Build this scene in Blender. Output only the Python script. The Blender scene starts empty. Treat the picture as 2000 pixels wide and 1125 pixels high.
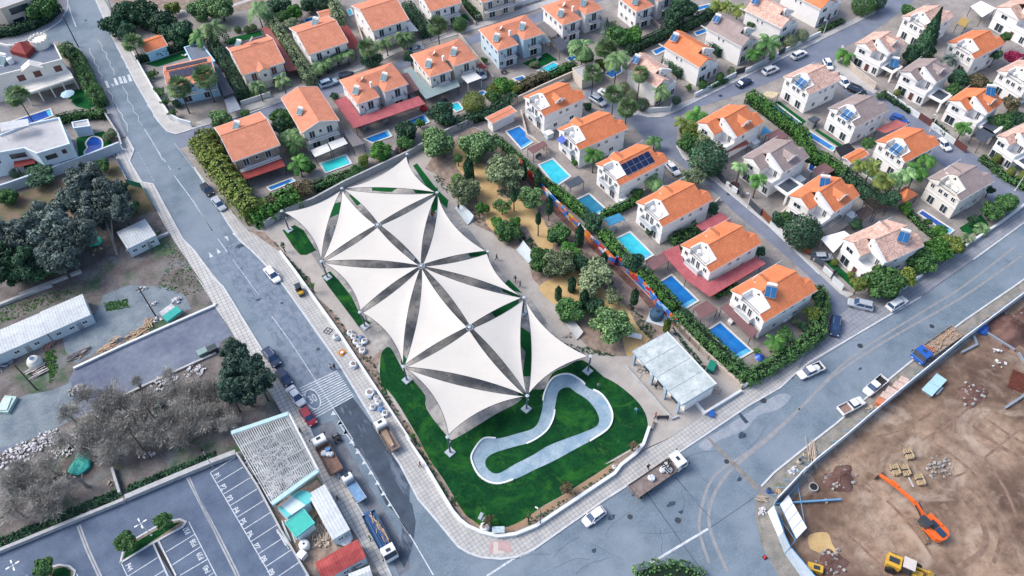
import bpy,bmesh,math,random
import numpy as np
from mathutils import Vector,Matrix
from mathutils.geometry import tessellate_polygon
random.seed(7)
S=bpy.context.scene
R=math.radians
F0,NX,NY,HC,AZ=1547.0,1034.2,1825.0,118.0,.56
_d=np.array([NX-1000,NY-562.5,F0]);_d/=np.linalg.norm(_d)
_fw=np.array([0,0,1.0])-_d*_d[2];_fw/=np.linalg.norm(_fw)
_rt=np.cross(_d,_fw)
if _rt[0]<0:_rt=-_rt
_X=math.cos(AZ)*_rt+math.sin(AZ)*_fw
_Y=-math.sin(AZ)*_rt+math.cos(AZ)*_fw
_Z=-_d
cam=bpy.data.cameras.new('camera');camo=bpy.data.objects.new('camera',cam)
S.collection.objects.link(camo);S.camera=camo
cam.sensor_width=36;cam.lens=F0/2000*36;cam.clip_end=5000;cam.clip_start=1
M3=Matrix(((_X[0],-_X[1],-_X[2]),(_Y[0],-_Y[1],-_Y[2]),(_Z[0],-_Z[1],-_Z[2])))
camo.matrix_world=Matrix.Translation((0,0,HC))@M3.to_4x4()
SUN_AZ,SUN_EL=138.0,47.0
w=bpy.data.worlds.new('World');S.world=w;w.use_nodes=True
nt=w.node_tree;bg=nt.nodes['Background']
sk=nt.nodes.new('ShaderNodeTexSky');sk.sky_type='NISHITA';sk.sun_disc=False
sk.sun_elevation=R(SUN_EL);sk.sun_rotation=R(90-SUN_AZ);sk.air_density=1.0;sk.dust_density=3.0;sk.ozone_density=1.2
nt.links.new(sk.outputs[0],bg.inputs[0]);bg.inputs[1].default_value=.15
sl=bpy.data.lights.new('sun','SUN');sl.energy=1.6;sl.angle=R(28);sl.color=(1,.95,.88)
slo=bpy.data.objects.new('sun',sl);S.collection.objects.link(slo)
sd=Vector((math.cos(R(SUN_AZ))*math.cos(R(SUN_EL)),math.sin(R(SUN_AZ))*math.cos(R(SUN_EL)),math.sin(R(SUN_EL))))
slo.rotation_euler=sd.to_track_quat('Z','Y').to_euler();slo.location=(0,0,200)
S.view_settings.view_transform='Standard';S.view_settings.look='None';S.view_settings.gamma=1
S.view_settings.exposure=.72
def G(p,h=.0):
 r=np.array([p[0]-1000,p[1]-562.5,F0]);q=r*((HC-h)/(r@_d))
 return Vector((q@_X,q@_Y,h))
OX=(0,380,780,1180,1580);OY=(0,280,560,825)
def K(c,r,*pts):return[(OX[c]+x/3.75,OY[r]+y/3.75)for x,y in pts]
def K1(c,r,x,y):return(OX[c]+x/3.75,OY[r]+y/3.75)
def mpx(p):return(G((p[0]+1,p[1]))-G(p)).length
COL=S.collection
def tag(o,label=None,cat=None,group=None,kind=None):
 if label:o['label']=label
 if cat:o['category']=cat
 if group:o['group']=group
 if kind:o['kind']=kind
 return o
def thing(name,label,cat,loc=(0,0,0),rz=.0,group=None):
 o=bpy.data.objects.new(name,None);COL.objects.link(o);o.location=loc;o.rotation_euler=(0,0,rz)
 o.empty_display_size=.3
 return tag(o,label,cat,group)
def link(name,me,parent=None,loc=None,rot=None):
 o=bpy.data.objects.new(name,me);COL.objects.link(o)
 if parent:o.parent=parent
 if loc is not None:o.location=loc
 if rot is not None:o.rotation_euler=rot
 return o
def children_of(o,allo):
 return[c for c in allo if c.parent==o]
def copy_tree(o,loc=None,rz=None,label=None,scale=None):
 c=o.copy();COL.objects.link(c)
 if loc is not None:c.location=loc
 if rz is not None:c.rotation_euler=(0,0,rz)
 if label:c['label']=label
 if scale:c.scale=scale
 for ch in o.children:
  d=ch.copy();COL.objects.link(d);d.parent=c
  for g in ch.children:
   e=g.copy();COL.objects.link(e);e.parent=d
 return c
class MB:
 def __init__(s):s.v=[];s.f=[];s.m=[]
 def add(s,vs,fs,m=0):
  b=len(s.v);s.v+=[tuple(v)for v in vs]
  for f in fs:s.f.append(tuple(i+b for i in f));s.m.append(m)
  return s
 def box(s,x0,y0,z0,x1,y1,z1,m=0):
  return s.add([(x0,y0,z0),(x1,y0,z0),(x1,y1,z0),(x0,y1,z0),(x0,y0,z1),(x1,y0,z1),(x1,y1,z1),(x0,y1,z1)],[(3,2,1,0),(4,5,6,7),(0,1,5,4),(1,2,6,5),(2,3,7,6),(3,0,4,7)],m)
 def obox(s,c,sz,rz=.0,m=0,tilt=.0,ax='X'):
  mt=Matrix.Translation(c)@Matrix.Rotation(rz,4,'Z')@Matrix.Rotation(tilt,4,ax)
  a,b,d=sz[0]/2,sz[1]/2,sz[2]/2
  vs=[mt@Vector(v)for v in[(-a,-b,-d),(a,-b,-d),(a,b,-d),(-a,b,-d),(-a,-b,d),(a,-b,d),(a,b,d),(-a,b,d)]]
  return s.add(vs,[(3,2,1,0),(4,5,6,7),(0,1,5,4),(1,2,6,5),(2,3,7,6),(3,0,4,7)],m)
 def prism(s,poly,z0,z1,m=0,bottom=True):
  """poly list of (x,y); z0/z1 number or function(x,y)"""
  a=sum(poly[i][0]*poly[(i+1)%len(poly)][1]-poly[(i+1)%len(poly)][0]*poly[i][1]for i in range(len(poly)))
  if a<0:poly=poly[::-1]
  n=len(poly);f0=z0 if callable(z0)else(lambda x,y:z0);f1=z1 if callable(z1)else(lambda x,y:z1)
  vs=[(x,y,f0(x,y))for x,y in poly]+[(x,y,f1(x,y))for x,y in poly]
  tris=tessellate_polygon([[Vector((x,y,0))for x,y in poly]])
  fs=[]
  for t in tris:
   A,B,C=[poly[i]for i in t]
   if(B[0]-A[0])*(C[1]-A[1])-(B[1]-A[1])*(C[0]-A[0])<0:t=t[::-1]
   fs.append(tuple(i+n for i in t))
   if bottom:fs.append(tuple(t[::-1]))
  for i in range(n):j=(i+1)%n;fs.append((i,j,j+n,i+n))
  return s.add(vs,fs,m)
 def sheet(s,poly,z,m=0):
  f=z if callable(z)else(lambda x,y:z)
  tris=tessellate_polygon([[Vector((p[0],p[1],0))for p in poly]])
  fs=[]
  for t in tris:
   A,B,C=[poly[i]for i in t]
   if(B[0]-A[0])*(C[1]-A[1])-(B[1]-A[1])*(C[0]-A[0])<0:t=t[::-1]
   fs.append(tuple(t))
  return s.add([(p[0],p[1],f(p[0],p[1]))for p in poly],fs,m)
 def tube(s,p0,p1,r0,r1=None,n=8,m=0,cap=True):
  r1=r0 if r1 is None else r1
  p0,p1=Vector(p0),Vector(p1);d=(p1-p0)
  if d.length<1e-6:return s
  d.normalize();u=d.orthogonal().normalized();w_=d.cross(u)
  vs=[]
  for p,r in((p0,r0),(p1,r1)):
   for k in range(n):
    a=2*math.pi*k/n;vs.append(p+u*(r*math.cos(a))+w_*(r*math.sin(a)))
  fs=[(k,(k+1)%n,(k+1)%n+n,k+n)for k in range(n)]
  if cap:fs+=[tuple(range(n-1,-1,-1)),tuple(range(n,2*n))]
  return s.add(vs,fs,m)
 def lathe(s,prof,c=(0,0,0),n=14,m=0):
  vs=[];fs=[]
  for(r,z)in prof:
   for k in range(n):
    a=2*math.pi*k/n;vs.append((c[0]+r*math.cos(a),c[1]+r*math.sin(a),c[2]+z))
  for i in range(len(prof)-1):
   for k in range(n):
    k2=(k+1)%n;fs.append((i*n+k,i*n+k2,(i+1)*n+k2,(i+1)*n+k))
  fs.append(tuple(range(n-1,-1,-1)));fs.append(tuple(range((len(prof)-1)*n,len(prof)*n)))
  return s.add(vs,fs,m)
 def ribbon(s,path,wd,z0,z1,m=0,closed=False):
  """wall / strip of width wd along a path of (x,y)"""
  n=len(path);L=[];Rr=[]
  P=[Vector((p[0],p[1]))for p in path]
  for i in range(n):
   if closed:a,b=P[i-1],P[(i+1)%n]
   else:a,b=P[max(i-1,0)],P[min(i+1,n-1)]
   t1=(P[i]-a);t2=(b-P[i])
   t1=t1.normalized()if t1.length>1e-6 else t2.normalized()
   t2=t2.normalized()if t2.length>1e-6 else t1
   t=(t1+t2)
   t=t.normalized()if t.length>1e-6 else t1
   nn=Vector((-t.y,t.x));sc=1/max(.5,nn.dot(Vector((-t1.y,t1.x))))
   L.append(P[i]+nn*wd/2*sc);Rr.append(P[i]-nn*wd/2*sc)
  m_=n if closed else n-1
  for i in range(m_):
   j=(i+1)%n
   v=[(Rr[i].x,Rr[i].y),(Rr[j].x,Rr[j].y),(L[j].x,L[j].y),(L[i].x,L[i].y)]
   vs=[(x,y,z0)for x,y in v]+[(x,y,z1)for x,y in v]
   fs=[(4,5,6,7),(0,1,5,4),(2,3,7,6)]
   if not closed and i==0:fs.append((3,0,4,7))
   if not closed and i==m_-1:fs.append((1,2,6,5))
   if z1-z0<1e-5:fs=[(4,5,6,7)]
   s.add(vs,fs,m)
  return s
 def mesh(s,name,mats):
  me=bpy.data.meshes.new(name);me.from_pydata(s.v,[],s.f)
  for mt in(mats if isinstance(mats,(list,tuple))else[mats]):me.materials.append(mt)
  if any(s.m):me.polygons.foreach_set('material_index',s.m)
  me.update();return me
 def build(s,name,mats,parent=None,loc=None,rz=None,smooth=False):
  me=s.mesh(name,mats)
  if smooth:me.polygons.foreach_set('use_smooth',[True]*len(me.polygons))
  return link(name,me,parent,loc,None if rz is None else(0,0,rz))
MATS={}
def mat(name,col,rough=.8,var=.15,sc=1.0,col2=None,bump=.0,metal=.0,spec=.3,fine=True,coord='Object',thr=(.35,.65)):
 """procedural: noise mix between two tones, optional second fine noise, optional bump"""
 if name in MATS:return MATS[name]
 m=bpy.data.materials.new(name);m.use_nodes=True;n=m.node_tree.nodes;l=m.node_tree.links
 b=n['Principled BSDF'];b.inputs['Roughness'].default_value=rough;b.inputs['Metallic'].default_value=metal
 b.inputs['Specular IOR Level'].default_value=spec
 if coord=='World':
  g=n.new('ShaderNodeNewGeometry');vec=g.outputs['Position']
 else:
  g=n.new('ShaderNodeTexCoord');vec=g.outputs['Object']
 t=n.new('ShaderNodeTexNoise');t.inputs['Scale'].default_value=sc;t.inputs['Detail'].default_value=5;t.inputs['Roughness'].default_value=.6
 l.new(vec,t.inputs['Vector'])
 r=n.new('ShaderNodeValToRGB');r.color_ramp.elements[0].position=thr[0];r.color_ramp.elements[1].position=thr[1]
 c2=col2 if col2 else tuple(min(1,c*(1+var))for c in col);c1=col if col2 else tuple(c*(1-var)for c in col)
 r.color_ramp.elements[0].color=(*c1,1);r.color_ramp.elements[1].color=(*c2,1)
 l.new(t.outputs['Fac'],r.inputs['Fac']);out=r.outputs['Color']
 if fine:
  t2=n.new('ShaderNodeTexNoise');t2.inputs['Scale'].default_value=sc*9;t2.inputs['Detail'].default_value=4
  l.new(vec,t2.inputs['Vector'])
  mr=n.new('ShaderNodeMapRange');mr.inputs[3].default_value=1-var*.9;mr.inputs[4].default_value=1+var*.9
  mr.inputs[1].default_value=.3;mr.inputs[2].default_value=.7
  l.new(t2.outputs['Fac'],mr.inputs[0])
  mx=n.new('ShaderNodeVectorMath');mx.operation='SCALE';l.new(out,mx.inputs[0]);l.new(mr.outputs[0],mx.inputs['Scale'])
  out=mx.outputs[0]
 l.new(out,b.inputs['Base Color'])
 if bump:
  bp=n.new('ShaderNodeBump');bp.inputs['Strength'].default_value=bump;bp.inputs['Distance'].default_value=.05
  l.new((t2 if fine else t).outputs['Fac'],bp.inputs['Height']);l.new(bp.outputs[0],b.inputs['Normal'])
 MATS[name]=m;return m
def layer(m,sc,col,pos=(.6,.66),fac=1.0,detail=6,rough=.65,world=True,stretch=None,rot=.0,distort=.0):
 """lay a second noise-masked colour (stains, moss, cracks patches) over a material"""
 n=m.node_tree.nodes;l=m.node_tree.links;b=n['Principled BSDF'];src=b.inputs['Base Color'].links[0].from_socket
 if world:g=n.new('ShaderNodeNewGeometry');vec=g.outputs['Position']
 else:g=n.new('ShaderNodeTexCoord');vec=g.outputs['Object']
 if stretch:
  mp=n.new('ShaderNodeMapping');mp.inputs['Scale'].default_value=stretch;mp.inputs['Rotation'].default_value=(0,0,rot);l.new(vec,mp.inputs[0]);vec=mp.outputs[0]
 t=n.new('ShaderNodeTexNoise');t.inputs['Scale'].default_value=sc;t.inputs['Detail'].default_value=detail;t.inputs['Roughness'].default_value=rough
 t.inputs['Distortion'].default_value=distort
 l.new(vec,t.inputs['Vector'])
 r=n.new('ShaderNodeMapRange');r.inputs[1].default_value=pos[0];r.inputs[2].default_value=pos[1];r.inputs[4].default_value=fac
 l.new(t.outputs['Fac'],r.inputs[0])
 mx=n.new('ShaderNodeMix');mx.data_type='RGBA';l.new(r.outputs[0],mx.inputs[0]);l.new(src,mx.inputs[6]);mx.inputs[7].default_value=(*col,1)
 l.new(mx.outputs[2],b.inputs['Base Color']);return m
def grid(m,sx,sy,col,wdt=.06,rot=.0,fac=.7,world=True):
 """joints between slabs: brick texture mask"""
 n=m.node_tree.nodes;l=m.node_tree.links;b=n['Principled BSDF'];src=b.inputs['Base Color'].links[0].from_socket
 if world:g=n.new('ShaderNodeNewGeometry');vec=g.outputs['Position']
 else:g=n.new('ShaderNodeTexCoord');vec=g.outputs['Object']
 mp=n.new('ShaderNodeMapping');mp.inputs['Rotation'].default_value=(0,0,rot);l.new(vec,mp.inputs[0])
 t=n.new('ShaderNodeTexBrick');t.offset=0;t.inputs['Scale'].default_value=1;t.inputs['Brick Width'].default_value=sx;t.inputs['Row Height'].default_value=sy
 t.inputs['Mortar Size'].default_value=wdt/2;t.inputs['Mortar Smooth'].default_value=.3
 l.new(mp.outputs[0],t.inputs['Vector'])
 mu=n.new('ShaderNodeMath');mu.operation='MULTIPLY';mu.inputs[1].default_value=fac;l.new(t.outputs['Fac'],mu.inputs[0])
 mx=n.new('ShaderNodeMix');mx.data_type='RGBA';l.new(mu.outputs[0],mx.inputs[0]);l.new(src,mx.inputs[6]);mx.inputs[7].default_value=(*col,1)
 l.new(mx.outputs[2],b.inputs['Base Color']);return m
def tiles(name,col,col2,row=.36,colw=.24,axis='X',mott=False):
 """roof tiles: courses and barrels along the slope; axis = ridge axis in object space"""
 if name in MATS:return MATS[name]
 m=mat(name,col,.75,.1,.5,col2=col2,fine=False);n=m.node_tree.nodes;l=m.node_tree.links;b=n['Principled BSDF']
 src=b.inputs['Base Color'].links[0].from_socket
 tc=n.new('ShaderNodeTexCoord')
 A,B=('X','Y')if axis=='X' else('Y','X')
 sep=n.new('ShaderNodeSeparateXYZ');l.new(tc.outputs['Object'],sep.inputs[0])
 def saw(sock,per):
  d=n.new('ShaderNodeMath');d.operation='MULTIPLY';d.inputs[1].default_value=1/per;l.new(sock,d.inputs[0])
  f=n.new('ShaderNodeMath');f.operation='PINGPONG';f.inputs[1].default_value=.5;l.new(d.outputs[0],f.inputs[0]);return f.outputs[0]
 s1=saw(sep.outputs[B],row);s2=saw(sep.outputs[A],colw)
 ad=n.new('ShaderNodeMath');ad.operation='ADD';l.new(s1,ad.inputs[0]);l.new(s2,ad.inputs[1])
 mr=n.new('ShaderNodeMapRange');mr.inputs[1].default_value=.0;mr.inputs[2].default_value=1.0;mr.inputs[3].default_value=.72;mr.inputs[4].default_value=1.18
 l.new(ad.outputs[0],mr.inputs[0])
 vo=n.new('ShaderNodeTexVoronoi');vo.inputs['Scale'].default_value=3.5 if mott else 3.0;l.new(tc.outputs['Object'],vo.inputs['Vector'])
 mr2=n.new('ShaderNodeMapRange');mr2.inputs[3].default_value=.72 if mott else .9;mr2.inputs[4].default_value=1.25 if mott else 1.08
 sp=n.new('ShaderNodeSeparateColor');l.new(vo.outputs['Color'],sp.inputs[0]);l.new(sp.outputs[0],mr2.inputs[0])
 mu=n.new('ShaderNodeMath');mu.operation='MULTIPLY';l.new(mr.outputs[0],mu.inputs[0]);l.new(mr2.outputs[0],mu.inputs[1])
 sc=n.new('ShaderNodeVectorMath');sc.operation='SCALE';l.new(src,sc.inputs[0]);l.new(mu.outputs[0],sc.inputs['Scale']);l.new(sc.outputs[0],b.inputs['Base Color'])
 bp=n.new('ShaderNodeBump');bp.inputs['Strength'].default_value=.5;bp.inputs['Distance'].default_value=.06
 l.new(ad.outputs[0],bp.inputs['Height']);l.new(bp.outputs[0],b.inputs['Normal'])
 return m
def leafmat(name,c1,c2,sc=.7):
 if name in MATS:return MATS[name]
 m=mat(name,c1,.6,.2,sc,col2=c2,fine=False,spec=.25,thr=(.38,.62));n=m.node_tree.nodes;l=m.node_tree.links
 b=n['Principled BSDF'];src=b.inputs['Base Color'].links[0].from_socket
 g=n.new('ShaderNodeNewGeometry');mr=n.new('ShaderNodeMapRange');mr.inputs[3].default_value=.55;mr.inputs[4].default_value=1.5
 l.new(g.outputs['Random Per Island'],mr.inputs[0])
 oi=n.new('ShaderNodeObjectInfo');mr2=n.new('ShaderNodeMapRange');mr2.inputs[3].default_value=.8;mr2.inputs[4].default_value=1.2;l.new(oi.outputs['Random'],mr2.inputs[0])
 mu=n.new('ShaderNodeMath');mu.operation='MULTIPLY';l.new(mr.outputs[0],mu.inputs[0]);l.new(mr2.outputs[0],mu.inputs[1])
 sc_=n.new('ShaderNodeVectorMath');sc_.operation='SCALE';l.new(src,sc_.inputs[0]);l.new(mu.outputs[0],sc_.inputs['Scale']);l.new(sc_.outputs[0],b.inputs['Base Color'])
 return m
def plain(name,col,rough=.5,metal=.0,spec=.4):return mat(name,col,rough,.07,1.3,fine=False,metal=metal,spec=spec)
ASPH=mat('asphalt',(.115,.16,.205),.8,.16,.35,coord='World',col2=(.16,.212,.262),bump=.2)
layer(ASPH,.06,(.215,.26,.315),(.45,.62),.75)
layer(ASPH,.5,(.075,.095,.13),(.62,.68),.4,detail=9,rough=.75)
ASPH2=mat('asphalt_street',(.15,.175,.235),.8,.1,.3,coord='World',col2=(.19,.215,.28),bump=.2)
ASPHW=mat('asphalt_worn',(.21,.25,.31),.85,.12,.8,coord='World',col2=(.14,.185,.25),bump=.2)
layer(ASPHW,.8,(.05,.07,.1),(.5,.62),.75,detail=12,rough=.85,stretch=(1,.3,1),rot=.1)
ASPHD=mat('asphalt_wet',(.03,.045,.07),.45,.2,.5,coord='World',col2=(.05,.075,.11),bump=.2)
layer(ASPHD,.5,(.16,.2,.26),(.56,.62),.6,detail=8,stretch=(1,.22,1))
ASPHP=mat('asphalt_parking',(.07,.1,.16),.8,.12,.3,coord='World',col2=(.11,.15,.22),bump=.2)
layer(ASPHP,1.2,(.05,.065,.11),(.6,.68),.5,detail=8)
PAINT=mat('road_paint',(.5,.54,.58),.7,.25,2.0,coord='World')
PAINTW=mat('worn_road_paint',(.42,.45,.5),.8,.25,1.5,coord='World')
TYRE=mat('tyre_dust_marks',(.25,.255,.27),.9,.12,1.0,coord='World')
PAVE=mat('pavement_slabs',(.36,.36,.36),.85,.1,.5,coord='World',col2=(.46,.455,.44));grid(PAVE,.66,.66,(.16,.18,.21),.1,-.02,.7)
PAVE2=mat('pavement_slabs_grey',(.22,.24,.28),.85,.1,.5,coord='World',col2=(.29,.3,.33));grid(PAVE2,.8,.8,(.12,.14,.18),.1,.0,.7)
KERB=mat('kerb_stone',(.5,.52,.54),.85,.12,1.0,coord='World')
YARD=mat('yard_paving',(.2,.19,.188),.9,.15,.2,coord='World',col2=(.34,.31,.29));grid(YARD,1.2,1.2,(.2,.19,.18),.06,.0,.5)
GRASS=mat('lawn_grass',(.003,.034,.013),.95,.3,.3,coord='World',col2=(.007,.062,.017),bump=.5,spec=.1)
layer(GRASS,.13,(.028,.14,.02),(.5,.66),.7,detail=9,rough=.75,distort=1.5)
layer(GRASS,.5,(.075,.2,.03),(.57,.68),.5,detail=9,rough=.8,stretch=(1,.45,1),rot=.5)
layer(GRASS,2.2,(.09,.17,.03),(.64,.7),.35)
TURF=mat('artificial_turf',(.008,.085,.025),.95,.12,1.0,coord='World',spec=.1)
TURFL=mat('worn_turf',(.06,.15,.035),.95,.2,1.2,coord='World',spec=.1)
PLAZA=mat('plaza_concrete',(.33,.305,.285),.9,.06,.3,coord='World',col2=(.4,.375,.355))
layer(PLAZA,1.5,(.2,.19,.19),(.66,.72),.4)
SKATE=mat('skate_concrete',(.2,.205,.215),.8,.2,.12,coord='World',col2=(.36,.35,.34),thr=(.46,.54));layer(SKATE,1.0,(.09,.095,.11),(.58,.66),.6)
grid(SKATE,3.2,4.5,(.4,.4,.42),.08,.03,.7)
PUMP=mat('pump_track_concrete',(.22,.31,.38),.75,.15,.35,coord='World',col2=(.33,.42,.48));layer(PUMP,.16,(.13,.25,.36),(.46,.64),.8,detail=9);layer(PUMP,2.0,(.15,.22,.28),(.6,.7),.4)
PUMPW=mat('pump_track_lip',(.72,.74,.75),.7,.06,1.0,coord='World')
SOIL=mat('bed_soil',(.17,.13,.11),.95,.25,.8,coord='World',col2=(.31,.245,.205),bump=.4)
SOILR=mat('red_soil',(.085,.045,.038),.95,.25,.5,coord='World',col2=(.17,.1,.085),bump=.4)
SAND=mat('sand_path',(.42,.29,.14),.95,.08,.4,coord='World',col2=(.53,.38,.19))
MUD=mat('site_mud',(.12,.078,.058),.95,.3,.07,coord='World',col2=(.33,.235,.17),bump=.5,thr=(.38,.6))
layer(MUD,.11,(.44,.36,.29),(.52,.66),.65,distort=1.5)
layer(MUD,.028,(.1,.06,.05),(.48,.6),.7,detail=9)
layer(MUD,.35,(.08,.045,.035),(.52,.66),.6,detail=10,rough=.8)
layer(MUD,.9,(.085,.04,.033),(.54,.64),.45,detail=12,rough=.8,stretch=(.5,1,1),rot=.9,distort=.3)
layer(MUD,3.0,(.5,.46,.44),(.66,.71),.7)
YDIRT=mat('waste_ground',(.1,.085,.085),.95,.25,.3,coord='World',col2=(.19,.175,.17),bump=.5)
layer(YDIRT,.12,(.03,.09,.035),(.5,.62),.8,detail=9,rough=.75)
layer(YDIRT,.2,(.2,.22,.24),(.54,.64),.6,detail=9)
layer(YDIRT,1.2,(.5,.5,.52),(.7,.74),.8)
GRAV=mat('grey_gravel',(.13,.17,.205),.95,.2,.4,coord='World',col2=(.21,.25,.28),bump=.5);layer(GRAV,1.5,(.33,.35,.37),(.66,.72),.6)
DRYG=mat('dry_grass',(.16,.13,.075),.95,.2,.5,coord='World',col2=(.1,.1,.06),bump=.5);layer(DRYG,.3,(.2,.14,.12),(.5,.6),.8)
VERGE=mat('verge_earth',(.17,.17,.155),.95,.2,.6,coord='World',col2=(.27,.25,.23),bump=.5);layer(VERGE,.4,(.06,.1,.06),(.55,.62),.5)
layer(VERGE,2.5,(.5,.5,.5),(.68,.72),.8)
WHITE=mat('white_render',(.82,.81,.8),.85,.035,.6)
CREAM=mat('cream_render',(.74,.71,.65),.85,.04,.6)
PBLUE=mat('pale_blue_render',(.42,.66,.82),.85,.04,.6)
BEIGE=mat('beige_render',(.55,.5,.43),.85,.05,.6)
STONE=mat('stone_cladding',(.3,.25,.21),.9,.2,2.0)
CGLASS=mat('car_glass',(.02,.055,.13),.12,.2,1.0,spec=.8,fine=False)
GLASS=mat('window_glass',(.025,.04,.055),.12,.3,.8,spec=.8,fine=False)
FRAME=plain('window_frame_white',(.7,.71,.72))
SHUT=plain('brown_shutter',(.13,.05,.045),.6)
RAIL=plain('dark_railing',(.03,.035,.045),.5)
RAILW=plain('pale_railing',(.5,.53,.56),.5)
METAL=plain('galvanised_metal',(.42,.46,.5),.45,.6)
DMET=plain('dark_metal',(.055,.065,.08),.5,.4)
TANK=plain('tank_white',(.75,.76,.77),.4)
SOLAR=mat('solar_collector',(.02,.11,.27),.55,.15,2.0,spec=.25)
SOLARG=mat('solar_collector_grey',(.13,.22,.26),.6,.12,2.0,spec=.25)
PV=mat('photovoltaic',(.006,.014,.06),.35,.2,2.0,spec=.7)
ORX=tiles('orange_tiles_x',(.6,.185,.08),(.7,.235,.105));ORY=tiles('orange_tiles_y',(.6,.185,.08),(.7,.235,.105),axis='Y')
TCX=tiles('terracotta_tiles_x',(.56,.215,.13),(.66,.265,.16));TCY=tiles('terracotta_tiles_y',(.56,.215,.13),(.66,.265,.16),axis='Y')
SAX=tiles('salmon_tiles_x',(.54,.34,.275),(.68,.46,.38),mott=True);SAY=tiles('salmon_tiles_y',(.54,.34,.275),(.68,.46,.38),axis='Y',mott=True)
GRX=tiles('grey_tiles_x',(.29,.23,.222),(.35,.285,.275));GRY=tiles('grey_tiles_y',(.29,.23,.222),(.35,.285,.275),axis='Y')
RED=tiles('red_sheeting',(.34,.085,.1),(.42,.12,.135),.5,.25)
REDT=tiles('dark_red_tiles',(.22,.038,.036),(.28,.05,.046),.3,.25)
BROWN=mat('brown_canopy',(.17,.09,.095),.7,.1,1.0)
GCAN=mat('grey_green_canopy',(.22,.29,.3),.6,.06,1.0)
DGREY=mat('dark_grey_canopy',(.06,.075,.1),.6,.1,1.0)
WCAN=mat('white_canopy',(.66,.66,.64),.7,.05,1.0)
BARK=mat('bark',(.09,.07,.06),.95,.2,2.0)
BARKP=mat('pale_bark',(.26,.23,.21),.95,.2,2.0)
WOOD=mat('timber',(.42,.3,.2),.85,.15,1.5)
RUB=plain('black_rubber',(.015,.016,.018),.8)
def water(name,c,c2):
 m=mat(name,c,.12,.1,.6,col2=c2,fine=False,spec=.5);n=m.node_tree.nodes;l=m.node_tree.links
 t=n.new('ShaderNodeTexNoise');t.inputs['Scale'].default_value=1.4;t.inputs['Detail'].default_value=3
 tc=n.new('ShaderNodeTexCoord');l.new(tc.outputs['Object'],t.inputs['Vector'])
 b=n.new('ShaderNodeBump');b.inputs['Strength'].default_value=.25;b.inputs['Distance'].default_value=.05;l.new(t.outputs['Fac'],b.inputs['Height'])
 l.new(b.outputs[0],n['Principled BSDF'].inputs['Normal']);return m
W_CY=water('pool_water_cyan',(.02,.42,.56),(.05,.55,.66));W_BL=water('pool_water_blue',(.012,.13,.42),(.02,.2,.55));W_DB=water('pool_water_deep',(.01,.06,.3),(.012,.08,.38));W_TQ=water('pool_water_turquoise',(.03,.5,.5),(.05,.6,.58));W_ST=water('pool_water_steel',(.015,.15,.27),(.02,.2,.34))
def W2(pts,h=.0):return[(G(p,h).x,G(p,h).y)for p in pts]
_sheets={}
def sheet(name,pts,z,m,kind='structure',world=False):
 mb=MB();mb.sheet(pts if world else W2(pts),z);o=mb.build(name,m);tag(o,kind=kind);return o
def slab(name,pts,z1,m,z0=.0,world=False):
 mb=MB();mb.prism(pts if world else W2(pts),z0,z1,bottom=False);o=mb.build(name,m);tag(o,kind='structure');return o
def smooth(path,n=6,closed=False):
 """Catmull-Rom through points"""
 P=[Vector(p[:2])for p in path];out=[];N=len(P);m=N if closed else N-1
 for i in range(m):
  p0=P[i-1]if(closed or i>0)else P[0];p1=P[i];p2=P[(i+1)%N];p3=P[(i+2)%N]if(closed or i+2<N)else P[-1]
  for k in range(n):
   t=k/n;out.append(.5*((2*p1)+(p2-p0)*t+(2*p0-5*p1+4*p2-p3)*t*t+(3*p1-p0-3*p2+p3)*t**3))
 if not closed:out.append(P[-1])
 return[(p.x,p.y)for p in out]
mb=MB();mb.sheet([(-1500,-1500),(1800,-1500),(1800,1800),(-1500,1800)],-.02);tag(mb.build('ground',YARD),kind='structure')
KW=[(125,-60),(133,0),(133,16),(118,42),(88,62),(48,80),(-20,97),(-80,112)]
KW2=[(-80,130),(0,105),(110,80),(140,86),(165,104),(200,157),(225,210),(248,268),(262,293),(253,315),(277,356),(299,360),(357,467),(381,491),(420,547),(436,560),(511,683),(540,725),(583,789),(615,860),(660,924),(716,1017),(764,1125),(800,1220)]
KE=[(165,-60),(187,0),(219,72),(264,160),(309,237),(327,257),(345,262),(372,262)]
KE2=[(372,282),(350,290),(360,300),(380,327),(445,436),(468,470),(492,490),(529,528),(556,560),(663,712),(729,821),(753,865),(780,905),(817,975),(849,1012),(895,1068),(915,1080),(940,1089),(980,1092),(1009,1088),(1043,1073),(1180,977),(1300,901),(1377,850),(1463,792),(1524,757),(1553,730),(1580,708),(1735,617),(1799,580),(1900,508),(2000,435),(2080,378)]
KC=[(2080,490),(1980,560),(1879,629),(1772,712),(1687,781),(1631,829),(1592,859),(1511,924),(1487,950),(1475,974),(1476,1012),(1487,1065),(1521,1125),(1575,1220)]
sheet('road',KW+KW2+KC[::-1]+KE2[::-1]+KE[::-1],.004,ASPH)
sheet('street',[(345,262),(400,245),(472,227),(545,201),(603,181),(660,163),(780,119),(930,66),(1057,23),(1140,-10),(1230,-40),(1260,-25),(1180,0),(1060,40),(930,84),(790,133),(700,172),(640,190),(513,234),(455,250),(400,275),(352,290)],.008,ASPH2)
sheet('street',K(3,0,(180,860),(250,838),(320,858),(420,857),(520,818),(900,628),(1280,440),(1575,300))+K(4,0,(330,178),(480,98),(512,60),(500,-60),(840,-60),(700,60),(560,170),(230,372))+[(1622,120),(1590,122),(1530,150),(1440,186),(1345,215),(1330,226),(1322,250),(1322,272),(1335,309),(1393,352),(1500,440),(1600,536),(1642,575),(1665,590),(1625,640),(1624,600),(1596,556),(1560,522),(1500,470),(1440,420),(1380,362),(1300,300),(1262,275),(1225,235),(1180,215),(1140,190),(1150,168),(1200,185)],.008,ASPH2)
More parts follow.
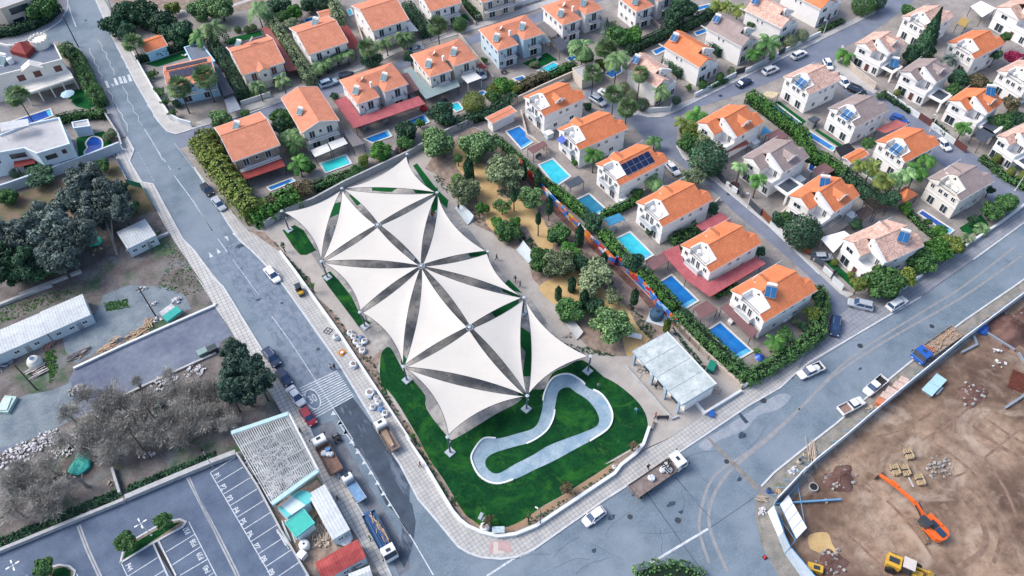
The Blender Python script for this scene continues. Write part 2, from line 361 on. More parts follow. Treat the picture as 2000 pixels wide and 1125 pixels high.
sheet('street',[(1620,112),(1645,102),(1648,130),(1668,150),(1705,178),(1750,205),(1790,228),(1850,272),(1900,300),(1945,325),(1985,348),(2080,350),(2080,395),(2000,420),(1985,440),(1945,405),(1915,370),(1870,345),(1830,315),(1790,285),(1740,240),(1690,205),(1645,180),(1625,140)],.012,ASPH2)
_e=KE2[4:17]
sheet('worn_road_patch',[(400,505),(466,470),(500,505),(556,568),(663,720),(660,745),(600,770),(575,735),(520,640),(440,540)],.008,ASPHW)
sheet('wet_road_patch',K(1,2,(1010,885),(1150,800),(1300,1000),(1390,1120))+K(1,3,(1480,230),(1575,380),(1575,760),(1400,600),(1240,250),(1060,-10)),.008,ASPHD)
sheet('wet_road_patch',K(1,3,(890,20),(1010,-10),(1200,330),(1420,700),(1575,1000),(1575,1080),(1500,1125),(1440,1000),(1260,620),(1060,300)),.008,mat('asphalt_muddy',(.1,.11,.14),.7,.2,.4,coord='World',col2=(.17,.19,.22)))
sheet('wet_road_patch',[(775,950),(805,985),(812,1020),(806,1070),(790,1110),(778,1090),(785,1040)],.0085,ASPHD)
sheet('worn_road_patch',smooth(W2([(1365,868),(1410,838),(1470,800),(1520,770),(1545,775),(1520,800),(1480,812),(1455,840),(1400,862),(1385,880)]),3,True),.008,mat('asphalt_pale',(.2,.24,.3),.85,.25,.6,coord='World',col2=(.3,.33,.37)),world=True)
sheet('parking_lot',K(0,3,(-100,1000),(0,960),(920,580),(1375,395),(1540,330))+K(1,3,(0,360),(315,240),(470,480),(640,800),(830,1120),(900,1300),(-1500,1300)),.006,ASPHP)
sheet('yard_road',K(0,2,(545,600),(1575,150))+K(1,2,(150,155),(225,265),(280,350),(200,400),(160,490),(0,560))+K(0,2,(1000,760),(560,960),(300,1080),(-60,1250),(-60,1000),(300,830),(500,700)),.0065,mat('yard_asphalt',(.1,.12,.18),.8,.15,.12,coord='World',col2=(.17,.2,.26)))
sheet('waste_ground',[(-300,560),(0,378),(225,302),(245,300),(260,338),(285,362),(345,470),(420,575),(460,650),(560,810),(600,900),(690,1040),(760,1220),(600,1220),(470,880),(240,975),(0,1082),(-300,1200)],.0,YDIRT)
sheet('dry_grass_ground',K(0,1,(-50,480),(100,385),(480,250),(850,130),(940,290),(1050,330),(1140,500),(900,560),(600,600),(150,640)),.004,DRYG)
sheet('gravel_yard',K(0,2,(450,340),(700,200),(760,60),(950,-10),(1200,0),(1350,60),(1400,160),(1150,260),(800,430),(560,560),(480,470)),.004,GRAV)
sheet('gravel_yard',K(0,2,(-60,900),(200,790),(380,760),(520,700),(560,960),(300,1090),(-60,1200)),.0075,GRAV)
slab('pavement',KE2[3:4]+KE2[5:28]+K(3,2,(1575,400),(1290,585),(1010,765),(740,935),(640,1000),(480,1110))+K(3,3,(285,215),(230,260),(0,405))+K(2,3,(1575,385),(1000,770),(850,830),(720,845),(600,815),(500,770),(390,660),(180,310),(0,45))+K(1,2,(1575,1125),(1060,350),(800,0))+K(1,1,(860,1125),(630,805),(400,650)),.12,PAVE)
slab('pavement',[(1553,730),(1735,617),(1799,580),(1900,508),(2000,435),(2080,378)]+K(4,1,(1800,300),(1575,470),(1380,620),(1120,780),(830,970),(640,1105))+K(4,2,(470,70),(335,120),(160,262),(120,385),(0,440)),.1225,PAVE2)
slab('pavement',K(0,1,(870,15),(850,115),(935,285),(1040,322),(1150,500),(1240,660),(1500,1050))+K(1,2,(0,-90),(60,0),(150,150),(230,265),(450,610),(600,860),(720,1060),(830,1250))+K(1,3,(910,385),(1010,560),(1200,850),(1360,1125),(1400,1230))+[(815,1220),(764,1125),(716,1017),(660,924),(615,860),(583,789),(540,725),(511,683),(436,560),(381,491),(357,467),(299,360),(277,356),(253,315),(262,293),(248,268)],.12,mat('pavement_pale_slabs',(.42,.42,.41),.85,.1,.5,coord='World',col2=(.52,.515,.5)))
grid(MATS['pavement_pale_slabs'],.8,.8,(.17,.18,.2),.12,.03,.8)
slab('pavement',K(0,0,(430,310),(530,330),(600,400),(700,600),(780,830),(880,1010))+[(248,268),(225,210),(200,157),(165,104),(140,86),(112,81)],.12,PAVE2)
slab('pavement',KW+K(0,0,(-200,330),(0,290),(160,240),(300,190),(400,120),(450,50),(455,-200)),.12,PAVE2)
slab('pavement',KE[:7]+[(400,245),(472,227)]+K(1,0,(345,772),(0,905))+K(0,0,(1480,915),(1420,935),(1250,880),(1150,710),(1030,510),(960,390),(870,290),(830,130),(790,0),(760,-200)),.12,mat('pavement_smooth',(.38,.375,.37),.85,.1,.5,coord='World',col2=(.46,.455,.45)))
PSM=MATS['pavement_smooth']
slab('pavement',K(1,0,(345,830),(620,748),(830,655),(1210,520))+K(2,0,(0,385),(560,215),(1030,62),(1300,-40),(1280,-70),(1030,20),(560,175),(0,350))+K(1,0,(1210,475),(830,605),(345,772)),.12,PSM)
slab('pavement',K(3,0,(180,850),(250,838),(320,858),(420,857),(520,818),(900,628),(1280,440),(1575,300))+K(4,0,(330,178),(480,98),(512,60),(500,-60),(440,-60),(450,60),(320,145),(0,305))+K(3,0,(1575,262),(1280,395),(960,560),(660,715),(500,780),(420,815),(330,818),(270,795)),.12,PSM)
slab('pavement',K(3,1,(530,20),(580,105),(800,270),(1200,600),(1575,960))+[(1642,575),(1655,582),(1668,575)]+K(4,1,(240,1070),(0,860))+K(3,1,(1480,850),(1150,540),(850,275),(640,110),(580,20)),.12,PSM)
slab('pavement',K(4,0,(230,372),(175,470),(160,520),(480,690),(500,660),(330,540),(245,450),(240,400)),.12,PSM)
def kerb(pts,wd=.3,z=.14,m=None,world=False):
 mb=MB();mb.ribbon(pts if world else W2(pts),wd,.0,z);tag(mb.build('kerb',m or KERB),kind='structure')
kerb(KE2[3:30]);kerb(KE2[30:]);kerb(KW2[7:]);kerb(KE[1:7]+[(400,245),(472,227),(545,200),(601,174)]);kerb(KC[:9],.3);kerb(KW,.3)
kerb(K(3,0,(180,855),(250,838),(320,858),(420,857),(520,818),(900,628),(1280,440),(1575,300)),.25);kerb(K(3,1,(530,20),(580,105),(800,270),(1200,600),(1575,960)),.25)
def line(pts,wd=.14,z=.012,m=None,name='road_marking',world=False):
 mb=MB();mb.ribbon(pts if world else W2(pts),wd,z,z);return tag(mb.build(name,m or PAINT),kind='structure')
def dashes(a,b,on=2.0,off=2.5,wd=.13,z=.012,m=None):
 A,B=[Vector(p)for p in W2([a,b])];L=(B-A).length;d=(B-A)/L;mb=MB();t=0
 while t<L:q=min(t+on,L);mb.ribbon([tuple(A+d*t),tuple(A+d*q)],wd,z,z);t+=on+off
 tag(mb.build('road_marking',m or PAINT),kind='structure')
def tri(pts,z=.013):
 mb=MB();mb.sheet(W2(pts),z);tag(mb.build('road_marking',PAINT),kind='structure')
line(K(0,0,(497,10),(520,100),(557,195)),.25)
line(K(0,0,(715,290),(745,330),(750,365),(780,390),(780,420),(810,465),(805,480),(835,515),(835,550)),.14,m=PAINTW)
line(K(0,0,(825,270),(850,310),(855,350),(885,385),(890,420),(925,455),(925,490),(955,525)),.12);line(K(0,0,(1000,600),(1035,650),(1035,685),(1080,740),(1080,775),(1125,820),(1125,850),(1160,890)),.12)
line(K(0,0,(655,350),(660,385),(690,430),(690,460),(720,490),(720,520),(750,550),(745,580)),.12);line(K(0,0,(790,660),(825,700),(825,735),(855,770),(860,800),(895,840),(900,870),(930,910),(935,960)),.12)
line(K(0,0,(895,630),(935,690),(935,735),(975,780),(975,815),(1015,850),(1015,885),(1045,920)),.12,m=PAINTW)
for(x,y,l_)in[(765,595,45),(830,575,45),(865,565,45),(895,560,45),(930,548,45),(960,540,45)]:
 tri(K(0,0,(x,y),(x+18,y-4),(x+40,y+l_),(x+18,y+l_+5)))
line(K(0,0,(820,615),(830,632)),.5,m=PAINTW)
line([(282,252),(300,280),(318,313)],.14)
dashes(K1(0,1,1120,0),K1(0,1,1270,220),1.6,1.6);line(K(0,1,(1275,235),(1420,430),(1555,640)),.15)
dashes(K1(0,1,1010,65),K1(0,1,1130,280),.5,.7,.1,m=PAINTW)
line(K(0,1,(1280,0),(1430,200),(1470,260)),.1,m=PAINTW)
line(K(1,1,(0,445),(130,640)),.14);line(K(1,1,(170,700),(240,795)),.14)
line(K(1,1,(280,850),(470,1110)),.12,m=PAINTW)
line(K(1,2,(565,215),(700,400),(815,575),(960,800),(1160,1120)),.15,m=PAINTW)
line(K(1,3,(1060,10),(1250,290),(1380,510),(1575,820)),.14);line(K(2,3,(0,700),(110,880),(250,1120)),.17)
for pts in[[(218,685),(243,678),(253,718)],[(273,658),(300,655),(312,692)],[(105,798),(112,838),(140,828)],[(160,768),(170,810),(195,798)]]:tri(K(1,1,*pts))
for(x,y)in[(1015,920),(1060,990),(1105,1060)]:tri(K(1,2,(x-17,y+24),(x,y-14),(x+22,y+16)))
for(x,y)in[(1065,5),(1105,70),(1150,140),(1195,215),(1243,293),(1290,367),(1337,442),(1383,520),(1430,600)]:tri(K(1,3,(x-20,y+16),(x,y-18),(x+20,y+12)))
_q=W2(K(1,2,(770,745),(1045,618),(1168,800),(880,960)))
A0,A1,A2,A3=[Vector(p)for p in _q]
mb=MB()
for k in range(14):
 t=k/13;a=A0.lerp(A3,t);b=A1.lerp(A2,t);mb.ribbon([tuple(a),tuple(b)],.2,.013,.013)
tag(mb.build('road_marking',PAINT),kind='structure')
_c=Vector(W2([K1(1,2,865,823)])[0]);_ax=(A3-A0).normalized();_ay=Vector((-_ax.y,_ax.x))
def oval(c,a,b,w_,z,m,name='road_marking'):
 mb=MB();pts=[tuple(c+_ax*(a*math.cos(t))+_ay*(b*math.sin(t)))for t in[2*math.pi*k/36 for k in range(36)]]
 if w_:mb.ribbon(pts,w_,z,z,closed=True)
 else:mb.sheet(pts,z)
 tag(mb.build(name,m),kind='structure')
oval(_c,2.3,1.25,0,.016,ASPHW);oval(_c,2.2,1.15,.22,.02,PAINT)
def text(s,pos,size,ang,m,name,sx=1.0,z=.02,ext=.0,kind='structure',flip=False):
 cu=bpy.data.curves.new('text','FONT');cu.body=s;cu.size=size;cu.align_x='CENTER';cu.align_y='CENTER';cu.extrude=ext;cu.offset=size*.02
 o=bpy.data.objects.new('tmp',cu);COL.objects.link(o);dg=bpy.context.evaluated_depsgraph_get();me=bpy.data.meshes.new_from_object(o.evaluated_get(dg));bpy.data.objects.remove(o)
 me.materials.clear();me.materials.append(m);o=bpy.data.objects.new(name,me);COL.objects.link(o)
 o.location=(pos[0],pos[1],z);o.rotation_euler=(0,0,ang);o.scale=(sx,1,1)
 if kind:tag(o,kind=kind)
 return o
_up=math.atan2((A0-A3).y,(A0-A3).x)
text('30',_c,2.4,_up-math.pi/2,PAINT,'road_marking',.6,.024)
line(smooth(W2([(1560,800),(1480,870),(1400,925),(1373,980),(1366,1035),(1385,1100)])),.45,.0125,TYRE,'tyre_tracks',True);line(smooth(W2([(1580,780),(1500,858),(1430,915),(1393,970),(1386,1030),(1420,1115)])),.5,.0135,TYRE,'tyre_tracks',True)
line(smooth(W2([(1985,480),(1880,560),(1800,610),(1660,700),(1570,790),(1562,798)])),.35,.0145,TYRE,'tyre_tracks',True);line(smooth(W2([(1995,500),(1880,580),(1740,660),(1640,725),(1582,777)])),.4,.0155,TYRE,'tyre_tracks',True)
sheet('trench_patch',K(3,3,(740,105),(775,115),(1140,470),(1110,500)),.016,mat('trench_fill',(.2,.19,.18),.9,.2,1.0,coord='World'))
sheet('trench_patch',K(3,2,(975,930),(1000,925),(1060,990),(1035,1005)),.016,ASPHD)
line(K(3,3,(320,530),(560,870),(740,1120)),.1,.016,ASPHD,'road_crack');line(K(3,3,(520,400),(590,480),(680,590),(790,715)),.12,.016,ASPHD,'road_crack');line(K(3,3,(780,770),(1100,550)),.08,.016,ASPHD,'road_crack')
line(K(3,3,(340,1030),(560,900),(760,780)),.35,.02,PAINT);line(K(2,3,(640,1125),(850,990)),.3,.02,PAINT);line(K(2,3,(880,985),(985,935)),.3,.02,PAINT)
for(c,r,x,y,s_)in[(3,3,540,717,.5),(3,3,190,692,.42),(3,3,897,287,.42),(0,0,627,150,.45),(3,0,852,702,.5),(4,2,375,433,.5),(4,2,900,290,.45),(4,2,288,197,.4),(3,2,1165,833,.6),(1,2,905,458,.35),(1,2,640,120,.3),(3,1,910,372,.4),(0,2,0,0,.01)]:
 q=W2([K1(c,r,x,y)])[0];mb=MB();mb.sheet([(q[0]+s_*math.cos(k*math.pi/8),q[1]+s_*math.sin(k*math.pi/8))for k in range(16)],.02);tag(mb.build('manhole_cover',DMET),kind='structure')
P1=K(1,3,(115,368),(560,1125));a,b=[Vector(p)for p in W2(P1)];dd=(b-a).normalized()
mb=MB();mb.ribbon([tuple(a),tuple(a+dd*40)],.14,.012,.012)
bw=(Vector(W2([K1(1,3,450,975)])[0])-Vector(W2([K1(1,3,160,445)])[0])).length/6
s0=Vector(W2([K1(1,3,160,445)])[0]);nn=(Vector(W2([K1(1,3,355,327)])[0])-s0)
mb.ribbon([tuple(a),W2([K1(1,3,300,255)])[0]],.14,.012,.012)
for k in range(10):mb.ribbon([tuple(s0+dd*bw*k),tuple(s0+dd*bw*k+nn)],.13,.012,.012)
tag(mb.build('parking_marking',PAINT),kind='structure')
ang1=math.atan2(dd.y,dd.x)
for k,(x,y)in enumerate([(163,393),(208,475),(255,558),(303,645),(352,728),(403,820),(452,910),(503,1003),(558,1100)]):
 text('P%d'%(k+1),W2([K1(1,3,x,y)])[0],1.25,ang1,PAINT,'bay_number',.8,.014)
a,b=[Vector(p)for p in W2(K(0,3,(1382,728),(1575,1105)))];dd=(b-a).normalized()
mb=MB();mb.ribbon([tuple(a),tuple(a+dd*20)],.13,.012,.012)
for(p,q)in[((1425,820),(1215,950)),((1470,910),(1260,1045)),((1515,1005),(1320,1120)),((1565,1100),(1420,1200)),((1155,990),(940,1125)),((1200,1085),(1000,1210)),((890,1035),(935,1130)),((550,1090),(572,1130))]:mb.ribbon(W2(K(0,3,p,q)),.13,.012,.012)
tag(mb.build('parking_marking',PAINT),kind='structure')
for s_,x,y,fl in[('P37',1370,792,1),('P38',1420,882,1),('P39',1468,977,1),('P40',1515,1075,1),('P44',945,1062,0)]:
 text(s_,W2([K1(0,3,x,y)])[0],1.15,ang1+(math.pi if fl else 0),PAINT,'bay_number',.72,.014)
DRAIN=mat('drain_channel',(.32,.34,.37),.85,.15,1.0,coord='World')
for pts in[K(0,3,(575,755),(640,930),(730,1125),(790,1260)),K(0,3,(1375,400),(1575,820))+K(1,3,(60,600),(170,830),(300,1090),(360,1230))]:
 line(pts,.62,.012,DRAIN,'drain_channel');line(pts,.1,.016,DMET,'drain_channel')
line(K(0,3,(1135,890),(1285,1130),(1330,1200)),.5,.014,RUB,'drain_channel')
for pts in[K(0,3,(1120,880),(1230,1125),(1260,1180)),K(0,3,(1160,865),(1290,1125))]:kerb(pts,.25,.12)
isl=K(0,3,(885,1030),(905,940),(1000,850),(1130,775),(1240,725),(1320,712),(1362,730),(1340,765),(1150,870),(1120,885))
slab('parking_island',isl,.1,SOIL);sheet('island_grass',K(0,3,(905,1005),(920,950),(1010,870),(1130,800),(1240,745),(1330,730),(1150,850),(1000,950)),.11,GRASS);kerb(isl+isl[:1],.3,.16)
isl=K(0,3,(330,1140),(380,1060),(440,1045),(510,1055),(552,1090),(540,1140));slab('parking_island',isl,.1,SOIL);sheet('island_grass',K(0,3,(380,1130),(400,1075),(470,1060),(520,1085),(520,1130)),.11,GRASS);kerb(isl+isl[:1],.3,.16)
PARK_IN=K(2,3,(0,45),(180,310),(390,660),(500,770),(600,815),(720,845),(850,830),(1000,770),(1575,385))+K(3,3,(0,400),(230,255),(285,200),(330,40))
park=K(1,1,(400,650),(630,805),(860,1125))+K(1,2,(1060,350),(1575,1125))+PARK_IN[1:-1]+K(3,3,(480,115))+K(3,2,(640,1000),(1010,765),(840,580),(530,290))+[(1322,632),(1200,512),(1106,415),(1046,358),(1006,315),(960,262),(925,248),(868,280),(810,300),(660,375),(560,425),(510,450)]
slab('plaza',park,.124,PLAZA)
z0=.128
slab('skate_floor',[(566,430),(668,375),(795,318),(880,400),(1000,560),(1040,590),(1110,690),(1080,740),(1035,790),(1015,800),(930,850),(890,857),(860,850),(835,820),(830,780),(790,745),(700,640),(640,545)],.14,SKATE,.1)
LAWN_S=K(2,3,(-160,-300),(-40,-180),(130,100),(220,270),(330,430),(470,660),(540,720),(600,760),(680,775),(780,770),(900,720),(1060,610),(1220,520),(1575,290))+K(3,3,(0,310),(230,175),(300,130),(320,40))+K(3,2,(300,930),(230,830),(100,720),(0,665))+K(2,2,(1470,640),(1340,540),(1220,590),(1120,640),(1060,750),(960,760),(870,850),(700,940),(420,1110),(350,1095),(200,900),(190,800),(100,690),(30,620))+K(1,2,(1435,450),(1375,480),(1360,560),(1370,720),(1500,930))
slab('lawn',smooth(W2(LAWN_S),3,True),.148,GRASS,.1,world=True)
slab('lawn',K(1,1,(645,640),(735,600),(800,640),(880,770),(895,785),(820,820),(775,820),(730,770)),.142,GRASS,.1)
slab('lawn',K(1,1,(930,975),(995,940),(1060,1010),(1150,1125))+K(1,2,(1210,200),(1290,270),(1240,320),(1200,290),(980,0)),.1445,GRASS,.1)
for _i,q in enumerate([K(2,1,(100,165),(130,150),(280,345),(360,420),(350,480),(230,370)),K(2,1,(80,315),(280,330),(290,370),(120,370)),K(2,1,(240,400),(300,380),(300,500),(230,530)),K(2,1,(500,800),(640,790),(650,830),(520,835)),K(2,1,(750,1060),(900,1100),(800,1000),(790,1010)),K(2,2,(740,5),(880,70),(900,100),(760,40)),K(2,2,(665,180),(880,95),(870,130),(710,235)),K(2,2,(880,290),(970,350),(975,660),(900,660),(925,480),(870,420)),K(1,1,(970,560),(1000,450),(1080,430),(1075,510)),K(1,1,(1130,380),(1180,370),(1230,440),(1190,460)),K(1,1,(1300,320),(1400,300),(1520,310),(1440,360),(1300,350)),K(2,2,(20,490),(60,540),(30,590),(10,560)),K(2,2,(870,760),(940,790),(900,830),(870,800))]):
 slab('turf_strip',q,.1435+.0009*_i,TURF,.12+.001*_i)
slab('planting_strip',K(1,1,(400,640),(520,655),(545,690),(610,745),(700,860),(850,1000),(880,1125))+K(1,2,(960,130),(1100,290),(1230,500),(1300,520),(1370,470),(1340,600),(1380,740),(1575,1040))+K(2,3,(60,0),(120,90),(240,300),(390,530),(500,690),(600,755),(700,775),(800,765),(900,730),(1200,545),(1575,300))+K(3,3,(0,325),(230,190),(270,190),(230,250),(0,395))+K(2,3,(1575,378),(1000,762),(850,822),(720,838),(600,808),(505,765),(395,655),(185,305),(5,40))+K(1,2,(1575,1115),(1065,345),(805,0))+K(1,1,(862,1120),(632,800)),.136,SOIL,.1)
slab('edge_path',K(2,3,(40,-10),(90,60),(200,235),(300,420),(420,590),(520,690),(600,735),(640,780),(560,750),(470,670),(350,490),(250,340),(120,130),(40,10)),.139,mat('clay_path',(.3,.2,.13),.95,.08,.5,coord='World'),.1)
slab('edge_path',K(2,3,(780,780),(900,720),(1060,615),(1220,525),(1575,295),(1575,345),(1200,585),(900,765),(780,810)),.139,MATS['clay_path'],.1)
GARD=[(905,258),(925,250),(955,262),(1005,318),(1106,420),(1200,516),(1320,636),(1300,650),(1280,665),(1235,695),(1195,697),(1160,690),(1120,650),(1100,625),(1085,590),(1060,565),(1040,545),(1032,510),(1010,490),(985,478),(960,455),(925,438),(905,405),(880,375),(850,340),(830,330),(850,300)]
slab('garden_soil',GARD,.134,SOIL,.1)
slab('garden_soil',[(1000,318),(1012,316),(1106,416),(1200,512),(1318,632),(1300,640),(1250,580),(1180,510),(1090,425),(1040,370)],.138,SOILR,.1)
slab('sand_path',smooth(W2([(885,292),(915,288),(925,318),(948,322),(970,340),(978,385),(1015,388),(1042,402),(1058,425),(1072,455),(1080,482),(1066,490),(1048,478),(1030,448),(1005,432),(985,436),(968,452),(952,440),(945,415),(928,380),(925,350),(897,335)]),4,True),.1405,SAND,.1,world=True)
slab('sand_path',smooth(W2([(1052,562),(1085,540),(1095,522),(1125,520),(1160,545),(1195,580),(1225,602),(1243,635),(1268,662),(1234,694),(1222,690),(1212,650),(1190,622),(1150,604),(1100,600),(1078,592)]),4,True),.1405,SAND,.1,world=True)
out_=smooth(W2([(921,900),(926,880),(945,858),(975,857),(1010,848),(1045,835),(1058,805),(1063,770),(1080,740),(1110,732),(1135,745),(1148,758),(1175,772),(1195,805),(1190,835),(1160,858),(1120,880),(1080,902),(1045,918),(1010,935),(970,946),(938,932)]),5,True)
in_=smooth(W2([(948,908),(952,895),(968,885),(1000,875),(1035,865),(1065,845),(1080,820),(1085,790),(1092,765),(1110,758),(1125,768),(1150,785),(1168,812),(1166,832),(1140,845),(1105,858),(1070,872),(1040,890),(1005,908),(975,925),(958,922)]),5,True)
slab('pump_track',out_,.2,PUMP,.1,world=True)
slab('lawn',in_,.24,GRASS,.1,world=True)
def near(ring,p):
 q=Vector(W2([p])[0]);return min(range(len(ring)),key=lambda i:(Vector(ring[i])-q).length)
for ring,pa,pb in[(out_,(970,857),(1002,935)),(out_,(1065,782),(1145,752)),(out_,(1160,765),(1150,862)),(in_,(1082,800),(1030,868))]:
 i,j=near(ring,pa),near(ring,pb);n_=len(ring)
 p1=[ring[(i+k)%n_]for k in range((j-i)%n_+1)];p2=[ring[(j+k)%n_]for k in range((i-j)%n_+1)]
 mb=MB();mb.ribbon(min(p1,p2,key=len),.26,.1,.42);tag(mb.build('pump_track_lip',PUMPW),kind='structure')
sheet('tactile_slab',K(2,3,(668,868),(810,872),(825,955),(655,965)),.126,mat('pink_slabs',(.42,.3,.3),.9,.1,1.0,coord='World'))
sheet('tactile_slab',K(2,3,(690,875),(722,880),(722,940),(765,942),(765,962),(688,964)),.131,mat('beige_slabs',(.5,.47,.43),.9,.05,1.0,coord='World'))
CS=K(3,3,(1240,375),(1150,480),(1108,560),(1112,700),(1152,900),(1285,1125),(1400,1300))+[(1700,1250),(2150,1250),(2150,460)]+KC[:8]
sheet('site_verge',CS,.008,VERGE)
SF=[(2060,545),(2000,578),(1934,632),(1880,678),(1790,745),(1700,815),(1645,862),(1586,925),(1538,990),(1520,990),(1535,1060),(1580,1125),(1650,1230),(2150,1260),(2200,560)]
sheet('site_ground',SF,.014,MUD)
sheet('site_pit',[(1945,640),(2000,600),(2080,560),(2080,660),(2020,690),(1985,672)],.02,SOILR)
sheet('puddle',smooth(W2([(1580,1045),(1615,1040),(1625,1062),(1638,1085),(1620,1095),(1600,1080),(1582,1070)]),3,True),.02,SAND,world=True)
for q in[K(0,0,(1060,470),(1420,350),(1440,400),(1150,490)),K(0,0,(500,720),(540,660),(650,640),(740,760),(640,800),(560,780)),K(1,0,(210,310),(290,270),(480,225),(500,255),(260,330)),K(2,0,(900,465),(1080,385),(1160,440),(990,505)),K(0,0,(560,1010),(760,960),(830,1060),(580,1200)),K(4,0,(40,955),(60,945),(290,1090),(270,1110)),K(3,0,(1250,750),(1280,740),(1480,890),(1440,920)),K(4,1,(110,860),(150,840),(340,1010),(320,1060)),K(4,1,(1100,620),(1260,520),(1320,600),(1150,680)),K(2,0,(430,110),(540,90),(600,130),(520,160)),K(1,0,(320,690),(420,660),(450,700),(350,770))]:
 sheet('garden_lawn',q,.016,TURF)
sheet('bare_field',[(200,-80),(215,0),(245,25),(380,22),(480,20),(560,-10),(620,-80)],.01,SOIL)
line([(235,20),(300,22),(380,22),(450,12),(530,-15)],1.3,.02,PSM,'garden_path')
RUT=mat('wheel_rut',(.15,.095,.072),.95,.3,.8,coord='World',col2=(.27,.19,.145));DRY=mat('dry_mud',(.36,.27,.2),.95,.2,.5,coord='World',col2=(.25,.18,.14))
for i,(pts,wd)in enumerate([([(1690,940),(1740,985),(1790,1040),(1830,1100)],.5),([(1640,1030),(1690,1075),(1745,1130)],.45),([(1625,1045),(1670,1090),(1710,1130)],.4),([(1870,960),(1905,1000),(1925,1040),(1915,1080),(1870,1110)],.9),([(1890,950),(1930,990),(1955,1040),(1940,1100)],.6),([(1830,870),(1880,905),(1920,950),(1950,1010),(1965,1080)],.6),([(1860,860),(1920,900),(1960,950),(1990,1020)],.5),([(1990,840),(1940,880),(1890,920),(1850,935)],.35),([(1900,830),(1950,870),(2010,900)],.8),([(1930,820),(1980,855),(2030,880)],.5),([(1800,860),(1850,830),(1900,790)],.4),([(1840,985),(1862,1010),(1880,1035)],.9),([(1700,855),(1760,840),(1830,800)],.3),([(1640,930),(1700,960)],.6)]):
 line(smooth(W2(pts)),wd,.018+.0012*i,RUT,'wheel_ruts',True)
for i,(pts,wd)in enumerate([([(1690,1020),(1720,1050),(1745,1085)],2.0),([(1700,940),(1720,962),(1735,975)],1.2)]):
 line(smooth(W2(pts)),wd,.037+.0012*i,DRY,'dry_mud',True)
ra=random.Random(4)
def crack(p,a,n,st,z):
 pts=[p]
 for k in range(n):a+=ra.gauss(0,.2);pts.append((pts[-1][0]+st*math.cos(a),pts[-1][1]+st*math.sin(a)*.7))
 line(pts,.04,z,ASPHD,'road_crack')
for i,(x,y,a)in enumerate([(1000,1095,-.5),(1080,1110,-.3),(1230,1000,2.4),(1290,1030,1.8),(1190,1090,2.6),(1330,960,1.2),(1250,1040,0),(1150,1060,.3),(1340,900,.4),(1400,880,2.8),(1500,830,2.2),(1080,1090,-.9),(1280,1090,.8),(640,560,1.2),(430,440,1.1),(1700,660,2.7),(230,130,1.2),(340,290,1.0)]):crack((x,y),a,9,9,.0205+.0003*i)
for i,(x,y,s_)in enumerate([(1310,985,.7),(1240,965,.5),(1195,1010,.6),(1500,700,.4),(1680,720,.4),(1450,850,.8),(1420,760,.5),(1330,1000,.4),(640,640,.8),(600,600,.5),(700,870,.7),(470,480,1.0),(505,585,.5),(1545,735,.7),(1160,1075,.5),(1445,935,.5),(350,330,.4),(250,60,.4)]):
 q=W2([(x,y)])[0];mb=MB();mb.sheet([(q[0]+s_*(1+ra.uniform(-.4,.4))*math.cos(k*.52),q[1]+s_*(1+ra.uniform(-.4,.4))*.6*math.sin(k*.52))for k in range(12)],.0265+.0003*i);tag(mb.build('road_stain',ASPHD),kind='structure')
_mc={}
def cached(key,fn):
 if key not in _mc:_mc[key]=fn()
 return _mc[key]
def window(parent,face,u,z,w_,h_,off,style='glass',cols=2):
 """face: 'W' plane x=off, u along y; 'S' plane y=off, u along x; 'E'/'N' likewise facing outwards"""
 def fr():
  mb=MB();t=.07;d=.08
  mb.box(-w_/2,-d,-h_/2,-w_/2+t,.02,h_/2);mb.box(w_/2-t,-d,-h_/2,w_/2,.02,h_/2)
  mb.box(-w_/2+t,-d,h_/2-t,w_/2-t,.02,h_/2);mb.box(-w_/2+t,-d,-h_/2,w_/2-t,.02,-h_/2+t)
  for k in range(1,cols):x=-w_/2+w_*k/cols;mb.box(x-t/2,-d+.01,-h_/2+t,x+t/2,.02,h_/2-t)
  mb.box(-w_/2-.06,-d-.05,-h_/2-.07,w_/2+.06,0,-h_/2-.002)
  return mb.mesh('window_frame',FRAME)
 def pn():
  mb=MB();mb.box(-w_/2+.05,-.035,-h_/2+.05,w_/2-.05,.01,h_/2-.05);return mb.mesh('pane',SHUT if style=='shutter' else GLASS)
 rz={'S':0,'W':-math.pi/2,'E':math.pi/2,'N':math.pi}[face]
 loc=(u,off,z)if face in 'SN' else(off,u,z)
 f=link('window',cached(('f',w_,h_,cols),fr),parent,loc,(0,0,rz))
 link('shutter' if style=='shutter' else 'pane',cached(('p',w_,h_,style),pn),f)
 return f
def railing(parent,pts,z,h_=.95,m=None,name='railing',solid=False):
 mb=MB()
 if solid:
  mb.ribbon(pts,.12,z,z+h_)
 else:
  mb.ribbon(pts,.06,z+h_-.07,z+h_);mb.ribbon(pts,.05,z+.08,z+.13)
  for a,b in zip(pts[:-1],pts[1:]):
   a,b=Vector(a),Vector(b);n=max(1,int((b-a).length/.28))
   for k in range(n+1):
    p=a.lerp(b,k/n);mb.box(p.x-.018,p.y-.018,z,p.x+.018,p.y+.018,z+h_-.05)
 return mb.build(name,m or RAIL,parent)
def balcony(parent,x0,x1,y0,y1,z,sides,m=None,solid=False):
 """slab + railing along given sides, e.g. 'W','S'"""
 mb=MB();mb.box(x0,y0,z-.22,x1,y1,z);b=mb.build('balcony',WHITE,parent)
 e=.06;pth={'W':[(x1,y1-e),(x0+e,y1-e),(x0+e,y0+e),(x1,y0+e)],'S':[(x0+e,y1),(x0+e,y0+e),(x1-e,y0+e),(x1-e,y1)],'N':[(x0+e,y0),(x0+e,y1-e),(x1-e,y1-e),(x1-e,y0)]}[sides]
 railing(b,pth,z,m=m,solid=solid)
 return b
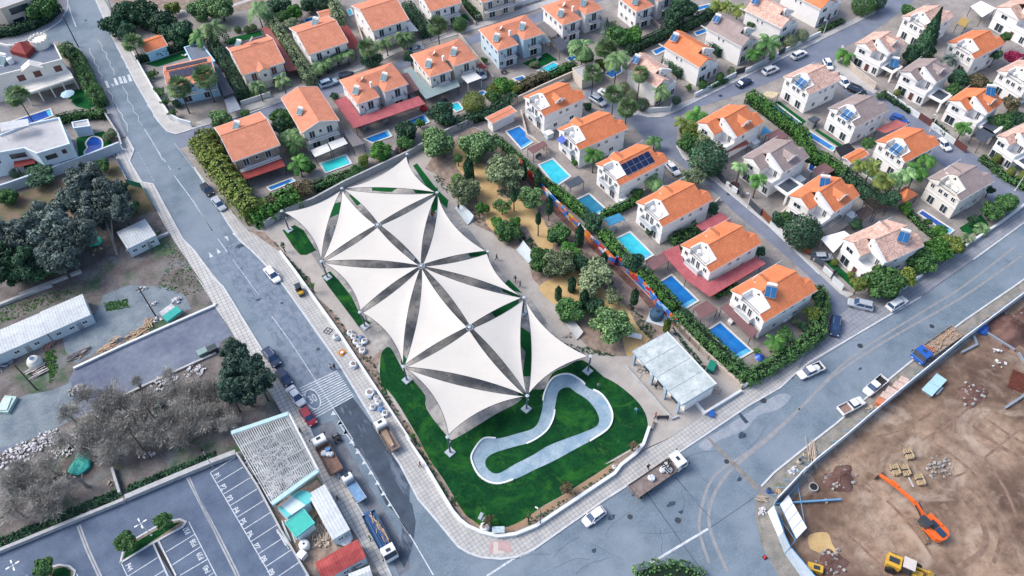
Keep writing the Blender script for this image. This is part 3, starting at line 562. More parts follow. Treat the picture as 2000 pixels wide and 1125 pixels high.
def heater(parent,x,y,z,rz,s=1.0,m=None,name='solar_water_heater',n=2,drum=True):
 """tilted collectors under a horizontal drum on a frame"""
 e=bpy.data.objects.new(name,None);COL.objects.link(e);e.parent=parent;e.location=(x,y,z);e.rotation_euler=(0,0,rz);e.scale=(s,s,s)
 def col():
  mb=MB();mb.obox((0,-.75,.72),(1.95,2.0,.1),0,0,R(38));return mb.mesh('collector',METAL)
 def gl():
  mb=MB()
  for sx in(-.49,.49):mb.obox((sx,-.78,.755),(.88,1.86,.1),0,0,R(38))
  return mb.mesh('collector_glass',m or SOLAR)
 def dr():
  mb=MB();mb.tube((-.85,.35,1.55),(.85,.35,1.55),.3,n=12);mb.tube((-.9,.35,1.55),(-.85,.35,1.55),.2,.3,n=12);return mb.mesh('drum',TANK)
 def st():
  mb=MB()
  for sx in(-.7,.7):mb.tube((sx,.35,0),(sx,.35,1.5),.04,n=5);mb.tube((sx,.35,1.2),(sx,-1.4,.1),.03,n=5);mb.tube((sx,-1.4,-.4),(sx,-1.4,.2),.03,n=5)
  return mb.mesh('stand',METAL)
 link('collector',cached('hc',col),e);link('collector_glass',cached(('hg',(m or SOLAR).name),gl),e)
 if drum:link('drum',cached('hd',dr),e)
 link('stand',cached('hs',st),e)
 return e
def dish(parent,x,y,z,s=1.0,rz=-2.2):
 mb=MB();mb.lathe([(.05,.0),(.35,.05),(.62,.16),(.8,.32),(.76,.32),(.58,.19),(.3,.09),(.02,.05)],n=16)
 mb.tube((0,0,0),(0,-.4,-.6),.05,n=6)
 o=mb.build('satellite_dish',TANK,parent,(x,y,z+.7*s));o.rotation_euler=(R(50),0,rz);o.scale=(s,s,s);return o
def drum_tank(parent,x,y,z,r=.5,h_=1.1,lying=False,rz=.0):
 mb=MB()
 if lying:mb.tube((-h_/2*math.cos(rz),-h_/2*math.sin(rz),r),(h_/2*math.cos(rz),h_/2*math.sin(rz),r),r,n=12)
 else:mb.lathe([(r*.95,0),(r,.1),(r,h_-.15),(r*.7,h_-.02),(.15,h_+.05),(.12,h_+.12)],n=14)
 return mb.build('water_tank',TANK,parent,(x,y,z))
def roof_slab(mb,poly,zf,t=.2,m=0):mb.prism(poly,lambda x,y:zf(x,y)-t,zf,m)
def dormer(parent,x,yf,W_,he,pitch,side,m,rm,w_=2.1):
 """gabled dormer on a slope of a roof with x-ridge; yf distance of its front from the eave"""
 tp=math.tan(pitch);yl=yf;zb=he+tp*yf
 ht=zb+1.15;wd=w_;tpd=.55;zr=ht+tpd*wd/2-.35;ze=ht-.35
 yend=(zr-he)/tp;yend_e=(ze-he)/tp
 f=(lambda p:p)if side=='S' else(lambda p:(p[0],W_-p[1],p[2]))
 mb=MB()
 y1=min(yend,W_/2+.4);y2=min(yend_e,W_/2)
 P=[(x-wd/2-.15,yl-.25,ze),(x,yl-.25,zr),(x+wd/2+.15,yl-.25,ze),(x+wd/2+.15,y2,ze),(x,y1,zr),(x-wd/2-.15,y2,ze)]
 Q=[(a,b,c-.14)for a,b,c in P]
 fs=[(0,1,4,5),(1,2,3,4),(7,6,11,10),(8,7,10,9),(0,6,7,1),(1,7,8,2),(2,8,9,3),(5,11,6,0)]
 mb.add([f(p)for p in P+Q],fs);d=mb.build('dormer',m,parent)
 w2=MB();wl=wd/2-.05
 V=[(x-wl,yl,zb-.3),(x+wl,yl,zb-.3),(x+wl,yl,ze-.1),(x,yl,zr-.16),(x-wl,yl,ze-.1),(x-wl,y2,ze-.15),(x+wl,y2,ze-.15)]
 w2.add([f(p)for p in V],[(0,1,2,3,4),(0,4,5),(1,6,2)])
 for a,b in(((x-wd/2-.2,ze),(x,zr)),((x,zr),(x+wd/2+.2,ze))):
  v=[(a[0],yl-.33,a[1]-.32),(b[0],yl-.33,b[1]-.32),(b[0],yl-.33,b[1]+.05),(a[0],yl-.33,a[1]+.05)]
  v2=[(p[0],p[1]+.07,p[2])for p in v]
  w2.add([f(p)for p in v+v2],[(0,1,2,3),(7,6,5,4),(3,2,6,7),(0,4,5,1),(0,3,7,4),(1,5,6,2)])
 w2.build('dormer_front',WHITE,d)
 g=MB();g.add([f(p)for p in[(x-.35,yl-.02,zb+.15),(x+.35,yl-.02,zb+.15),(x,yl-.02,zb+.75)]],[(0,1,2)]);g.build('vent',GLASS,d)
 return d
def corners(tsw,tse,tnw,he,unify=.5):
 """eave-corner pixels -> origin, rz, Lx, Wy"""
 a,b,c=G(tsw,he),G(tse,he),G(tnw,he)
 L=(b-a).length;W_=(c-a).length
 t1=math.atan2((b-a).y,(b-a).x);t2=math.atan2((c-a).y,(c-a).x)-math.pi/2
 rz=t1*.6+t2*.4
 return(a.x,a.y),rz,L,W_
def gable_wall(mb,x,y0,y1,z0,zf,t=.2):
 """wall piece in plane x (thickness inward), top follows zf(y)"""
 n=8;ys=[y0+(y1-y0)*k/n for k in range(n+1)]
 for a,b in zip(ys[:-1],ys[1:]):
  vs=[(x,a,z0),(x+t,a,z0),(x+t,b,z0),(x,b,z0),(x,a,zf(a)),(x+t,a,zf(a)),(x+t,b,zf(b)),(x,b,zf(b))]
  mb.add(vs,[(4,5,6,7),(0,4,7,3),(1,2,6,5)])
 mb.add([(x,y0,z0),(x+t,y0,z0),(x+t,y0,zf(y0)),(x,y0,zf(y0))],[(0,1,2,3)]);mb.add([(x,y1,z0),(x+t,y1,z0),(x+t,y1,zf(y1)),(x,y1,zf(y1))],[(3,2,1,0)])
def base(label,tsw,tse,tnw,he,rot90,group,extra_z=.0):
 (ox,oy),rz,L,W_=corners(tsw,tse,tnw,he)
 if rot90:
  ox,oy=ox+L*math.cos(rz),oy+L*math.sin(rz);rz+=math.pi/2;L,W_=W_,L
 return thing('house',label,'house',(ox,oy,0),rz,group),L,W_
GRP='two-storey houses with pitched roofs'
def house_a(label,tsw,tse,tnw,rx,ry,he=5.7,pitch=27,wall=WHITE,notch='tank',dorm=(),solar=None,pv=None,step=True,balc=True,awning=None,rot90=False,skyl=False,low=None):
 """gable front (local -x) with a cut-out roof terrace, wing step at the far end"""
 t,L,W_=base(label,tsw,tse,tnw,he,rot90,GRP);tp=math.tan(R(pitch));o=.38
 zf=lambda x,y:he+tp*(W_/2-abs(y-W_/2));rm=rx
 dn=2.5;ya,yb=W_*.17,W_*.70;hy=W_/2
 if not notch:dn=0
 e=1.7 if step else .0
 mb=MB()
 if notch:
  Sp=[(0,0),(L,0),(L,hy*.45),(L-e,hy*.45),(L-e,hy),(dn,hy),(dn,ya),(0,ya)]if step else[(0,0),(L,0),(L,hy),(dn,hy),(dn,ya),(0,ya)]
  Np=[(dn,hy),(L-e,hy),(L-e,W_),(0,W_),(0,yb),(dn,yb)]
 else:
  Sp=[(0,0),(L,0),(L,hy),(0,hy)];Np=[(0,hy),(L,hy),(L,W_),(0,W_)]
 roof_slab(mb,Sp,zf);roof_slab(mb,Np,zf)
 if step:
  zr=zf(0,hy*.45);z2=lambda x,y:zr-tp*(y-hy*.45)
  roof_slab(mb,[(L-e,hy*.45),(L,hy*.45),(L,hy*.9),(L-e,hy*.9)],z2)
 mb.ribbon([(max(dn,0),hy),(L-e,hy)],.24,he+tp*hy-.05,he+tp*hy+.06)
 roof=mb.build('roof',rm,t)
 fm=MB()
 fm.box(0,-.06,he-.3,L,.0-.003,he-.03);fm.build('gutter',FRAME,t);fm=MB();fm.box(0,W_+.003,he-.3,L,W_+.06,he-.03)
 fm.build('gutter',FRAME,t)
 mb=MB();mb.box(o,o,0,L-o-e,W_-o,he-.12)
 if step:mb.box(L-o-e,o,0,L-o,hy*.85,he-.12)
 gz=lambda y:zf(0,y)-.1
 if notch:
  gable_wall(mb,o-.33,o*.2,ya,he-.3,gz,.3);gable_wall(mb,o-.33,yb,W_-o*.2,he-.3,gz,.3)
  gable_wall(mb,dn-.12,ya,yb,he-.12,lambda y:zf(0,y)+.12,.25)
  for yy in(ya,yb):mb.prism([(o-.3,yy-.1),(dn,yy-.1),(dn,yy+.1),(o-.3,yy+.1)],he-.12,lambda x,y,yy=yy:zf(0,yy)+.1)
 else:gable_wall(mb,o,o,W_-o,he-.2,gz,.2)
 gable_wall(mb,L-o-e-.2,hy*.3,W_-o,he-.2,gz,.2)
 wl=mb.build('wall',wall,t)
 if notch:
  v=MB();v.add([(dn-.14,hy-.32,he+1.35),(dn-.14,hy+.42,he+1.15),(dn-.14,hy+.05,he+1.95)],[(0,1,2)]);v.build('gable_vent',GLASS,wl)
  railing(t,[(o-.2,ya+.1),(o-.2,yb-.1)],he-.1,.9)
  if notch=='tank':
   drum_tank(t,1.3,W_*.55,he-.1,.5,1.1);drum_tank(t,1.4,W_*.33,he-.1,.42,1.7,True,1.2)
  elif notch=='solar':
   heater(t,1.55,W_*.43,he-.1,R(-90),1.15,SOLAR)
 bd=MB();bd.box(o-.08,o-.08,2.75,o+.001,W_-o+.08,3.0);bd.box(o,o-.08,2.75,L-o-e,o+.001,3.0);bd.build('band',FRAME,t)
 zw=4.3
 for k,u in enumerate((.2,.42,.58,.82)):
  dd=(k in(1,2))and balc;window(t,'W',W_*u,zw-.15 if dd else zw+.15,.9,2.0 if dd else 1.1,o)
 for u in(.3,.7):window(t,'W',W_*u,1.25,1.5,2.0,o)
 if balc:balcony(t,o-1.1,o,W_*.28,W_*.72,3.05,'W',RAILW,True)
 for u in(.42,.58,.8):window(t,'S',L*u,4.3,.75,.75,o)
 window(t,'S',L*.3,1.5,1.0,1.1,o);window(t,'S',L*.7,1.5,1.2,1.1,o)
 for d in dorm:dormer(t,L*d[1],1.3,W_,he,R(pitch),d[0],rx,ry)
 if solar:heater(t,L*solar[0],W_*solar[1],zf(0,W_*solar[1]),solar[2],1.0,solar[3]if len(solar)>3 else SOLAR)
 if pv:
  x0,x1,y0,y1,nx,ny=pv;cell=MB()
  for i in range(nx):
   for j in range(ny):
    a,b=L*(x0+(x1-x0)*i/nx),L*(x0+(x1-x0)*(i+1)/nx);c,d=W_*(y0+(y1-y0)*j/ny),W_*(y0+(y1-y0)*(j+1)/ny)
    cell.prism([(a+.05,c+.05),(b-.05,c+.05),(b-.05,d-.05),(a+.05,d-.05)],lambda x,y:zf(x,y)+.08,lambda x,y:zf(x,y)+.15)
  cell.build('solar_array',PV,t)
  fr=MB();fr.prism([(L*x0,W_*y0),(L*x1,W_*y0),(L*x1,W_*y1),(L*x0,W_*y1)],lambda x,y:zf(x,y)+.01,lambda x,y:zf(x,y)+.075);fr.build('array_frame',RAILW,t)
 if awning:mb=MB();mb.prism([(o-1.3,W_*.62),(o,W_*.62),(o,W_*.85),(o-1.3,W_*.85)],lambda x,y:4.6+(x-o)*.5,lambda x,y:4.66+(x-o)*.5);mb.build('awning',plain('blue_awning',(.02,.08,.4)),t)
 ac=MB()
 for k in range(2):ac.box(L*.5+k*1.1,o-.35,.4,L*.5+.85+k*1.1,o,1.0)
 ac.build('air_conditioner',TANK,t)
 return t,L,W_
def house_b(label,tsw,tse,tnw,rx,ry,he=5.7,pitch=28,wall=WHITE,dorm=('S',),carport=None,solar=None,rot90=False,solar2=None,glassrail=False):
 """front wing with its own small gable, terrace beside it, main gable set back behind a white raking wall"""
 t,L,W_=base(label,tsw,tse,tnw,he,rot90,GRP);tp=math.tan(R(pitch));o=.38;hy=W_/2
 zf=lambda x,y:he+tp*(hy-abs(y-hy));d1=min(3.0,L*.27);yr=W_*.70;yv=yr-(W_-yr)
 zw_=lambda x,y:he+tp*((W_-yr)-abs(y-yr))
 mb=MB()
 roof_slab(mb,[(d1,0),(L,0),(L,hy*.5),(L-1.4,hy*.5),(L-1.4,hy),(d1,hy)],zf);roof_slab(mb,[(d1,hy),(L-1.4,hy),(L-1.4,W_),(d1,W_)],zf)
 roof_slab(mb,[(0,yr),(d1,yr),(d1,W_),(0,W_)],zw_);roof_slab(mb,[(0,yv),(d1,yv),(d1,yr),(0,yr)],zw_)
 zr=zf(0,hy*.5);roof_slab(mb,[(L-1.4,hy*.5),(L,hy*.5),(L,hy),(L-1.4,hy)],lambda x,y:zr-tp*(y-hy*.5))
 mb.ribbon([(d1,hy),(L-1.4,hy)],.24,he+tp*hy-.05,he+tp*hy+.06)
 mb.build('roof',rx,t)
 fm=MB();fm.box(d1,-.06,he-.3,L,-.003,he-.03);fm.build('gutter',FRAME,t);fm=MB();fm.box(0,W_+.003,he-.3,L,W_+.06,he-.03);fm.build('gutter',FRAME,t)
 mb=MB();mb.box(d1+.1,o,0,L-o-1.4,W_-o,he-.12);mb.box(L-o-1.4,o,0,L-o,hy*.9,he-.12)
 mb.box(o,max(yv,0)+o,0,d1+.1,W_-o,he-.12);mb.box(o,o,0,d1+.1,max(yv,0)+o,3.0)
 gable_wall(mb,o-.3,max(yv,0)+.1,W_-.05,he-.35,lambda y:zw_(0,y)-.02,.3)
 gable_wall(mb,L-o-1.6,hy*.3,W_-o,he-.2,lambda y:zf(0,y)-.1,.2)
 wl=mb.build('wall',wall,t)
 gp=MB();gable_wall(gp,d1-.55,.0,hy+.35,he-.3,lambda y:zf(0,y)+.14,.6);gp.build('gable_parapet',plain('white_paint',(.78,.78,.77),.7),t)
 v=MB();v.add([(d1-.57,hy-.55,he+tp*hy-1.55),(d1-.57,hy-.05,he+tp*hy-1.35),(d1-.57,hy-.25,he+tp*hy-.8)],[(0,1,2)]);v.build('gable_vent',GLASS,t)
 railing(t,[(o+.06,max(yv,0)+o),(o+.06,o+.06),(d1,o+.06)],3.0,.9,WHITE,'terrace_parapet',not glassrail)
 bd=MB();bd.box(o-.08,o-.08,2.7,o+.001,W_-o+.08,2.95);bd.box(o,o-.08,2.7,L-o-1.4,o+.001,2.95);bd.build('band',FRAME,t)
 window(t,'W',W_*.74,4.3,1.7,1.1,o,cols=2);window(t,'W',W_*.74,1.25,2.1,2.1,o,cols=2);window(t,'W',W_*.42,1.1,1.1,2.1,o,style='shutter',cols=1);window(t,'W',W_*.16,1.3,1.2,1.8,o)
 window(t,'W',max(yv*.5,1.2),4.1,.8,1.9,d1+.1);window(t,'S',L*.5,4.3,.75,.75,o);window(t,'S',L*.65,1.5,1.3,1.1,o)
 for d in dorm:dormer(t,L*.6,1.2,W_,he,R(pitch),d,rx,ry,2.2)
 if rot90:
  for u in(.45,.56):window(t,'N',L*u,4.4,.5,.8,W_-o,cols=1)
  heater(t,L*.8,W_*.68,zf(0,W_*.68),R(-165),.85,SOLAR)
 if carport:
  x0,x1,dp=carport;f=MB()
  f.ribbon([(x0+.3,-dp+.3),(x1-.3,-dp+.3),(x1-.3,o-.4),(x0+.3,o-.4)],.6,2.6,3.0,closed=True)
  for px_ in(x0+.3,x1-.3):f.box(px_-.18,-dp+.12,0,px_+.18,-dp+.48,2.6)
  c=f.build('carport',WHITE,t);g=MB();g.box(x0+.6,-dp+.6,2.72,x1-.6,o-.7,2.86);g.build('carport_cover',DGREY,c)
 if solar:heater(t,L*solar[0],W_*solar[1],zf(0,W_*solar[1]),solar[2],1.0,SOLAR)
 if solar2:heater(t,solar2[0],solar2[1],3.0,solar2[2],1.0,SOLAR)
 return t,L,W_
def house_g(label,tsw,tse,tnw,rx,ry,he=5.7,pitch=22,ridge='x',wall=WHITE,heaters=(),dishes=(),wstyle='glass',porch=None,balc=True,rot90=False,lowwin=True,pv=None,name='house',wins=True):
 """plain gable"""
 t,L,W_=base(label,tsw,tse,tnw,he,rot90,GRP);t.name=name;tp=math.tan(R(pitch));o=.4
 if ridge=='x':zf=lambda x,y:he+tp*(W_/2-abs(y-W_/2))
 else:zf=lambda x,y:he+tp*(L/2-abs(x-L/2))
 mb=MB()
 if ridge=='x':
  roof_slab(mb,[(0,0),(L,0),(L,W_/2),(0,W_/2)],zf);roof_slab(mb,[(0,W_/2),(L,W_/2),(L,W_),(0,W_)],zf);mb.ribbon([(0,W_/2),(L,W_/2)],.24,he+tp*W_/2-.05,he+tp*W_/2+.06)
 else:
  roof_slab(mb,[(0,0),(L/2,0),(L/2,W_),(0,W_)],zf);roof_slab(mb,[(L/2,0),(L,0),(L,W_),(L/2,W_)],zf);mb.ribbon([(L/2,0),(L/2,W_)],.24,he+tp*L/2-.05,he+tp*L/2+.06)
 mb.build('roof',rx if ridge=='x' else ry,t)
 fm=MB()
 if ridge=='x':fm.box(0,-.07,he-.3,L,-.003,he-.02);fm.box(0,W_+.003,he-.3,L,W_+.07,he-.02)
 else:fm.box(-.07,0,he-.3,-.003,W_,he-.02);fm.box(L+.003,0,he-.3,L+.07,W_,he-.02)
 for k in(0,1):
  if ridge=='x':
   X_=-.09 if k==0 else L+.003
   for a,b in((0,W_/2),(W_/2,W_)):fm.prism([(X_,a),(X_+.087,a),(X_+.087,b),(X_,b)],lambda x,y:zf(0,y)-.22,lambda x,y:zf(0,y)+.05)
  else:
   Y_=-.09 if k==0 else W_+.003
   for a,b in((0,L/2),(L/2,L)):fm.prism([(a,Y_),(b,Y_),(b,Y_+.087),(a,Y_+.087)],lambda x,y:zf(x,0)-.22,lambda x,y:zf(x,0)+.05)
 fm.build('verge_board',FRAME,t)
 mb=MB();mb.box(o,o,0,L-o,W_-o,he-.12)
 if ridge=='x':gable_wall(mb,o,o,W_-o,he-.2,lambda y:zf(0,y)-.1);gable_wall(mb,L-o-.2,o,W_-o,he-.2,lambda y:zf(0,y)-.1)
 else:
  for yy in(o,W_-o-.2):mb.add([(o,yy,he-.2),(L-o,yy,he-.2),(L-o,yy,zf(L-o,0)-.1),(L/2,yy,zf(L/2,0)-.1),(o,yy,zf(o,0)-.1)],[(0,1,2,3,4)])
 mb.build('wall',wall,t)
 if wins:
  for u in(.25,.72):window(t,'S',L*u,4.1 if balc else 4.3,1.3,1.9 if balc else 1.1,o,wstyle)
  if L>7:window(t,'S',L*.48,4.4,.7,.9,o,wstyle,1)
  if lowwin:window(t,'S',L*.3,1.3,1.8,2.0,o);window(t,'S',L*.7,1.3,1.4,2.0,o)
  for u in(.25,.55,.8):window(t,'W',W_*u,4.3,.8,1.0,o,wstyle)
  for u in(.3,.65):window(t,'W',W_*u,1.5,.9,1.1,o,wstyle)
  if balc:balcony(t,o+.3,L-o-.3,o-1.2,o,2.95,'S')
 for h_ in heaters:heater(t,L*h_[0],W_*h_[1],zf(L*h_[0],W_*h_[1]),h_[2],(h_[3]if len(h_)>3 else 1.0)*.8,SOLARG)
 for d in dishes:dish(t,L*d[0],W_*d[1],zf(L*d[0],W_*d[1]),d[2])
 if porch:
  u,wd=porch;x0=L*u-wd/2;z1=he+.25;mb=MB();zz=lambda x,y:z1+.5*(wd/2-abs(x-L*u))
  roof_slab(mb,[(x0-.2,-1.2),(L*u,-1.2),(L*u,W_*.3),(x0-.2,W_*.3)],zz,.12);roof_slab(mb,[(L*u,-1.2),(x0+wd+.2,-1.2),(x0+wd+.2,W_*.3),(L*u,W_*.3)],zz,.12);b=mb.build('porch_roof',ry,t)
  mb=MB();mb.box(x0,-1.0,3.0,x0+wd,o,z1-.1);mb.add([(x0,-1.0,z1-.1),(x0+wd,-1.0,z1-.1),(L*u,-1.0,zz(L*u,0)-.14)],[(0,1,2)]);mb.build('porch_wall',wall,b)
  window(t,'S',L*u,4.6,.8,.9,-1.0,wstyle,1)
 for x0,x1,y0,y1,nx,ny in pv or():
  cell=MB()
  for i in range(nx):
   for j in range(ny):
    a,b=L*(x0+(x1-x0)*i/nx),L*(x0+(x1-x0)*(i+1)/nx);c,d=W_*(y0+(y1-y0)*j/ny),W_*(y0+(y1-y0)*(j+1)/ny)
    cell.prism([(a+.05,c+.05),(b-.05,c+.05),(b-.05,d-.05),(a+.05,d-.05)],lambda x,y:zf(x,y)+.08,lambda x,y:zf(x,y)+.15)
  cell.build('solar_array',PV,t)
 return t,L,W_
def hip(mb,x0,x1,y0,y1,he,tp,dz=.0):
 w_,l_=x1-x0,y1-y0;z=he+dz
 if w_<=l_:
  r=w_/2;A=(x0+r,y0+r,z+tp*r);B=(x0+r,y1-r,z+tp*r)
  vs=[(x0,y0,z),(x1,y0,z),(x1,y1,z),(x0,y1,z),A,B];fs=[(0,1,4),(1,2,5,4),(2,3,5),(3,0,4,5),(3,2,1,0)]
 else:
  r=l_/2;A=(x0+r,y0+r,z+tp*r);B=(x1-r,y0+r,z+tp*r)
  vs=[(x0,y0,z),(x1,y0,z),(x1,y1,z),(x0,y1,z),A,B];fs=[(0,1,5,4),(1,2,5),(2,3,4,5),(3,0,4),(3,2,1,0)]
 mb.add(vs,fs)
def house_h(label,tnw,tsw1,tse1,tsw2,tse2,wall=WHITE,he=5.7,pitch=21,heaters=True,roofm=None,lawn=False,tne=None):
 """wide hipped pair: two bays to the south, the west one reaching further"""
 A=G(tsw1,he);B=G(tse1,he);N=G(tnw,he);A2=G(tsw2,he);B2=G(tse2,he)
 rz=math.atan2((B2-A2).y,(B2-A2).x)*.5+math.atan2((B-A).y,(B-A).x)*.5
 t=thing('house',label,'house',(A.x,A.y,0),rz,GRP)
 inv=Matrix.Rotation(-rz,2)
 def loc(p):q=inv@Vector((p.x-A.x,p.y-A.y));return q.x,q.y
 a=loc(B)[0];D=loc(N)[1];x2,y2=loc(A2);L=loc(B2)[0];y2=max((y2+loc(B2)[1])/2,1.0);x2=max(x2,a+.6)
 tp=math.tan(R(pitch));o=.4;dm=D-min(D*.62,7.2)
 mb=MB();hip(mb,0,L,max(dm,y2+1.0),D,he,tp);hip(mb,.02,a,0,D-.3,he,tp,-.012);hip(mb,x2,L-.02,y2,D-.3,he,tp,-.024)
 mb.build('roof',roofm or TCX,t)
 fm=MB();fm.ribbon([(-.03,D),(-.03,-.03),(a,-.03)],.08,he-.28,he-.014);fm.build('gutter',FRAME,t);fm=MB();fm.ribbon([(x2,y2-.03),(L,y2-.03)],.08,he-.28,he-.026);fm.build('gutter',FRAME,t)
 mb=MB();mb.box(o,o,0,a-o,D-o,he-.03);mb.box(a-o,max(dm,y2+1)+o,0,L-o,D-o,he-.03);mb.box(x2+o,y2+o,0,L-o,max(dm,y2+1)+o,he-.03);mb.build('wall',wall,t)
 for(u,off)in((a*.58,o),(x2+(L-x2)*.55,y2+o)):
  window(t,'S',u,4.0,1.4,2.1,off);window(t,'S',u,1.2,2.0,2.1,off)
  balcony(t,u-1.6,u+1.6,off-1.2,off,2.95,'S')
 window(t,'S',a*.22,4.3,.6,.8,o,cols=1);window(t,'S',a*.2,1.5,1.0,1.1,o)
 for u in(.15,.38,.6,.82):window(t,'W',D*u,4.3,.9,1.1,o)
 for u in(.2,.5,.75):window(t,'W',D*u,1.5,.9,1.1,o)
 if heaters:
  z1=he+tp*a*.35;heater(t,a*.3,D*.33,he+tp*a*.3,R(-50),.8,SOLARG);heater(t,x2+(L-x2)*.35,y2+(D-y2)*.38,he+tp*(L-x2)*.3,R(-50),.8,SOLARG)
  dish(t,a*.75,D*.6,he+tp*1.6,.8)
 mb=MB();mb.box(a*.9,D*.35,he,a*.9+.5,D*.35+.5,he+1.6);mb.build('chimney',WHITE,t)
 return t,L,D
def canopy(label,pts,h_,m,posts=True,th=.12,name='canopy',cat='canopy',slope=.0,slats=0,postm=None,hipm=False):
 c=W2(pts,h_);cx=sum(p[0]for p in c)/len(c);cy=sum(p[1]for p in c)/len(c);lp=[(x-cx,y-cy)for x,y in c]
 t=thing(name,label,cat,(cx,cy,0))
 if hipm:
  mb=MB();n=len(lp);mb.add([(x,y,h_)for x,y in lp]+[(0,0,h_+hipm)],[(i,(i+1)%n,n)for i in range(n)]+[tuple(range(n-1,-1,-1))]);mb.build('roof',m,t)
 elif slats:
  a,b,c_,d=[Vector(p)for p in lp[:4]];mb=MB()
  mb.ribbon([tuple(a),tuple(d)],.14,h_-.2,h_);mb.ribbon([tuple(b),tuple(c_)],.14,h_-.2,h_)
  for k in range(slats+1):u=k/slats;mb.ribbon([tuple(a.lerp(d,u)),tuple(b.lerp(c_,u))],.12,h_+.002,h_+.16)
  mb.build('slats',m,t)
 else:mb=MB();mb.prism(lp,h_-th,h_);mb.build('roof',m,t)
 if posts:
  for k,(x,y)in enumerate(lp):
   if k%max(1,len(lp)//6+1)==0 or len(lp)<=5:
    mb=MB();mb.tube((x*.93,y*.93,0),(x*.93,y*.93,h_-th),.07,n=6);mb.build('post',postm or DMET,t)
 return t
STEPM=water('pool_steps',(.08,.38,.6),(.12,.45,.68))
def pool(label,pts,m,rim=.35,sm=False,rimm=None):
 w=W2(pts);
 if sm:w=smooth(w,6,True)
 cx=sum(p[0]for p in w)/len(w);cy=sum(p[1]for p in w)/len(w);lp=[(x-cx,y-cy)for x,y in w]
 a=sum(lp[i][0]*lp[(i+1)%len(lp)][1]-lp[(i+1)%len(lp)][0]*lp[i][1]for i in range(len(lp)))
 if a<0:lp=lp[::-1]
 t=thing('swimming_pool',label,'swimming pool',(cx,cy,0),group='garden swimming pools')
 mb=MB();mb.ribbon(lp,rim,.02,.17,closed=True);mb.build('coping',rimm or plain('pool_coping',(.6,.6,.58),.8),t)
 mb=MB();mb.sheet(lp,.06);mb.build('water',m,t)
 if len(lp)==4 and rim:
  v=[Vector(p)for p in lp];k=0 if(v[1]-v[0]).length<(v[2]-v[1]).length else 1;v=v[k:]+v[:k]
  mb=MB();mb.sheet([tuple(v[0].lerp(v[1],.1)),tuple(v[0].lerp(v[1],.9)),tuple((v[1].lerp(v[2],.13)).lerp(v[0].lerp(v[3],.13),.1)),tuple((v[0].lerp(v[3],.13)).lerp(v[1].lerp(v[2],.13),.1))],.066);mb.build('steps',STEPM,t)
 return t
HD={}
def H(k,v):HD[k]=v
o45=R(-50)
house_a('white house with orange roof, south dormer and roof terrace above the walled pool',K1(2,0,1060,850),K1(2,0,1360,715),K1(2,0,910,705),ORX,ORY,dorm=(('S',.45),),notch='tank')
house_a('white house with orange roof and small blue awning, facing the park garden',K1(2,0,1320,1100),K1(3,0,170,940),K1(2,0,1158,940),ORX,ORY,dorm=(('N',.3),),awning=True)
house_a('white house whose orange roof carries a large dark blue solar array',K1(3,1,115,310),K1(3,1,470,130),(1163,320),ORX,ORY,dorm=(('N',.3),),pv=(.2,.78,.12,.42,5,2),notch='open')
house_a('white house with plain orange roof beside the cyan pool with the blue glass canopy',K1(3,1,430,610),K1(3,1,800,415),K1(3,1,230,430),ORX,ORY,dorm=(('N',.45),))
house_a('white house with orange roof wrapped by a low bright red metal veranda',K1(3,1,780,945),K1(3,1,1160,735),K1(3,1,555,745),ORX,ORY,dorm=(('N',.45),))
house_a('white house with orange roof on the street corner, behind the rounded clipped hedge',(1493.6,628.8),(1596.5,566.4),(1426.9,566.4),ORX,ORY,dorm=(('N',.4),),notch='open',solar=(.33,.42,o45))
house_b('white house with orange roof and dark red porch on the side street bend',K1(3,0,900,1050),K1(3,0,1185,905),K1(3,0,660,905),ORX,ORY)
house_b('white house with grey-brown roof and dark panelled carport by the street',K1(3,1,1240,260),K1(3,1,1530,115),K1(3,1,985,118),GRX,GRY,carport=(1.2,6.2,3.6))
house_b('white house with bright orange roof between the slatted pergolas',K1(4,1,110,560),K1(4,1,405,400),(1533,387),ORX,ORY,solar=(.6,.68,o45))
house_b('large white house with mottled salmon roof and grey water heater near the main road',K1(4,1,475,915),K1(4,1,830,735),K1(4,1,262,690),SAX,SAY,dorm=('N',),solar=(.72,.32,o45))
house_a('white house with mottled salmon roof and blue terrace collectors, beside the long blue pool',(1581,185),(1644,155),(1530,149),SAX,SAY,notch='solar',balc=False)
house_a('white house with grey roof and blue collectors on its terrace',K1(4,0,345,930),K1(4,0,588,805),K1(4,0,140,790),GRX,GRY,notch='solar',balc=False)
house_a('white house with orange roof and blue collectors, behind the palms',(1769,317),(1836,281),(1711,275),ORX,ORY,notch='solar',balc=False)
house_a('cream house with grey-brown roof behind a narrow dark blue pool',K1(4,1,1115,420),K1(4,1,1365,280),K1(4,1,868,255),GRX,GRY,wall=CREAM,dorm=(('N',.4),),balc=False)
house_b('white house with mottled salmon roof behind the curved boundary wall at the junction',K1(4,0,550,425),K1(4,0,735,335),K1(4,0,320,335),SAX,SAY,carport=(.6,4.6,3.2),solar2=(3.6,-1.2,R(-60)))
house_b('white house with grey-brown roof and dormer, in the middle of the far right group',K1(4,0,890,640),K1(4,0,1080,535),K1(4,0,645,540),GRX,GRY,carport=(1.0,5.6,3.6))
house_b('white house with orange roof, dormer and pale blue collector near the right edge',K1(4,0,1265,865),K1(4,0,1450,765),K1(4,0,1000,750),ORX,ORY,carport=(1.0,5.6,3.6),solar=(.78,.4,o45))
house_b('white house with pale salmon roof cut by the right edge of the picture',K1(4,0,1545,1110),K1(4,0,1760,990),K1(4,0,1385,990),SAX,SAY,carport=(.4,5.6,3.6))
house_a('white house with salmon roof beside the tall cone-shaped conifer',K1(4,0,865,222),K1(4,0,1078,130),K1(4,0,670,125),SAX,SAY,notch='tank',balc=False)
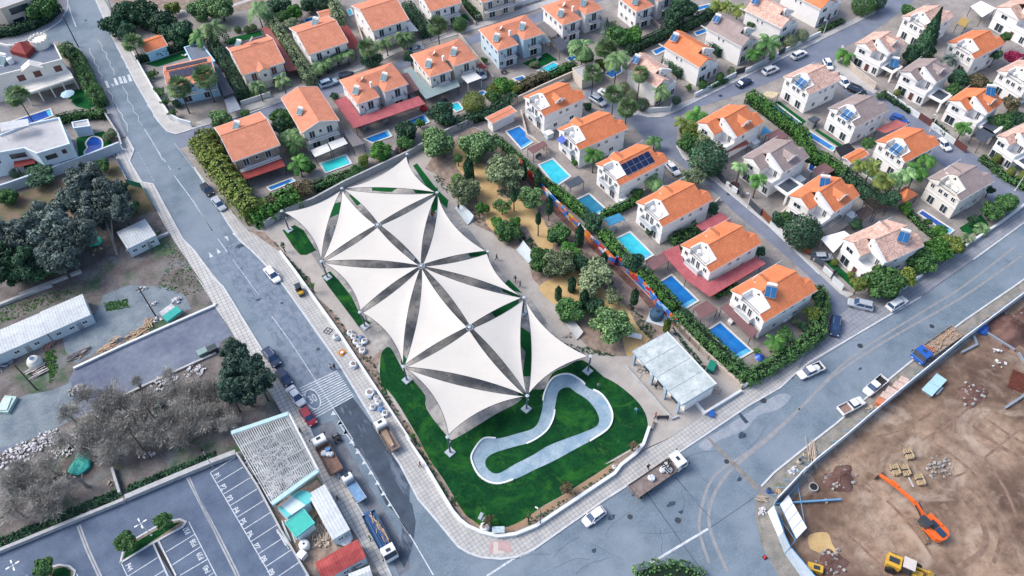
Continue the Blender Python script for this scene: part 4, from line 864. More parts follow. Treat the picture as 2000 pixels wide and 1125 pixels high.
house_a('white house with orange roof and terrace tanks, top right group',K1(4,0,1220,430),K1(4,0,1440,320),K1(4,0,1010,310),ORX,ORY,balc=False)
house_a('white house with salmon roof at the right edge, beside the magenta bougainvillea',K1(4,0,1600,645),K1(4,0,1800,550),K1(4,0,1370,520),SAX,SAY,balc=False)
house_b('white house with pale roof in the top right corner',K1(4,0,1660,210),K1(4,0,1860,110),K1(4,0,1375,50),SAX,SAY)
house_b('white house with mottled salmon roof and a very large satellite dish',K1(3,0,385,642),K1(3,0,545,545),K1(3,0,150,465),SAX,SAY,rot90=True,dorm=())
house_b('white house with bright orange roof and glass balcony along the upper street',K1(3,0,700,495),K1(3,0,852,390),K1(3,0,435,300),ORX,ORY,rot90=True,dorm=(),glassrail=True)
house_b('white house with grey-brown roof along the upper street, half behind a palm',K1(3,0,1010,345),K1(3,0,1150,240),K1(3,0,745,165),GRX,GRY,rot90=True,dorm=())
house_b('white house with mottled salmon roof and round clipped shrubs in front, upper street',K1(3,0,1300,207),K1(3,0,1430,100),K1(3,0,1030,35),SAX,SAY,rot90=True,dorm=())
house_b('white house with orange roof at the top edge of the upper street',(1604,18),(1643,-12),(1532,-32),ORX,ORY,rot90=True,dorm=())
for(lb,hs,p)in[('white','x',0)]:pass
house_h('wide white house with hipped orange roof above a broad red canopy',K1(1,0,1045,590),K1(1,0,1190,765),K1(1,0,1360,710),K1(1,0,1395,690),K1(1,0,1575,622))
house_h('wide cream house with hipped orange roof and grey-green canopy',K1(2,0,75,400),K1(2,0,220,568),K1(2,0,382,502),K1(2,0,400,492),K1(2,0,585,440),wall=CREAM)
house_h('wide pale blue house with hipped orange roof',K1(2,0,570,215),K1(2,0,720,372),K1(2,0,872,320),K1(2,0,912,302),K1(2,0,1068,255),wall=mat('ice_blue_render',(.55,.7,.8),.85,.04,.6))
house_h('wide white house with hipped orange roof and dark canopies',K1(2,0,1035,50),K1(2,0,1195,187),K1(2,0,1337,135),K1(2,0,1380,126),K1(2,0,1515,80))
house_h('wide white house with hipped orange roof at the top edge',K1(3,0,82,-20),K1(3,0,236,88),K1(3,0,370,40),K1(3,0,410,22),K1(3,0,540,-25))
house_g('stone-clad house with terracotta roof above the long dark red tiled veranda',(455,316),(547,283),K1(1,0,140,935),TCX,TCY,ridge='x',wall=STONE,heaters=((.42,.62,o45,1.0),),dishes=(),pitch=20)
house_g('cream house with terracotta roof whose gable faces the sails',K1(1,0,785,975),K1(1,0,1060,882),K1(1,0,630,720),TCX,TCY,ridge='y',wall=CREAM,heaters=((.25,.42,o45,.9),),pitch=19)
t,L,W_=house_g('cream house with terracotta roof, arched gable porch and brown shutters',K1(1,0,350,552),K1(1,0,660,455),K1(1,0,225,345),TCX,TCY,ridge='x',wall=CREAM,heaters=((.3,.85,o45,.9),),dishes=((.55,.62,1.3),),wstyle='shutter',porch=(.48,2.6),pitch=20,pv=[(.02,.95,.86,.99,10,1)])
house_g('white house with plain terracotta roof and a single heater at the ridge',K1(1,0,835,402),K1(1,0,1125,307),K1(1,0,690,205),TCX,TCY,heaters=((.6,.7,o45,1.1),),pitch=19)
house_g('white house with terracotta roof beside the grey paved driveway, top edge',K1(1,0,1300,228),K1(1,0,1572,145),K1(1,0,1135,45),TCX,TCY,heaters=((.75,.9,o45,1.1),),pitch=19)
house_g('white house with orange roof and balcony above a clipped round bush',K1(2,0,225,85),K1(2,0,455,20),K1(2,0,120,-40),TCX,TCY,heaters=(),pitch=19)
house_g('cream villa partly seen at the top edge beside the paved lane',K1(2,0,605,20),K1(2,0,850,-60),K1(2,0,520,-80),TCX,TCY,wall=BEIGE,pitch=19)
house_g('pale blue house with two long solar arrays, behind a pair of fan palms',K1(0,0,1225,640),K1(1,0,160,585),K1(0,0,1150,500),TCX,TCY,wall=PBLUE,pv=[(.05,.9,.56,.86,10,2),(.1,.97,.2,.46,8,1)],pitch=17,porch=(.62,2.0))
house_g('small blue garden house with orange roof among dark trees',K1(0,0,1065,388),K1(0,0,1222,325),K1(0,0,1030,300),ORX,ORY,he=3.0,wall=PBLUE,wins=False,balc=False,pitch=20)
house_g('small garden house with terracotta roof beside the little pool at the top',K1(1,0,920,130),K1(1,0,1008,105),K1(1,0,900,85),TCX,TCY,he=2.8,wins=False,balc=False,pitch=14)
house_g('low pool house with white walls and terracotta roof beside the deep blue pool',K1(2,0,680,905),K1(2,0,870,825),K1(2,0,620,865),TCX,TCY,he=2.9,wins=False,balc=False,pitch=4)
house_g('small tiled shed with orange roof between the palms and the clipped hedge',K1(4,1,310,150),K1(4,1,450,90),K1(4,1,235,105),ORX,ORY,he=2.8,wins=False,balc=False,pitch=16)
def flat_villa(label,pts,he,m,floor,name='villa',par=.5):
 c=W2(pts,he);cx=sum(p[0]for p in c)/len(c);cy=sum(p[1]for p in c)/len(c);lp=[(x-cx,y-cy)for x,y in c]
 t=thing(name,label,'house',(cx,cy,0));mb=MB();mb.prism(lp,0,he-par);mb.build('wall',m,t)
 mb=MB();mb.ribbon(lp,.3,he-par-.01,he,closed=True);mb.build('parapet',m,t)
 mb=MB();mb.sheet(lp,he-par+.02);mb.build('roof',floor,t)
 return t,lp,(cx,cy)
RFL=mat('flat_roof_screed',(.42,.42,.44),.9,.08,.5);RFB=mat('flat_roof_dark',(.15,.18,.23),.9,.1,.5)
t,lp,c0=flat_villa('white modern flat-roofed villa with slatted roof pergola and grey sliding doors',[(-60,262),K1(0,0,0,985),K1(0,0,210,905),K1(0,0,430,860),K1(0,0,455,925),K1(0,1,505,0),K1(0,1,270,70),K1(0,1,180,30),K1(0,1,10,60),(-60,310)],6.3,mat('cool_white_render',(.6,.7,.78),.85,.04,.6),RFL)
def put(p,h_):q=G(p,h_);return(q.x-c0[0],q.y-c0[1],h_)
def face_win(t,a,b,z0,z1,u0,u1,cx,cy,m=GLASS,h_=6.3,name='window',out=.04,fm=None):
 """window on the wall under roof edge a-b (world points at height)"""
 A,B=Vector(a),Vector(b);d=(B-A).normalized();n=Vector((d.y,-d.x));w_=(B-A).length
 p=A+d*(w_*u0);q=A+d*(w_*u1);mb=MB()
 def bx(p,q,z0,z1,o0,o1):
  vs=[(*(p+n*o0-Vector((cx,cy))),z0),(*(q+n*o0-Vector((cx,cy))),z0),(*(q+n*o1-Vector((cx,cy))),z0),(*(p+n*o1-Vector((cx,cy))),z0)]
  vs+=[(v[0],v[1],z1)for v in vs];return vs,[(3,2,1,0),(4,5,6,7),(0,1,5,4),(1,2,6,5),(2,3,7,6),(3,0,4,7)]
 mb.add(*bx(p-d*.08,q+d*.08,z0-.08,z1+.08,-.05,out));w0=mb.build('window_frame' if name=='window' else name+'_frame',FRAME,t)
 mb=MB();mb.add(*bx(p,q,z0,z1,-.04,out+.03));mb.build(name,m,t)
E_=W2([K1(0,1,180,30),K1(0,1,270,70),K1(0,1,505,0)],6.3)
face_win(t,E_[1],E_[2],3.8,5.0,.15,.5,*c0);face_win(t,E_[1],E_[2],4.2,5.3,.68,.82,*c0);face_win(t,E_[1],E_[2],.1,2.4,.45,.95,*c0,m=SOLARG,name='sliding_door')
E2_=W2([(-60,310),K1(0,1,10,60),K1(0,1,180,30)],6.3);face_win(t,E2_[1],E2_[2],3.9,5.2,.2,.9,*c0);face_win(t,E2_[0],E2_[1],3.5,4.9,.3,.8,*c0)
canopy('white slatted pergola on the roof of the modern villa',K(0,0,(0,905),(205,875),(215,920),(10,965)),8.2,FRAME,slats=12,name='roof_pergola',cat='pergola',postm=FRAME)
canopy('striped red tiled awning roof against the modern villa',K(0,1,(95,95),(250,60),(255,145),(105,178)),3.2,REDT,name='tiled_veranda',cat='canopy',postm=FRAME)
t,lp,c0=flat_villa('large white villa with balustraded balcony, round roof turret and flat roof terrace',[(-60,70),K1(0,0,60,330),K1(0,0,390,310),K1(0,0,450,430),K1(0,0,300,470),K1(0,0,0,545),(-60,160)],7.0,CREAM,RFB,par=.6)
e=W2([(-60,160),K1(0,0,0,545),K1(0,0,300,470),K1(0,0,450,430)],7.0)
for(a,b,u0,u1)in[(1,2,.32,.5),(1,2,.72,.9),(2,3,.45,.8)]:face_win(t,e[a],e[b],4.0,5.6,u0,u1,*c0,m=SHUT,name='window')
bp=W2(K(0,0,(70,620),(490,500),(540,570),(185,690)),3.4);lb=[(x-c0[0],y-c0[1])for x,y in bp]
mb=MB();mb.prism(lb,3.0,3.4);b=mb.build('balcony',CREAM,t);railing(b,[lb[0],lb[3],lb[2],lb[1]],3.4,.9,FRAME,'balustrade')
for k in range(5):q=Vector(lb[3]).lerp(Vector(lb[2]),k/4)*.985;mb=MB();mb.box(q.x-.15,q.y-.15,0,q.x+.15,q.y+.15,3.0);mb.build('column',CREAM,t)
q=G(K1(0,0,282,290),8.2);mb=MB();mb.lathe([(2.1,0),(2.1,2.2),(1.9,2.2),(1.9,1.9),(.05,1.95)],n=20)
for k in range(14):a=2*math.pi*k/14;mb.obox((2.0*math.cos(a),2.0*math.sin(a),2.35),(.35,.4,.3),a)
mb.build('turret',CREAM,t,(q.x-c0[0],q.y-c0[1],6.3))
q=W2(K(0,0,(70,370),(110,320),(215,300),(245,345),(190,400)),7.6);mb=MB();cxx=sum(p[0]for p in q)/5-c0[0];cyy=sum(p[1]for p in q)/5-c0[1]
mb.add([(x-c0[0],y-c0[1],7.6)for x,y in q]+[(cxx,cyy,9.2)],[(i,(i+1)%5,5)for i in range(5)]);mb.prism([(x-c0[0],y-c0[1])for x,y in q],6.4,7.6);mb.build('stair_roof',REDT,t)
q=W2(K(0,0,(145,510),(180,445),(305,480),(305,500),(170,530)),7.3);mb=MB()
a_,b_,c_=[Vector((x-c0[0],y-c0[1]))for x,y in(q[0],q[1],q[2])]
mb.add([(*a_,6.6),(*c_,6.6),(*((a_+c_)/2),8.0),(*(a_+Vector((.4,2.4))),6.6),(*(c_+Vector((.4,2.4))),6.6),(*((a_+c_)/2+Vector((.4,2.4))),8.0)],[(0,1,2),(3,5,4),(0,2,5,3),(1,4,5,2)]);mb.build('front_gable',CREAM,t)
heater(t,*put(K1(0,0,40,450),6.5)[:2],6.4,o45,1.2,SOLARG);drum_tank(t,*put(K1(0,0,85,460),6.5)[:2],6.4,.7,1.5)
t,lp,c0=flat_villa('pale apartment block with brick pillars in the top left corner',[(-60,-60),(-60,10),K1(0,0,0,60),K1(0,0,230,-20),K1(0,0,230,-250)],6.5,BEIGE,RFL,name='apartment_block')
e=W2([(-60,10),K1(0,0,0,60),K1(0,0,230,-20)],6.5);face_win(t,e[1],e[2],.6,2.6,.15,.5,*c0);face_win(t,e[1],e[2],.6,2.6,.55,.95,*c0);face_win(t,e[1],e[2],3.8,5.6,.2,.8,*c0)
flat_villa('small white flat-roofed annex beside the kidney-shaped pool',K(0,0,(528,895),(640,875),(655,920),(540,935)),2.8,mat('cool_white_render',(0,0,0)),RFL,name='garden_annex',par=.25)
flat_villa('flat grey-roofed annex beside the house with brown shutters',K(1,0,(-75,345),(45,310),(145,445),(-10,470)),3.2,PBLUE,RFB,name='garden_annex',par=.2)
flat_villa('small flat concrete hut with air vents at the end of the garden hedge',K(2,0,(1270,500),(1420,455),(1490,520),(1340,580)),3.0,BEIGE,RFL,name='service_hut',par=.2)
canopy('long grey sloping roof over the driveway beside the pale blue house',K(1,0,(120,490),(165,470),(290,680),(215,705)),3.0,DGREY,cat='canopy')
canopy('grey driveway cover with dark panels beside the pale blue house',K(1,0,(215,730),(290,700),(340,800),(250,830)),2.2,mat('corrugated_grey',(.24,.27,.32),.6,.1,1.0),cat='canopy')
C_=canopy
C_('bright red metal veranda roof wrapping the second orange-roofed house from the corner',K(3,1,(425,795),(545,742),(580,860),(640,925),(770,1015),(1110,828),(1185,880),(775,1125),(590,990)),2.9,RED,name='veranda')
C_('magenta-red metal car canopy between the two lowest park-side houses',K(3,1,(670,600),(850,505),(930,560),(720,640)),2.9,RED)
C_('square brown canopy by the cyan pool',K(3,1,(305,860),(430,800),(480,865),(360,930)),2.6,BROWN)
C_('square brown canopy between the two blue pools nearest the service building',K(3,2,(655,155),(750,100),(835,165),(710,235)),2.6,BROWN)
C_('long brown canopy in front of the corner house',K(3,2,(850,150),(905,122),(1130,325),(1080,378)),2.7,BROWN)
C_('dark red canopy beside the deep blue walled pool',K(2,0,(935,1085),(1060,1030),(1085,1060),(980,1125)),2.6,BROWN)
C_('dark corrugated canopy between the cyan and the steel blue pool',K(2,1,(1210,285),(1315,235),(1355,280),(1250,330)),2.6,DGREY)
C_('blue glass pergola beside the cyan pool',K(3,1,(0,550),(110,510),(155,555),(40,605)),2.6,mat('blue_glass_sheet',(.04,.22,.38),.25,.15,2,spec=.6),postm=FRAME)
C_('broad red canopy over the pool deck of the hip-roofed house',K(1,0,(1020,740),(1110,702),(1215,852),(1440,768),(1575,725),(1640,700),(1690,760),(1430,850),(1168,940)),2.9,RED)
C_('brown roof beside the red canopy of the hip-roofed house',K(2,0,(0,545),(60,530),(145,655),(60,690)),2.9,BROWN)
C_('grey-green canopy wrapping the cream hip-roofed house',K(2,0,(25,515),(85,490),(240,645),(420,578),(445,630),(195,725)),2.8,GCAN)
C_('dark red side roof beside the house with the long conifer hedge',K(1,0,(1070,195),(1120,185),(1195,300),(1175,360),(1130,350)),2.9,REDT)
C_('long narrow red-brown side roof beside the house with brown shutters',K(1,0,(490,205),(540,195),(755,510),(680,522)),2.9,mat('red_brown_sheet',(.26,.08,.075),.7,.1,1))
C_('white fabric awning, left one of two above the turquoise pool',K(1,1,(850,50),(970,0),(998,52),(882,100)),2.5,WCAN)
C_('white fabric awning, right one of two above the turquoise pool',K(1,1,(978,-5),(1090,-45),(1122,0),(1005,48)),2.5,WCAN)
C_('dark red tiled veranda roof of the stone-clad house',K(1,1,(340,215),(630,102),(665,165),(370,265)),2.7,REDT)
C_('red side porch of the stone-clad house by the hedge',K(1,1,(285,238),(335,215),(375,308),(350,315)),2.4,REDT)
C_('white lattice pergola beside the cream hip-roofed house',K(2,0,(450,560),(545,520),(605,570),(500,610)),2.8,WCAN,postm=FRAME)
C_('dark brown roof over a parked car beside the cream hip-roofed house',K(2,0,(570,470),(600,460),(650,495),(585,500)),2.6,REDT)
C_('dark grey flat canopy beside the pale blue hip-roofed house',K(2,0,(1120,290),(1180,270),(1250,340),(1175,375)),2.6,DGREY)
C_('taupe lattice canopy between the blue and the white hip-roofed houses',K(2,0,(1005,185),(1060,155),(1165,245),(1115,275)),2.8,mat('taupe_slats',(.17,.16,.17),.8,.15,3))
C_('grey glass side roof of the pale blue hip-roofed house',K(2,0,(1040,270),(1075,262),(1110,305),(1050,320)),2.8,GCAN)
C_('dark red tiled porch roof of the house on the inner bend',K(3,0,(765,1005),(1000,990),(1065,1050),(890,1120)),2.6,tiles('porch_tiles',(.33,.1,.08),(.4,.13,.1)),posts=True)
C_('brown canopy behind the grey-brown roofed house by the clipped hedge',K(3,0,(1180,990),(1275,942),(1352,995),(1260,1045)),2.7,BROWN)
C_('bright blue shade cloth beside the house on the inner bend',K(3,0,(1140,990),(1170,920),(1225,965)),2.6,plain('blue_cloth',(.05,.25,.45)))
C_('brown canopy beside the long blue pool and the bright orange roof',K(4,1,(25,190),(115,140),(190,195),(90,250)),2.7,BROWN)
C_('grey timber pergola with wide slats before the bright orange-roofed house',K(4,1,(60,590),(215,510),(290,595),(125,690)),2.7,mat('grey_timber',(.2,.2,.21),.85,.15,2),slats=11,name='pergola',cat='pergola')
C_('dark slatted pergola over the paved court, nearer the hedge',K(4,1,(400,430),(475,378),(580,465),(490,520)),2.6,mat('dark_slats',(.07,.05,.05),.85,.15,2),slats=10,name='pergola',cat='pergola')
C_('dark slatted pergola over the paved court, nearer the house wall',K(4,1,(345,500),(425,460),(480,505),(395,560)),2.6,MATS['dark_slats'],slats=9,name='pergola',cat='pergola')
C_('dark wire pergola at the end of the long cyan pool',K(4,0,(195,1085),(290,1050),(350,1110),(240,1150)),2.5,RAIL,slats=12,name='pergola',cat='pergola')
C_('terracotta hip-roofed gazebo among the palms',K(4,1,(640,365),(712,312),(800,375),(692,440)),2.4,ORX,name='gazebo',cat='gazebo',hipm=1.3)
C_('white framed carport cover with black glass roof by the narrow street',K(4,0,(1205,975),(1290,920),(1375,985),(1260,1045)),3.0,DGREY)
C_('cream roof terrace of the large salmon-roofed house with rounded corners',K(4,1,(80,690),(260,640),(300,670),(180,800)),3.0,WHITE)
C_('pale red roof over the gate beside the blue parked car',K(4,0,(490,945),(640,875),(730,910),(560,975)),2.8,mat('pale_red_sheet',(.42,.13,.12),.7,.1,1))
C_('yellow shade cloth between the top right houses',K(4,0,(1085,175),(1120,120),(1175,150),(1145,200)),2.6,plain('yellow_cloth',(.42,.28,.08)))
C_('chequered cream and brown parasol roof by the clipped hedge',K(3,0,(1160,700),(1190,665),(1285,680),(1240,720)),2.4,mat('cream_check',(.55,.45,.3),.8,.3,3))
C_('white flat carport roof of the top right corner house',K(4,0,(1185,45),(1260,5),(1370,60),(1270,125)),3.0,WHITE)
C_('white sloping shade beside the driveway at the top',K(2,0,(55,165),(80,155),(140,225),(70,230)),2.6,WCAN)
C_('grey timber canopy over the seats beside the red canopy',K(1,0,(1085,960),(1145,945),(1245,1050),(1160,1075)),2.6,MATS['taupe_slats'])
for lb,q,m in[('deep blue pool in the walled court beside the low pool house',K(2,0,(780,965),(880,925),(1000,1030),(895,1095)),W_BL),('bright cyan pool second down the park-side row',K(2,1,(1020,160),(1125,115),(1255,245),(1145,320)),W_CY),('steel blue pool third down the park-side row',K(2,1,(1285,420),(1390,370),(1520,490),(1410,545)),W_ST),('cyan pool beside the blue glass pergola',K(3,1,(85,700),(190,650),(360,820),(255,880)),W_CY),('deep blue pool beside the red veranda',[(1285,553),(1312,537),(1364,588),(1336,605)],W_BL),('long blue pool of the corner house',K(3,2,(750,325),(850,260),(1085,475),(970,540)),W_BL),('narrow blue pool behind the house with the huge satellite dish',K(3,0,(350,375),(445,335),(470,360),(380,405)),W_BL),('narrow blue pool behind the grey-brown roofed house of the upper street',K(3,0,(655,240),(740,210),(760,235),(680,265)),W_BL),('blue pool behind the long hedge at the top',K(3,0,(650,62),(770,30),(790,50),(665,90)),W_BL),('long narrow blue pool beside the salmon-roofed house and the strip of lawn',K(3,0,(1225,780),(1265,765),(1440,900),(1400,920)),W_BL),('long bright blue pool before the grey-roofed house with collectors',K(4,0,(-40,985),(0,960),(200,1085),(170,1112)),W_BL),('small deep blue pool behind the grey-brown roofed house with carport',K(3,1,(1490,190),(1510,130),(1555,165),(1520,215)),W_DB),('pale blue pool under the palms',K(4,1,(380,215),(410,185),(605,320),(570,345)),W_ST),('narrow indigo pool with stone edge before the cream house',K(4,1,(795,515),(830,490),(1060,640),(1025,668)),W_DB),('blue pool in the timber deck under the broad red canopy',K(1,0,(1240,1020),(1415,955),(1445,1000),(1305,1050)),W_BL),('turquoise pool below the two white awnings',K(1,1,(920,150),(1110,85),(1150,150),(960,220)),W_TQ),('narrow blue lap pool below the stone-clad house',K(1,1,(530,325),(715,255),(737,278),(560,350)),W_BL),('cyan pool with timber deck under the grey-green canopy',K(2,0,(345,775),(430,750),(470,800),(420,822)),W_CY),('small blue pool half hidden by trees below the white lattice pergola',K(2,0,(555,690),(610,665),(640,680),(600,710)),W_BL),('blue pool behind the hedge of the pale blue hip-roofed house',K(2,0,(830,580),(905,555),(930,580),(880,605)),W_BL),('turquoise pool beside the lawn of the pale blue hip-roofed house',K(2,0,(1010,520),(1130,455),(1190,490),(1120,535)),W_CY),('blue pool under the dark grey canopy',K(2,0,(1220,430),(1285,400),(1300,430),(1250,455)),W_BL),('blue pool with a red inflatable on the deck beside it',K(2,0,(70,885),(180,840),(220,895),(110,940)),W_BL),('tiny blue pool beside the small garden house at the top',K(1,0,(795,145),(865,125),(880,150),(815,165)),W_BL),('dark blue pool of the balustraded villa on the left',K(0,0,(90,890),(370,798),(390,850),(180,930)),W_DB),('blue pool among palms behind the huge satellite dish',K(3,0,(0,545),(30,520),(125,490),(130,530),(60,575)),W_BL),('small light blue pool between conifer hedge and house at the top',K(1,0,(1115,75),(1145,65),(1165,105),(1135,120)),W_CY)]:
 pool(lb,q,m)
pool('kidney-shaped deep blue pool in the lawn of the modern villa',K(0,0,(630,1050),(665,1008),(710,1005),(748,1030),(750,1085),(712,1130),(672,1150),(630,1140),(620,1115),(640,1085)),W_DB,sm=True)
_o=HD
rng=np.random.default_rng(11)
L_DK=leafmat('foliage_dark',(.022,.066,.04),(.055,.13,.065));L_MD=leafmat('foliage_green',(.038,.11,.038),(.095,.205,.058))
L_BR=leafmat('foliage_bright',(.035,.14,.025),(.1,.24,.045));L_YE=leafmat('foliage_yellow_green',(.09,.15,.03),(.2,.24,.055))
L_OL=leafmat('foliage_olive',(.13,.18,.1),(.25,.31,.17));L_PE=leafmat('foliage_pepper',(.095,.19,.08),(.21,.35,.14))
L_GR=leafmat('foliage_grey_green',(.06,.095,.09),(.2,.25,.22),.5);L_BN=leafmat('foliage_brownish',(.09,.085,.045),(.18,.15,.085))
L_EV=leafmat('foliage_evergreen',(.02,.05,.04),(.075,.13,.095));L_TW=leafmat('twigs_grey',(.19,.19,.18),(.44,.42,.38));L_PA=leafmat('palm_green',(.06,.13,.05),(.17,.25,.11));L_PK=leafmat('bougainvillea',(.25,.02,.07),(.4,.03,.12));L_PU=leafmat('foliage_purple',(.05,.03,.04),(.1,.05,.06))
def leafmesh(name,P,N,size,m,long=1.0,jit=.7):
 """P (n,3) centres, N (n,3) facing directions; one rhombus leaf clump each"""
 n=len(P);N=N+rng.normal(0,jit,(n,3));N/=np.linalg.norm(N,axis=1)[:,None]+1e-9
 a=rng.normal(0,1,(n,3));U=np.cross(N,a);U/=np.linalg.norm(U,axis=1)[:,None]+1e-9;V=np.cross(N,U)
 s=size*rng.uniform(.6,1.35,n)[:,None];U=U*s*long;V=V*s/long**.5
 k1=rng.uniform(-.3,.3,n)[:,None]
 Q=np.stack([P-U,P-V*.9+U*k1,P+U,P+V*.9+U*k1],1).reshape(-1,3)
 me=bpy.data.meshes.new(name);me.vertices.add(4*n);me.loops.add(4*n);me.polygons.add(n)
 me.vertices.foreach_set('co',Q.ravel().astype(np.float32));me.loops.foreach_set('vertex_index',np.arange(4*n,dtype=np.int32))
 me.polygons.foreach_set('loop_start',np.arange(0,4*n,4,dtype=np.int32))
 me.materials.append(m);me.update();me.validate();return me
def sph(n):
 v=rng.normal(0,1,(n,3));return v/np.linalg.norm(v,axis=1)[:,None]
def blobs(cs,rs,n,inner=.35):
 """leaf points on a union of lobes, none deep inside another lobe"""
 cs,rs=np.array(cs),np.array(rs);w_=rs**2/np.sum(rs**2);ix=rng.choice(len(cs),n*2,p=w_)
 d=sph(n*2);rr=rng.uniform(.8,1.08,n*2);q=rng.uniform(0,1,n*2)<inner*.5;rr[q]*=rng.uniform(.5,.9,q.sum())
 P=cs[ix]+d*(rs[ix]*rr)[:,None]
 D=np.linalg.norm(P[:,None]-cs[None],axis=2)/rs[None];D[np.arange(len(P)),ix]=9
 k=(D.min(1)>.72);P,d=P[k][:n],d[k][:n];return P,d
def lobes(k,spread=.55,flat=.8,rmin=.3,rmax=.5):
 c=[(0,0,0)];r=[.62]
 for i in range(k):
  v=sph(1)[0]*spread*rng.uniform(.75,1.25);v[2]=v[2]*flat+.05;c.append(tuple(v));r.append(rng.uniform(rmin,rmax))
 return c,r
CR={}
def crown(kind,m,v):
 key=(kind,m.name,v)
 if key in CR:return CR[key]
 if kind=='broad':P,N=blobs(*lobes(16,.62,.75,.2,.42),3600);me=leafmesh('crown',P,N,.062,m)
 elif kind=='olive':P,N=blobs(*lobes(22,.68,.8,.16,.33),4200);me=leafmesh('crown',P,N+np.array([0,0,-.3]),.05,m,1.3)
 elif kind=='open':P,N=blobs(*lobes(15,.8,.8,.14,.26),2200);me=leafmesh('crown',P,N,.058,m)
 elif kind=='ball':P,N=blobs([(0,0,0)],[.95],2600,.1);me=leafmesh('crown',P,N,.055,m,1,.4)
 elif kind=='pine':
  c,r=lobes(34,.72,.95,.13,.3);P,N=blobs(c,r,5200);me=leafmesh('crown',P,N+np.array([0,0,.2]),.05,m,1.7)
 elif kind=='cone':
  n=4200;t=rng.uniform(0,1,n)**.75;a=rng.uniform(0,2*np.pi,n);rr=(1-t**1.15)*(1-.22*np.abs(np.sin(a*4+t*22)))*rng.uniform(.75,1.05,n)
  P=np.stack([rr*np.cos(a),rr*np.sin(a),t*2-1],1);me=leafmesh('crown',P,np.stack([np.cos(a),np.sin(a),.6+0*a],1),.055,m,1.3)
 elif kind=='column':
  n=1500;t=rng.uniform(0,1,n);a=rng.uniform(0,2*np.pi,n);rr=np.minimum(1,3.2*(1-t))*np.minimum(1,.5+t*4)*rng.uniform(.6,1.1,n)
  P=np.stack([rr*np.cos(a),rr*np.sin(a),t*2-1],1);me=leafmesh('crown',P*np.array([1,1,1]),np.stack([np.cos(a),np.sin(a),.3+0*a],1),.16,m,1.2)
  co=np.empty(len(me.vertices)*3,np.float32);me.vertices.foreach_get('co',co)
 elif kind=='bare':
  n=3600;c,r=lobes(26,.7,.7,.15,.38);P,N=blobs(c,r,n,.9);P*=rng.uniform(.4,1.1,len(P))[:,None]
  D=P+np.array([0,0,.5]);D/=np.linalg.norm(D,axis=1)[:,None];k=rng.normal(0,1,(len(P),3));U=np.cross(D,k);U/=np.linalg.norm(U,axis=1)[:,None]
  D=D+rng.normal(0,.45,D.shape);ln=rng.uniform(.06,.2,len(P))[:,None];w_=rng.uniform(.006,.013,len(P))[:,None]
  Q=np.stack([P-U*w_,P+U*w_,P+U*w_*.3+D*ln,P-U*w_*.3+D*ln],1).reshape(-1,3);n=len(P)
  me=bpy.data.meshes.new('crown');me.vertices.add(4*n);me.loops.add(4*n);me.polygons.add(n);me.vertices.foreach_set('co',Q.ravel().astype(np.float32));me.loops.foreach_set('vertex_index',np.arange(4*n,dtype=np.int32));me.polygons.foreach_set('loop_start',np.arange(0,4*n,4,dtype=np.int32));me.materials.append(m);me.update();me.validate()
 elif kind=='fan':
  mb=MB()
  for i in range(64):
   a=rng.uniform(0,2*math.pi);el=rng.uniform(-.75,1.25);st=.42;d=Vector((math.cos(a)*math.cos(el),math.sin(a)*math.cos(el),math.sin(el)))
   b=d*st;s_=Vector((-math.sin(a),math.cos(a),0));u=d.cross(s_).normalized();R_=rng.uniform(.45,.6)
   mb.tube(tuple(d*.05),tuple(b),.012,.008,3,cap=False)
   for k in range(9):
    t0=(k-4)/4*1.25;t1=t0+.2;e0=(d*math.cos(t0)+s_*math.sin(t0));e1=(d*math.cos(t1)+s_*math.sin(t1));dr=Vector((0,0,-.14))*(1 if k%2 else .6)
    mb.add([b,b+e0*R_*.75,b+(e0+e1)*.5*R_+dr*abs(t0)+u*.03,b+e1*R_*.75],[(0,1,2,3)])
  me=mb.mesh('crown',m)
 elif kind=='feather':
  mb=MB()
  for i in range(22):
   a=rng.uniform(0,2*math.pi);el=rng.uniform(.15,1.2);d=Vector((math.cos(a),math.sin(a),0));pr=Vector((0,0,0));s_=Vector((-math.sin(a),math.cos(a),0));dirv=Vector((d.x*math.cos(el),d.y*math.cos(el),math.sin(el)))
   for k in range(9):
    dirv=(dirv+Vector((0,0,-.24))).normalized();nx_=pr+dirv*.135;wl=.24*math.sin(math.pi*(k+1)/10.5)+.05
    for sg in(-1,1):
     mb.add([pr,pr+dirv*.045+s_*sg*.02,pr+dirv*.1+s_*sg*wl+Vector((0,0,-.35*wl)),pr+dirv*.02+s_*sg*wl*.9+Vector((0,0,-.4*wl))],[(0,1,2,3)])
     mb.add([pr+dirv*.07,pr+dirv*.12,pr+dirv*.17+s_*sg*wl+Vector((0,0,-.45*wl)),pr+dirv*.1+s_*sg*wl*.9+Vector((0,0,-.4*wl))],[(0,1,2,3)])
    pr=nx_
  me=mb.mesh('crown',m)
 CR[key]=me;return me
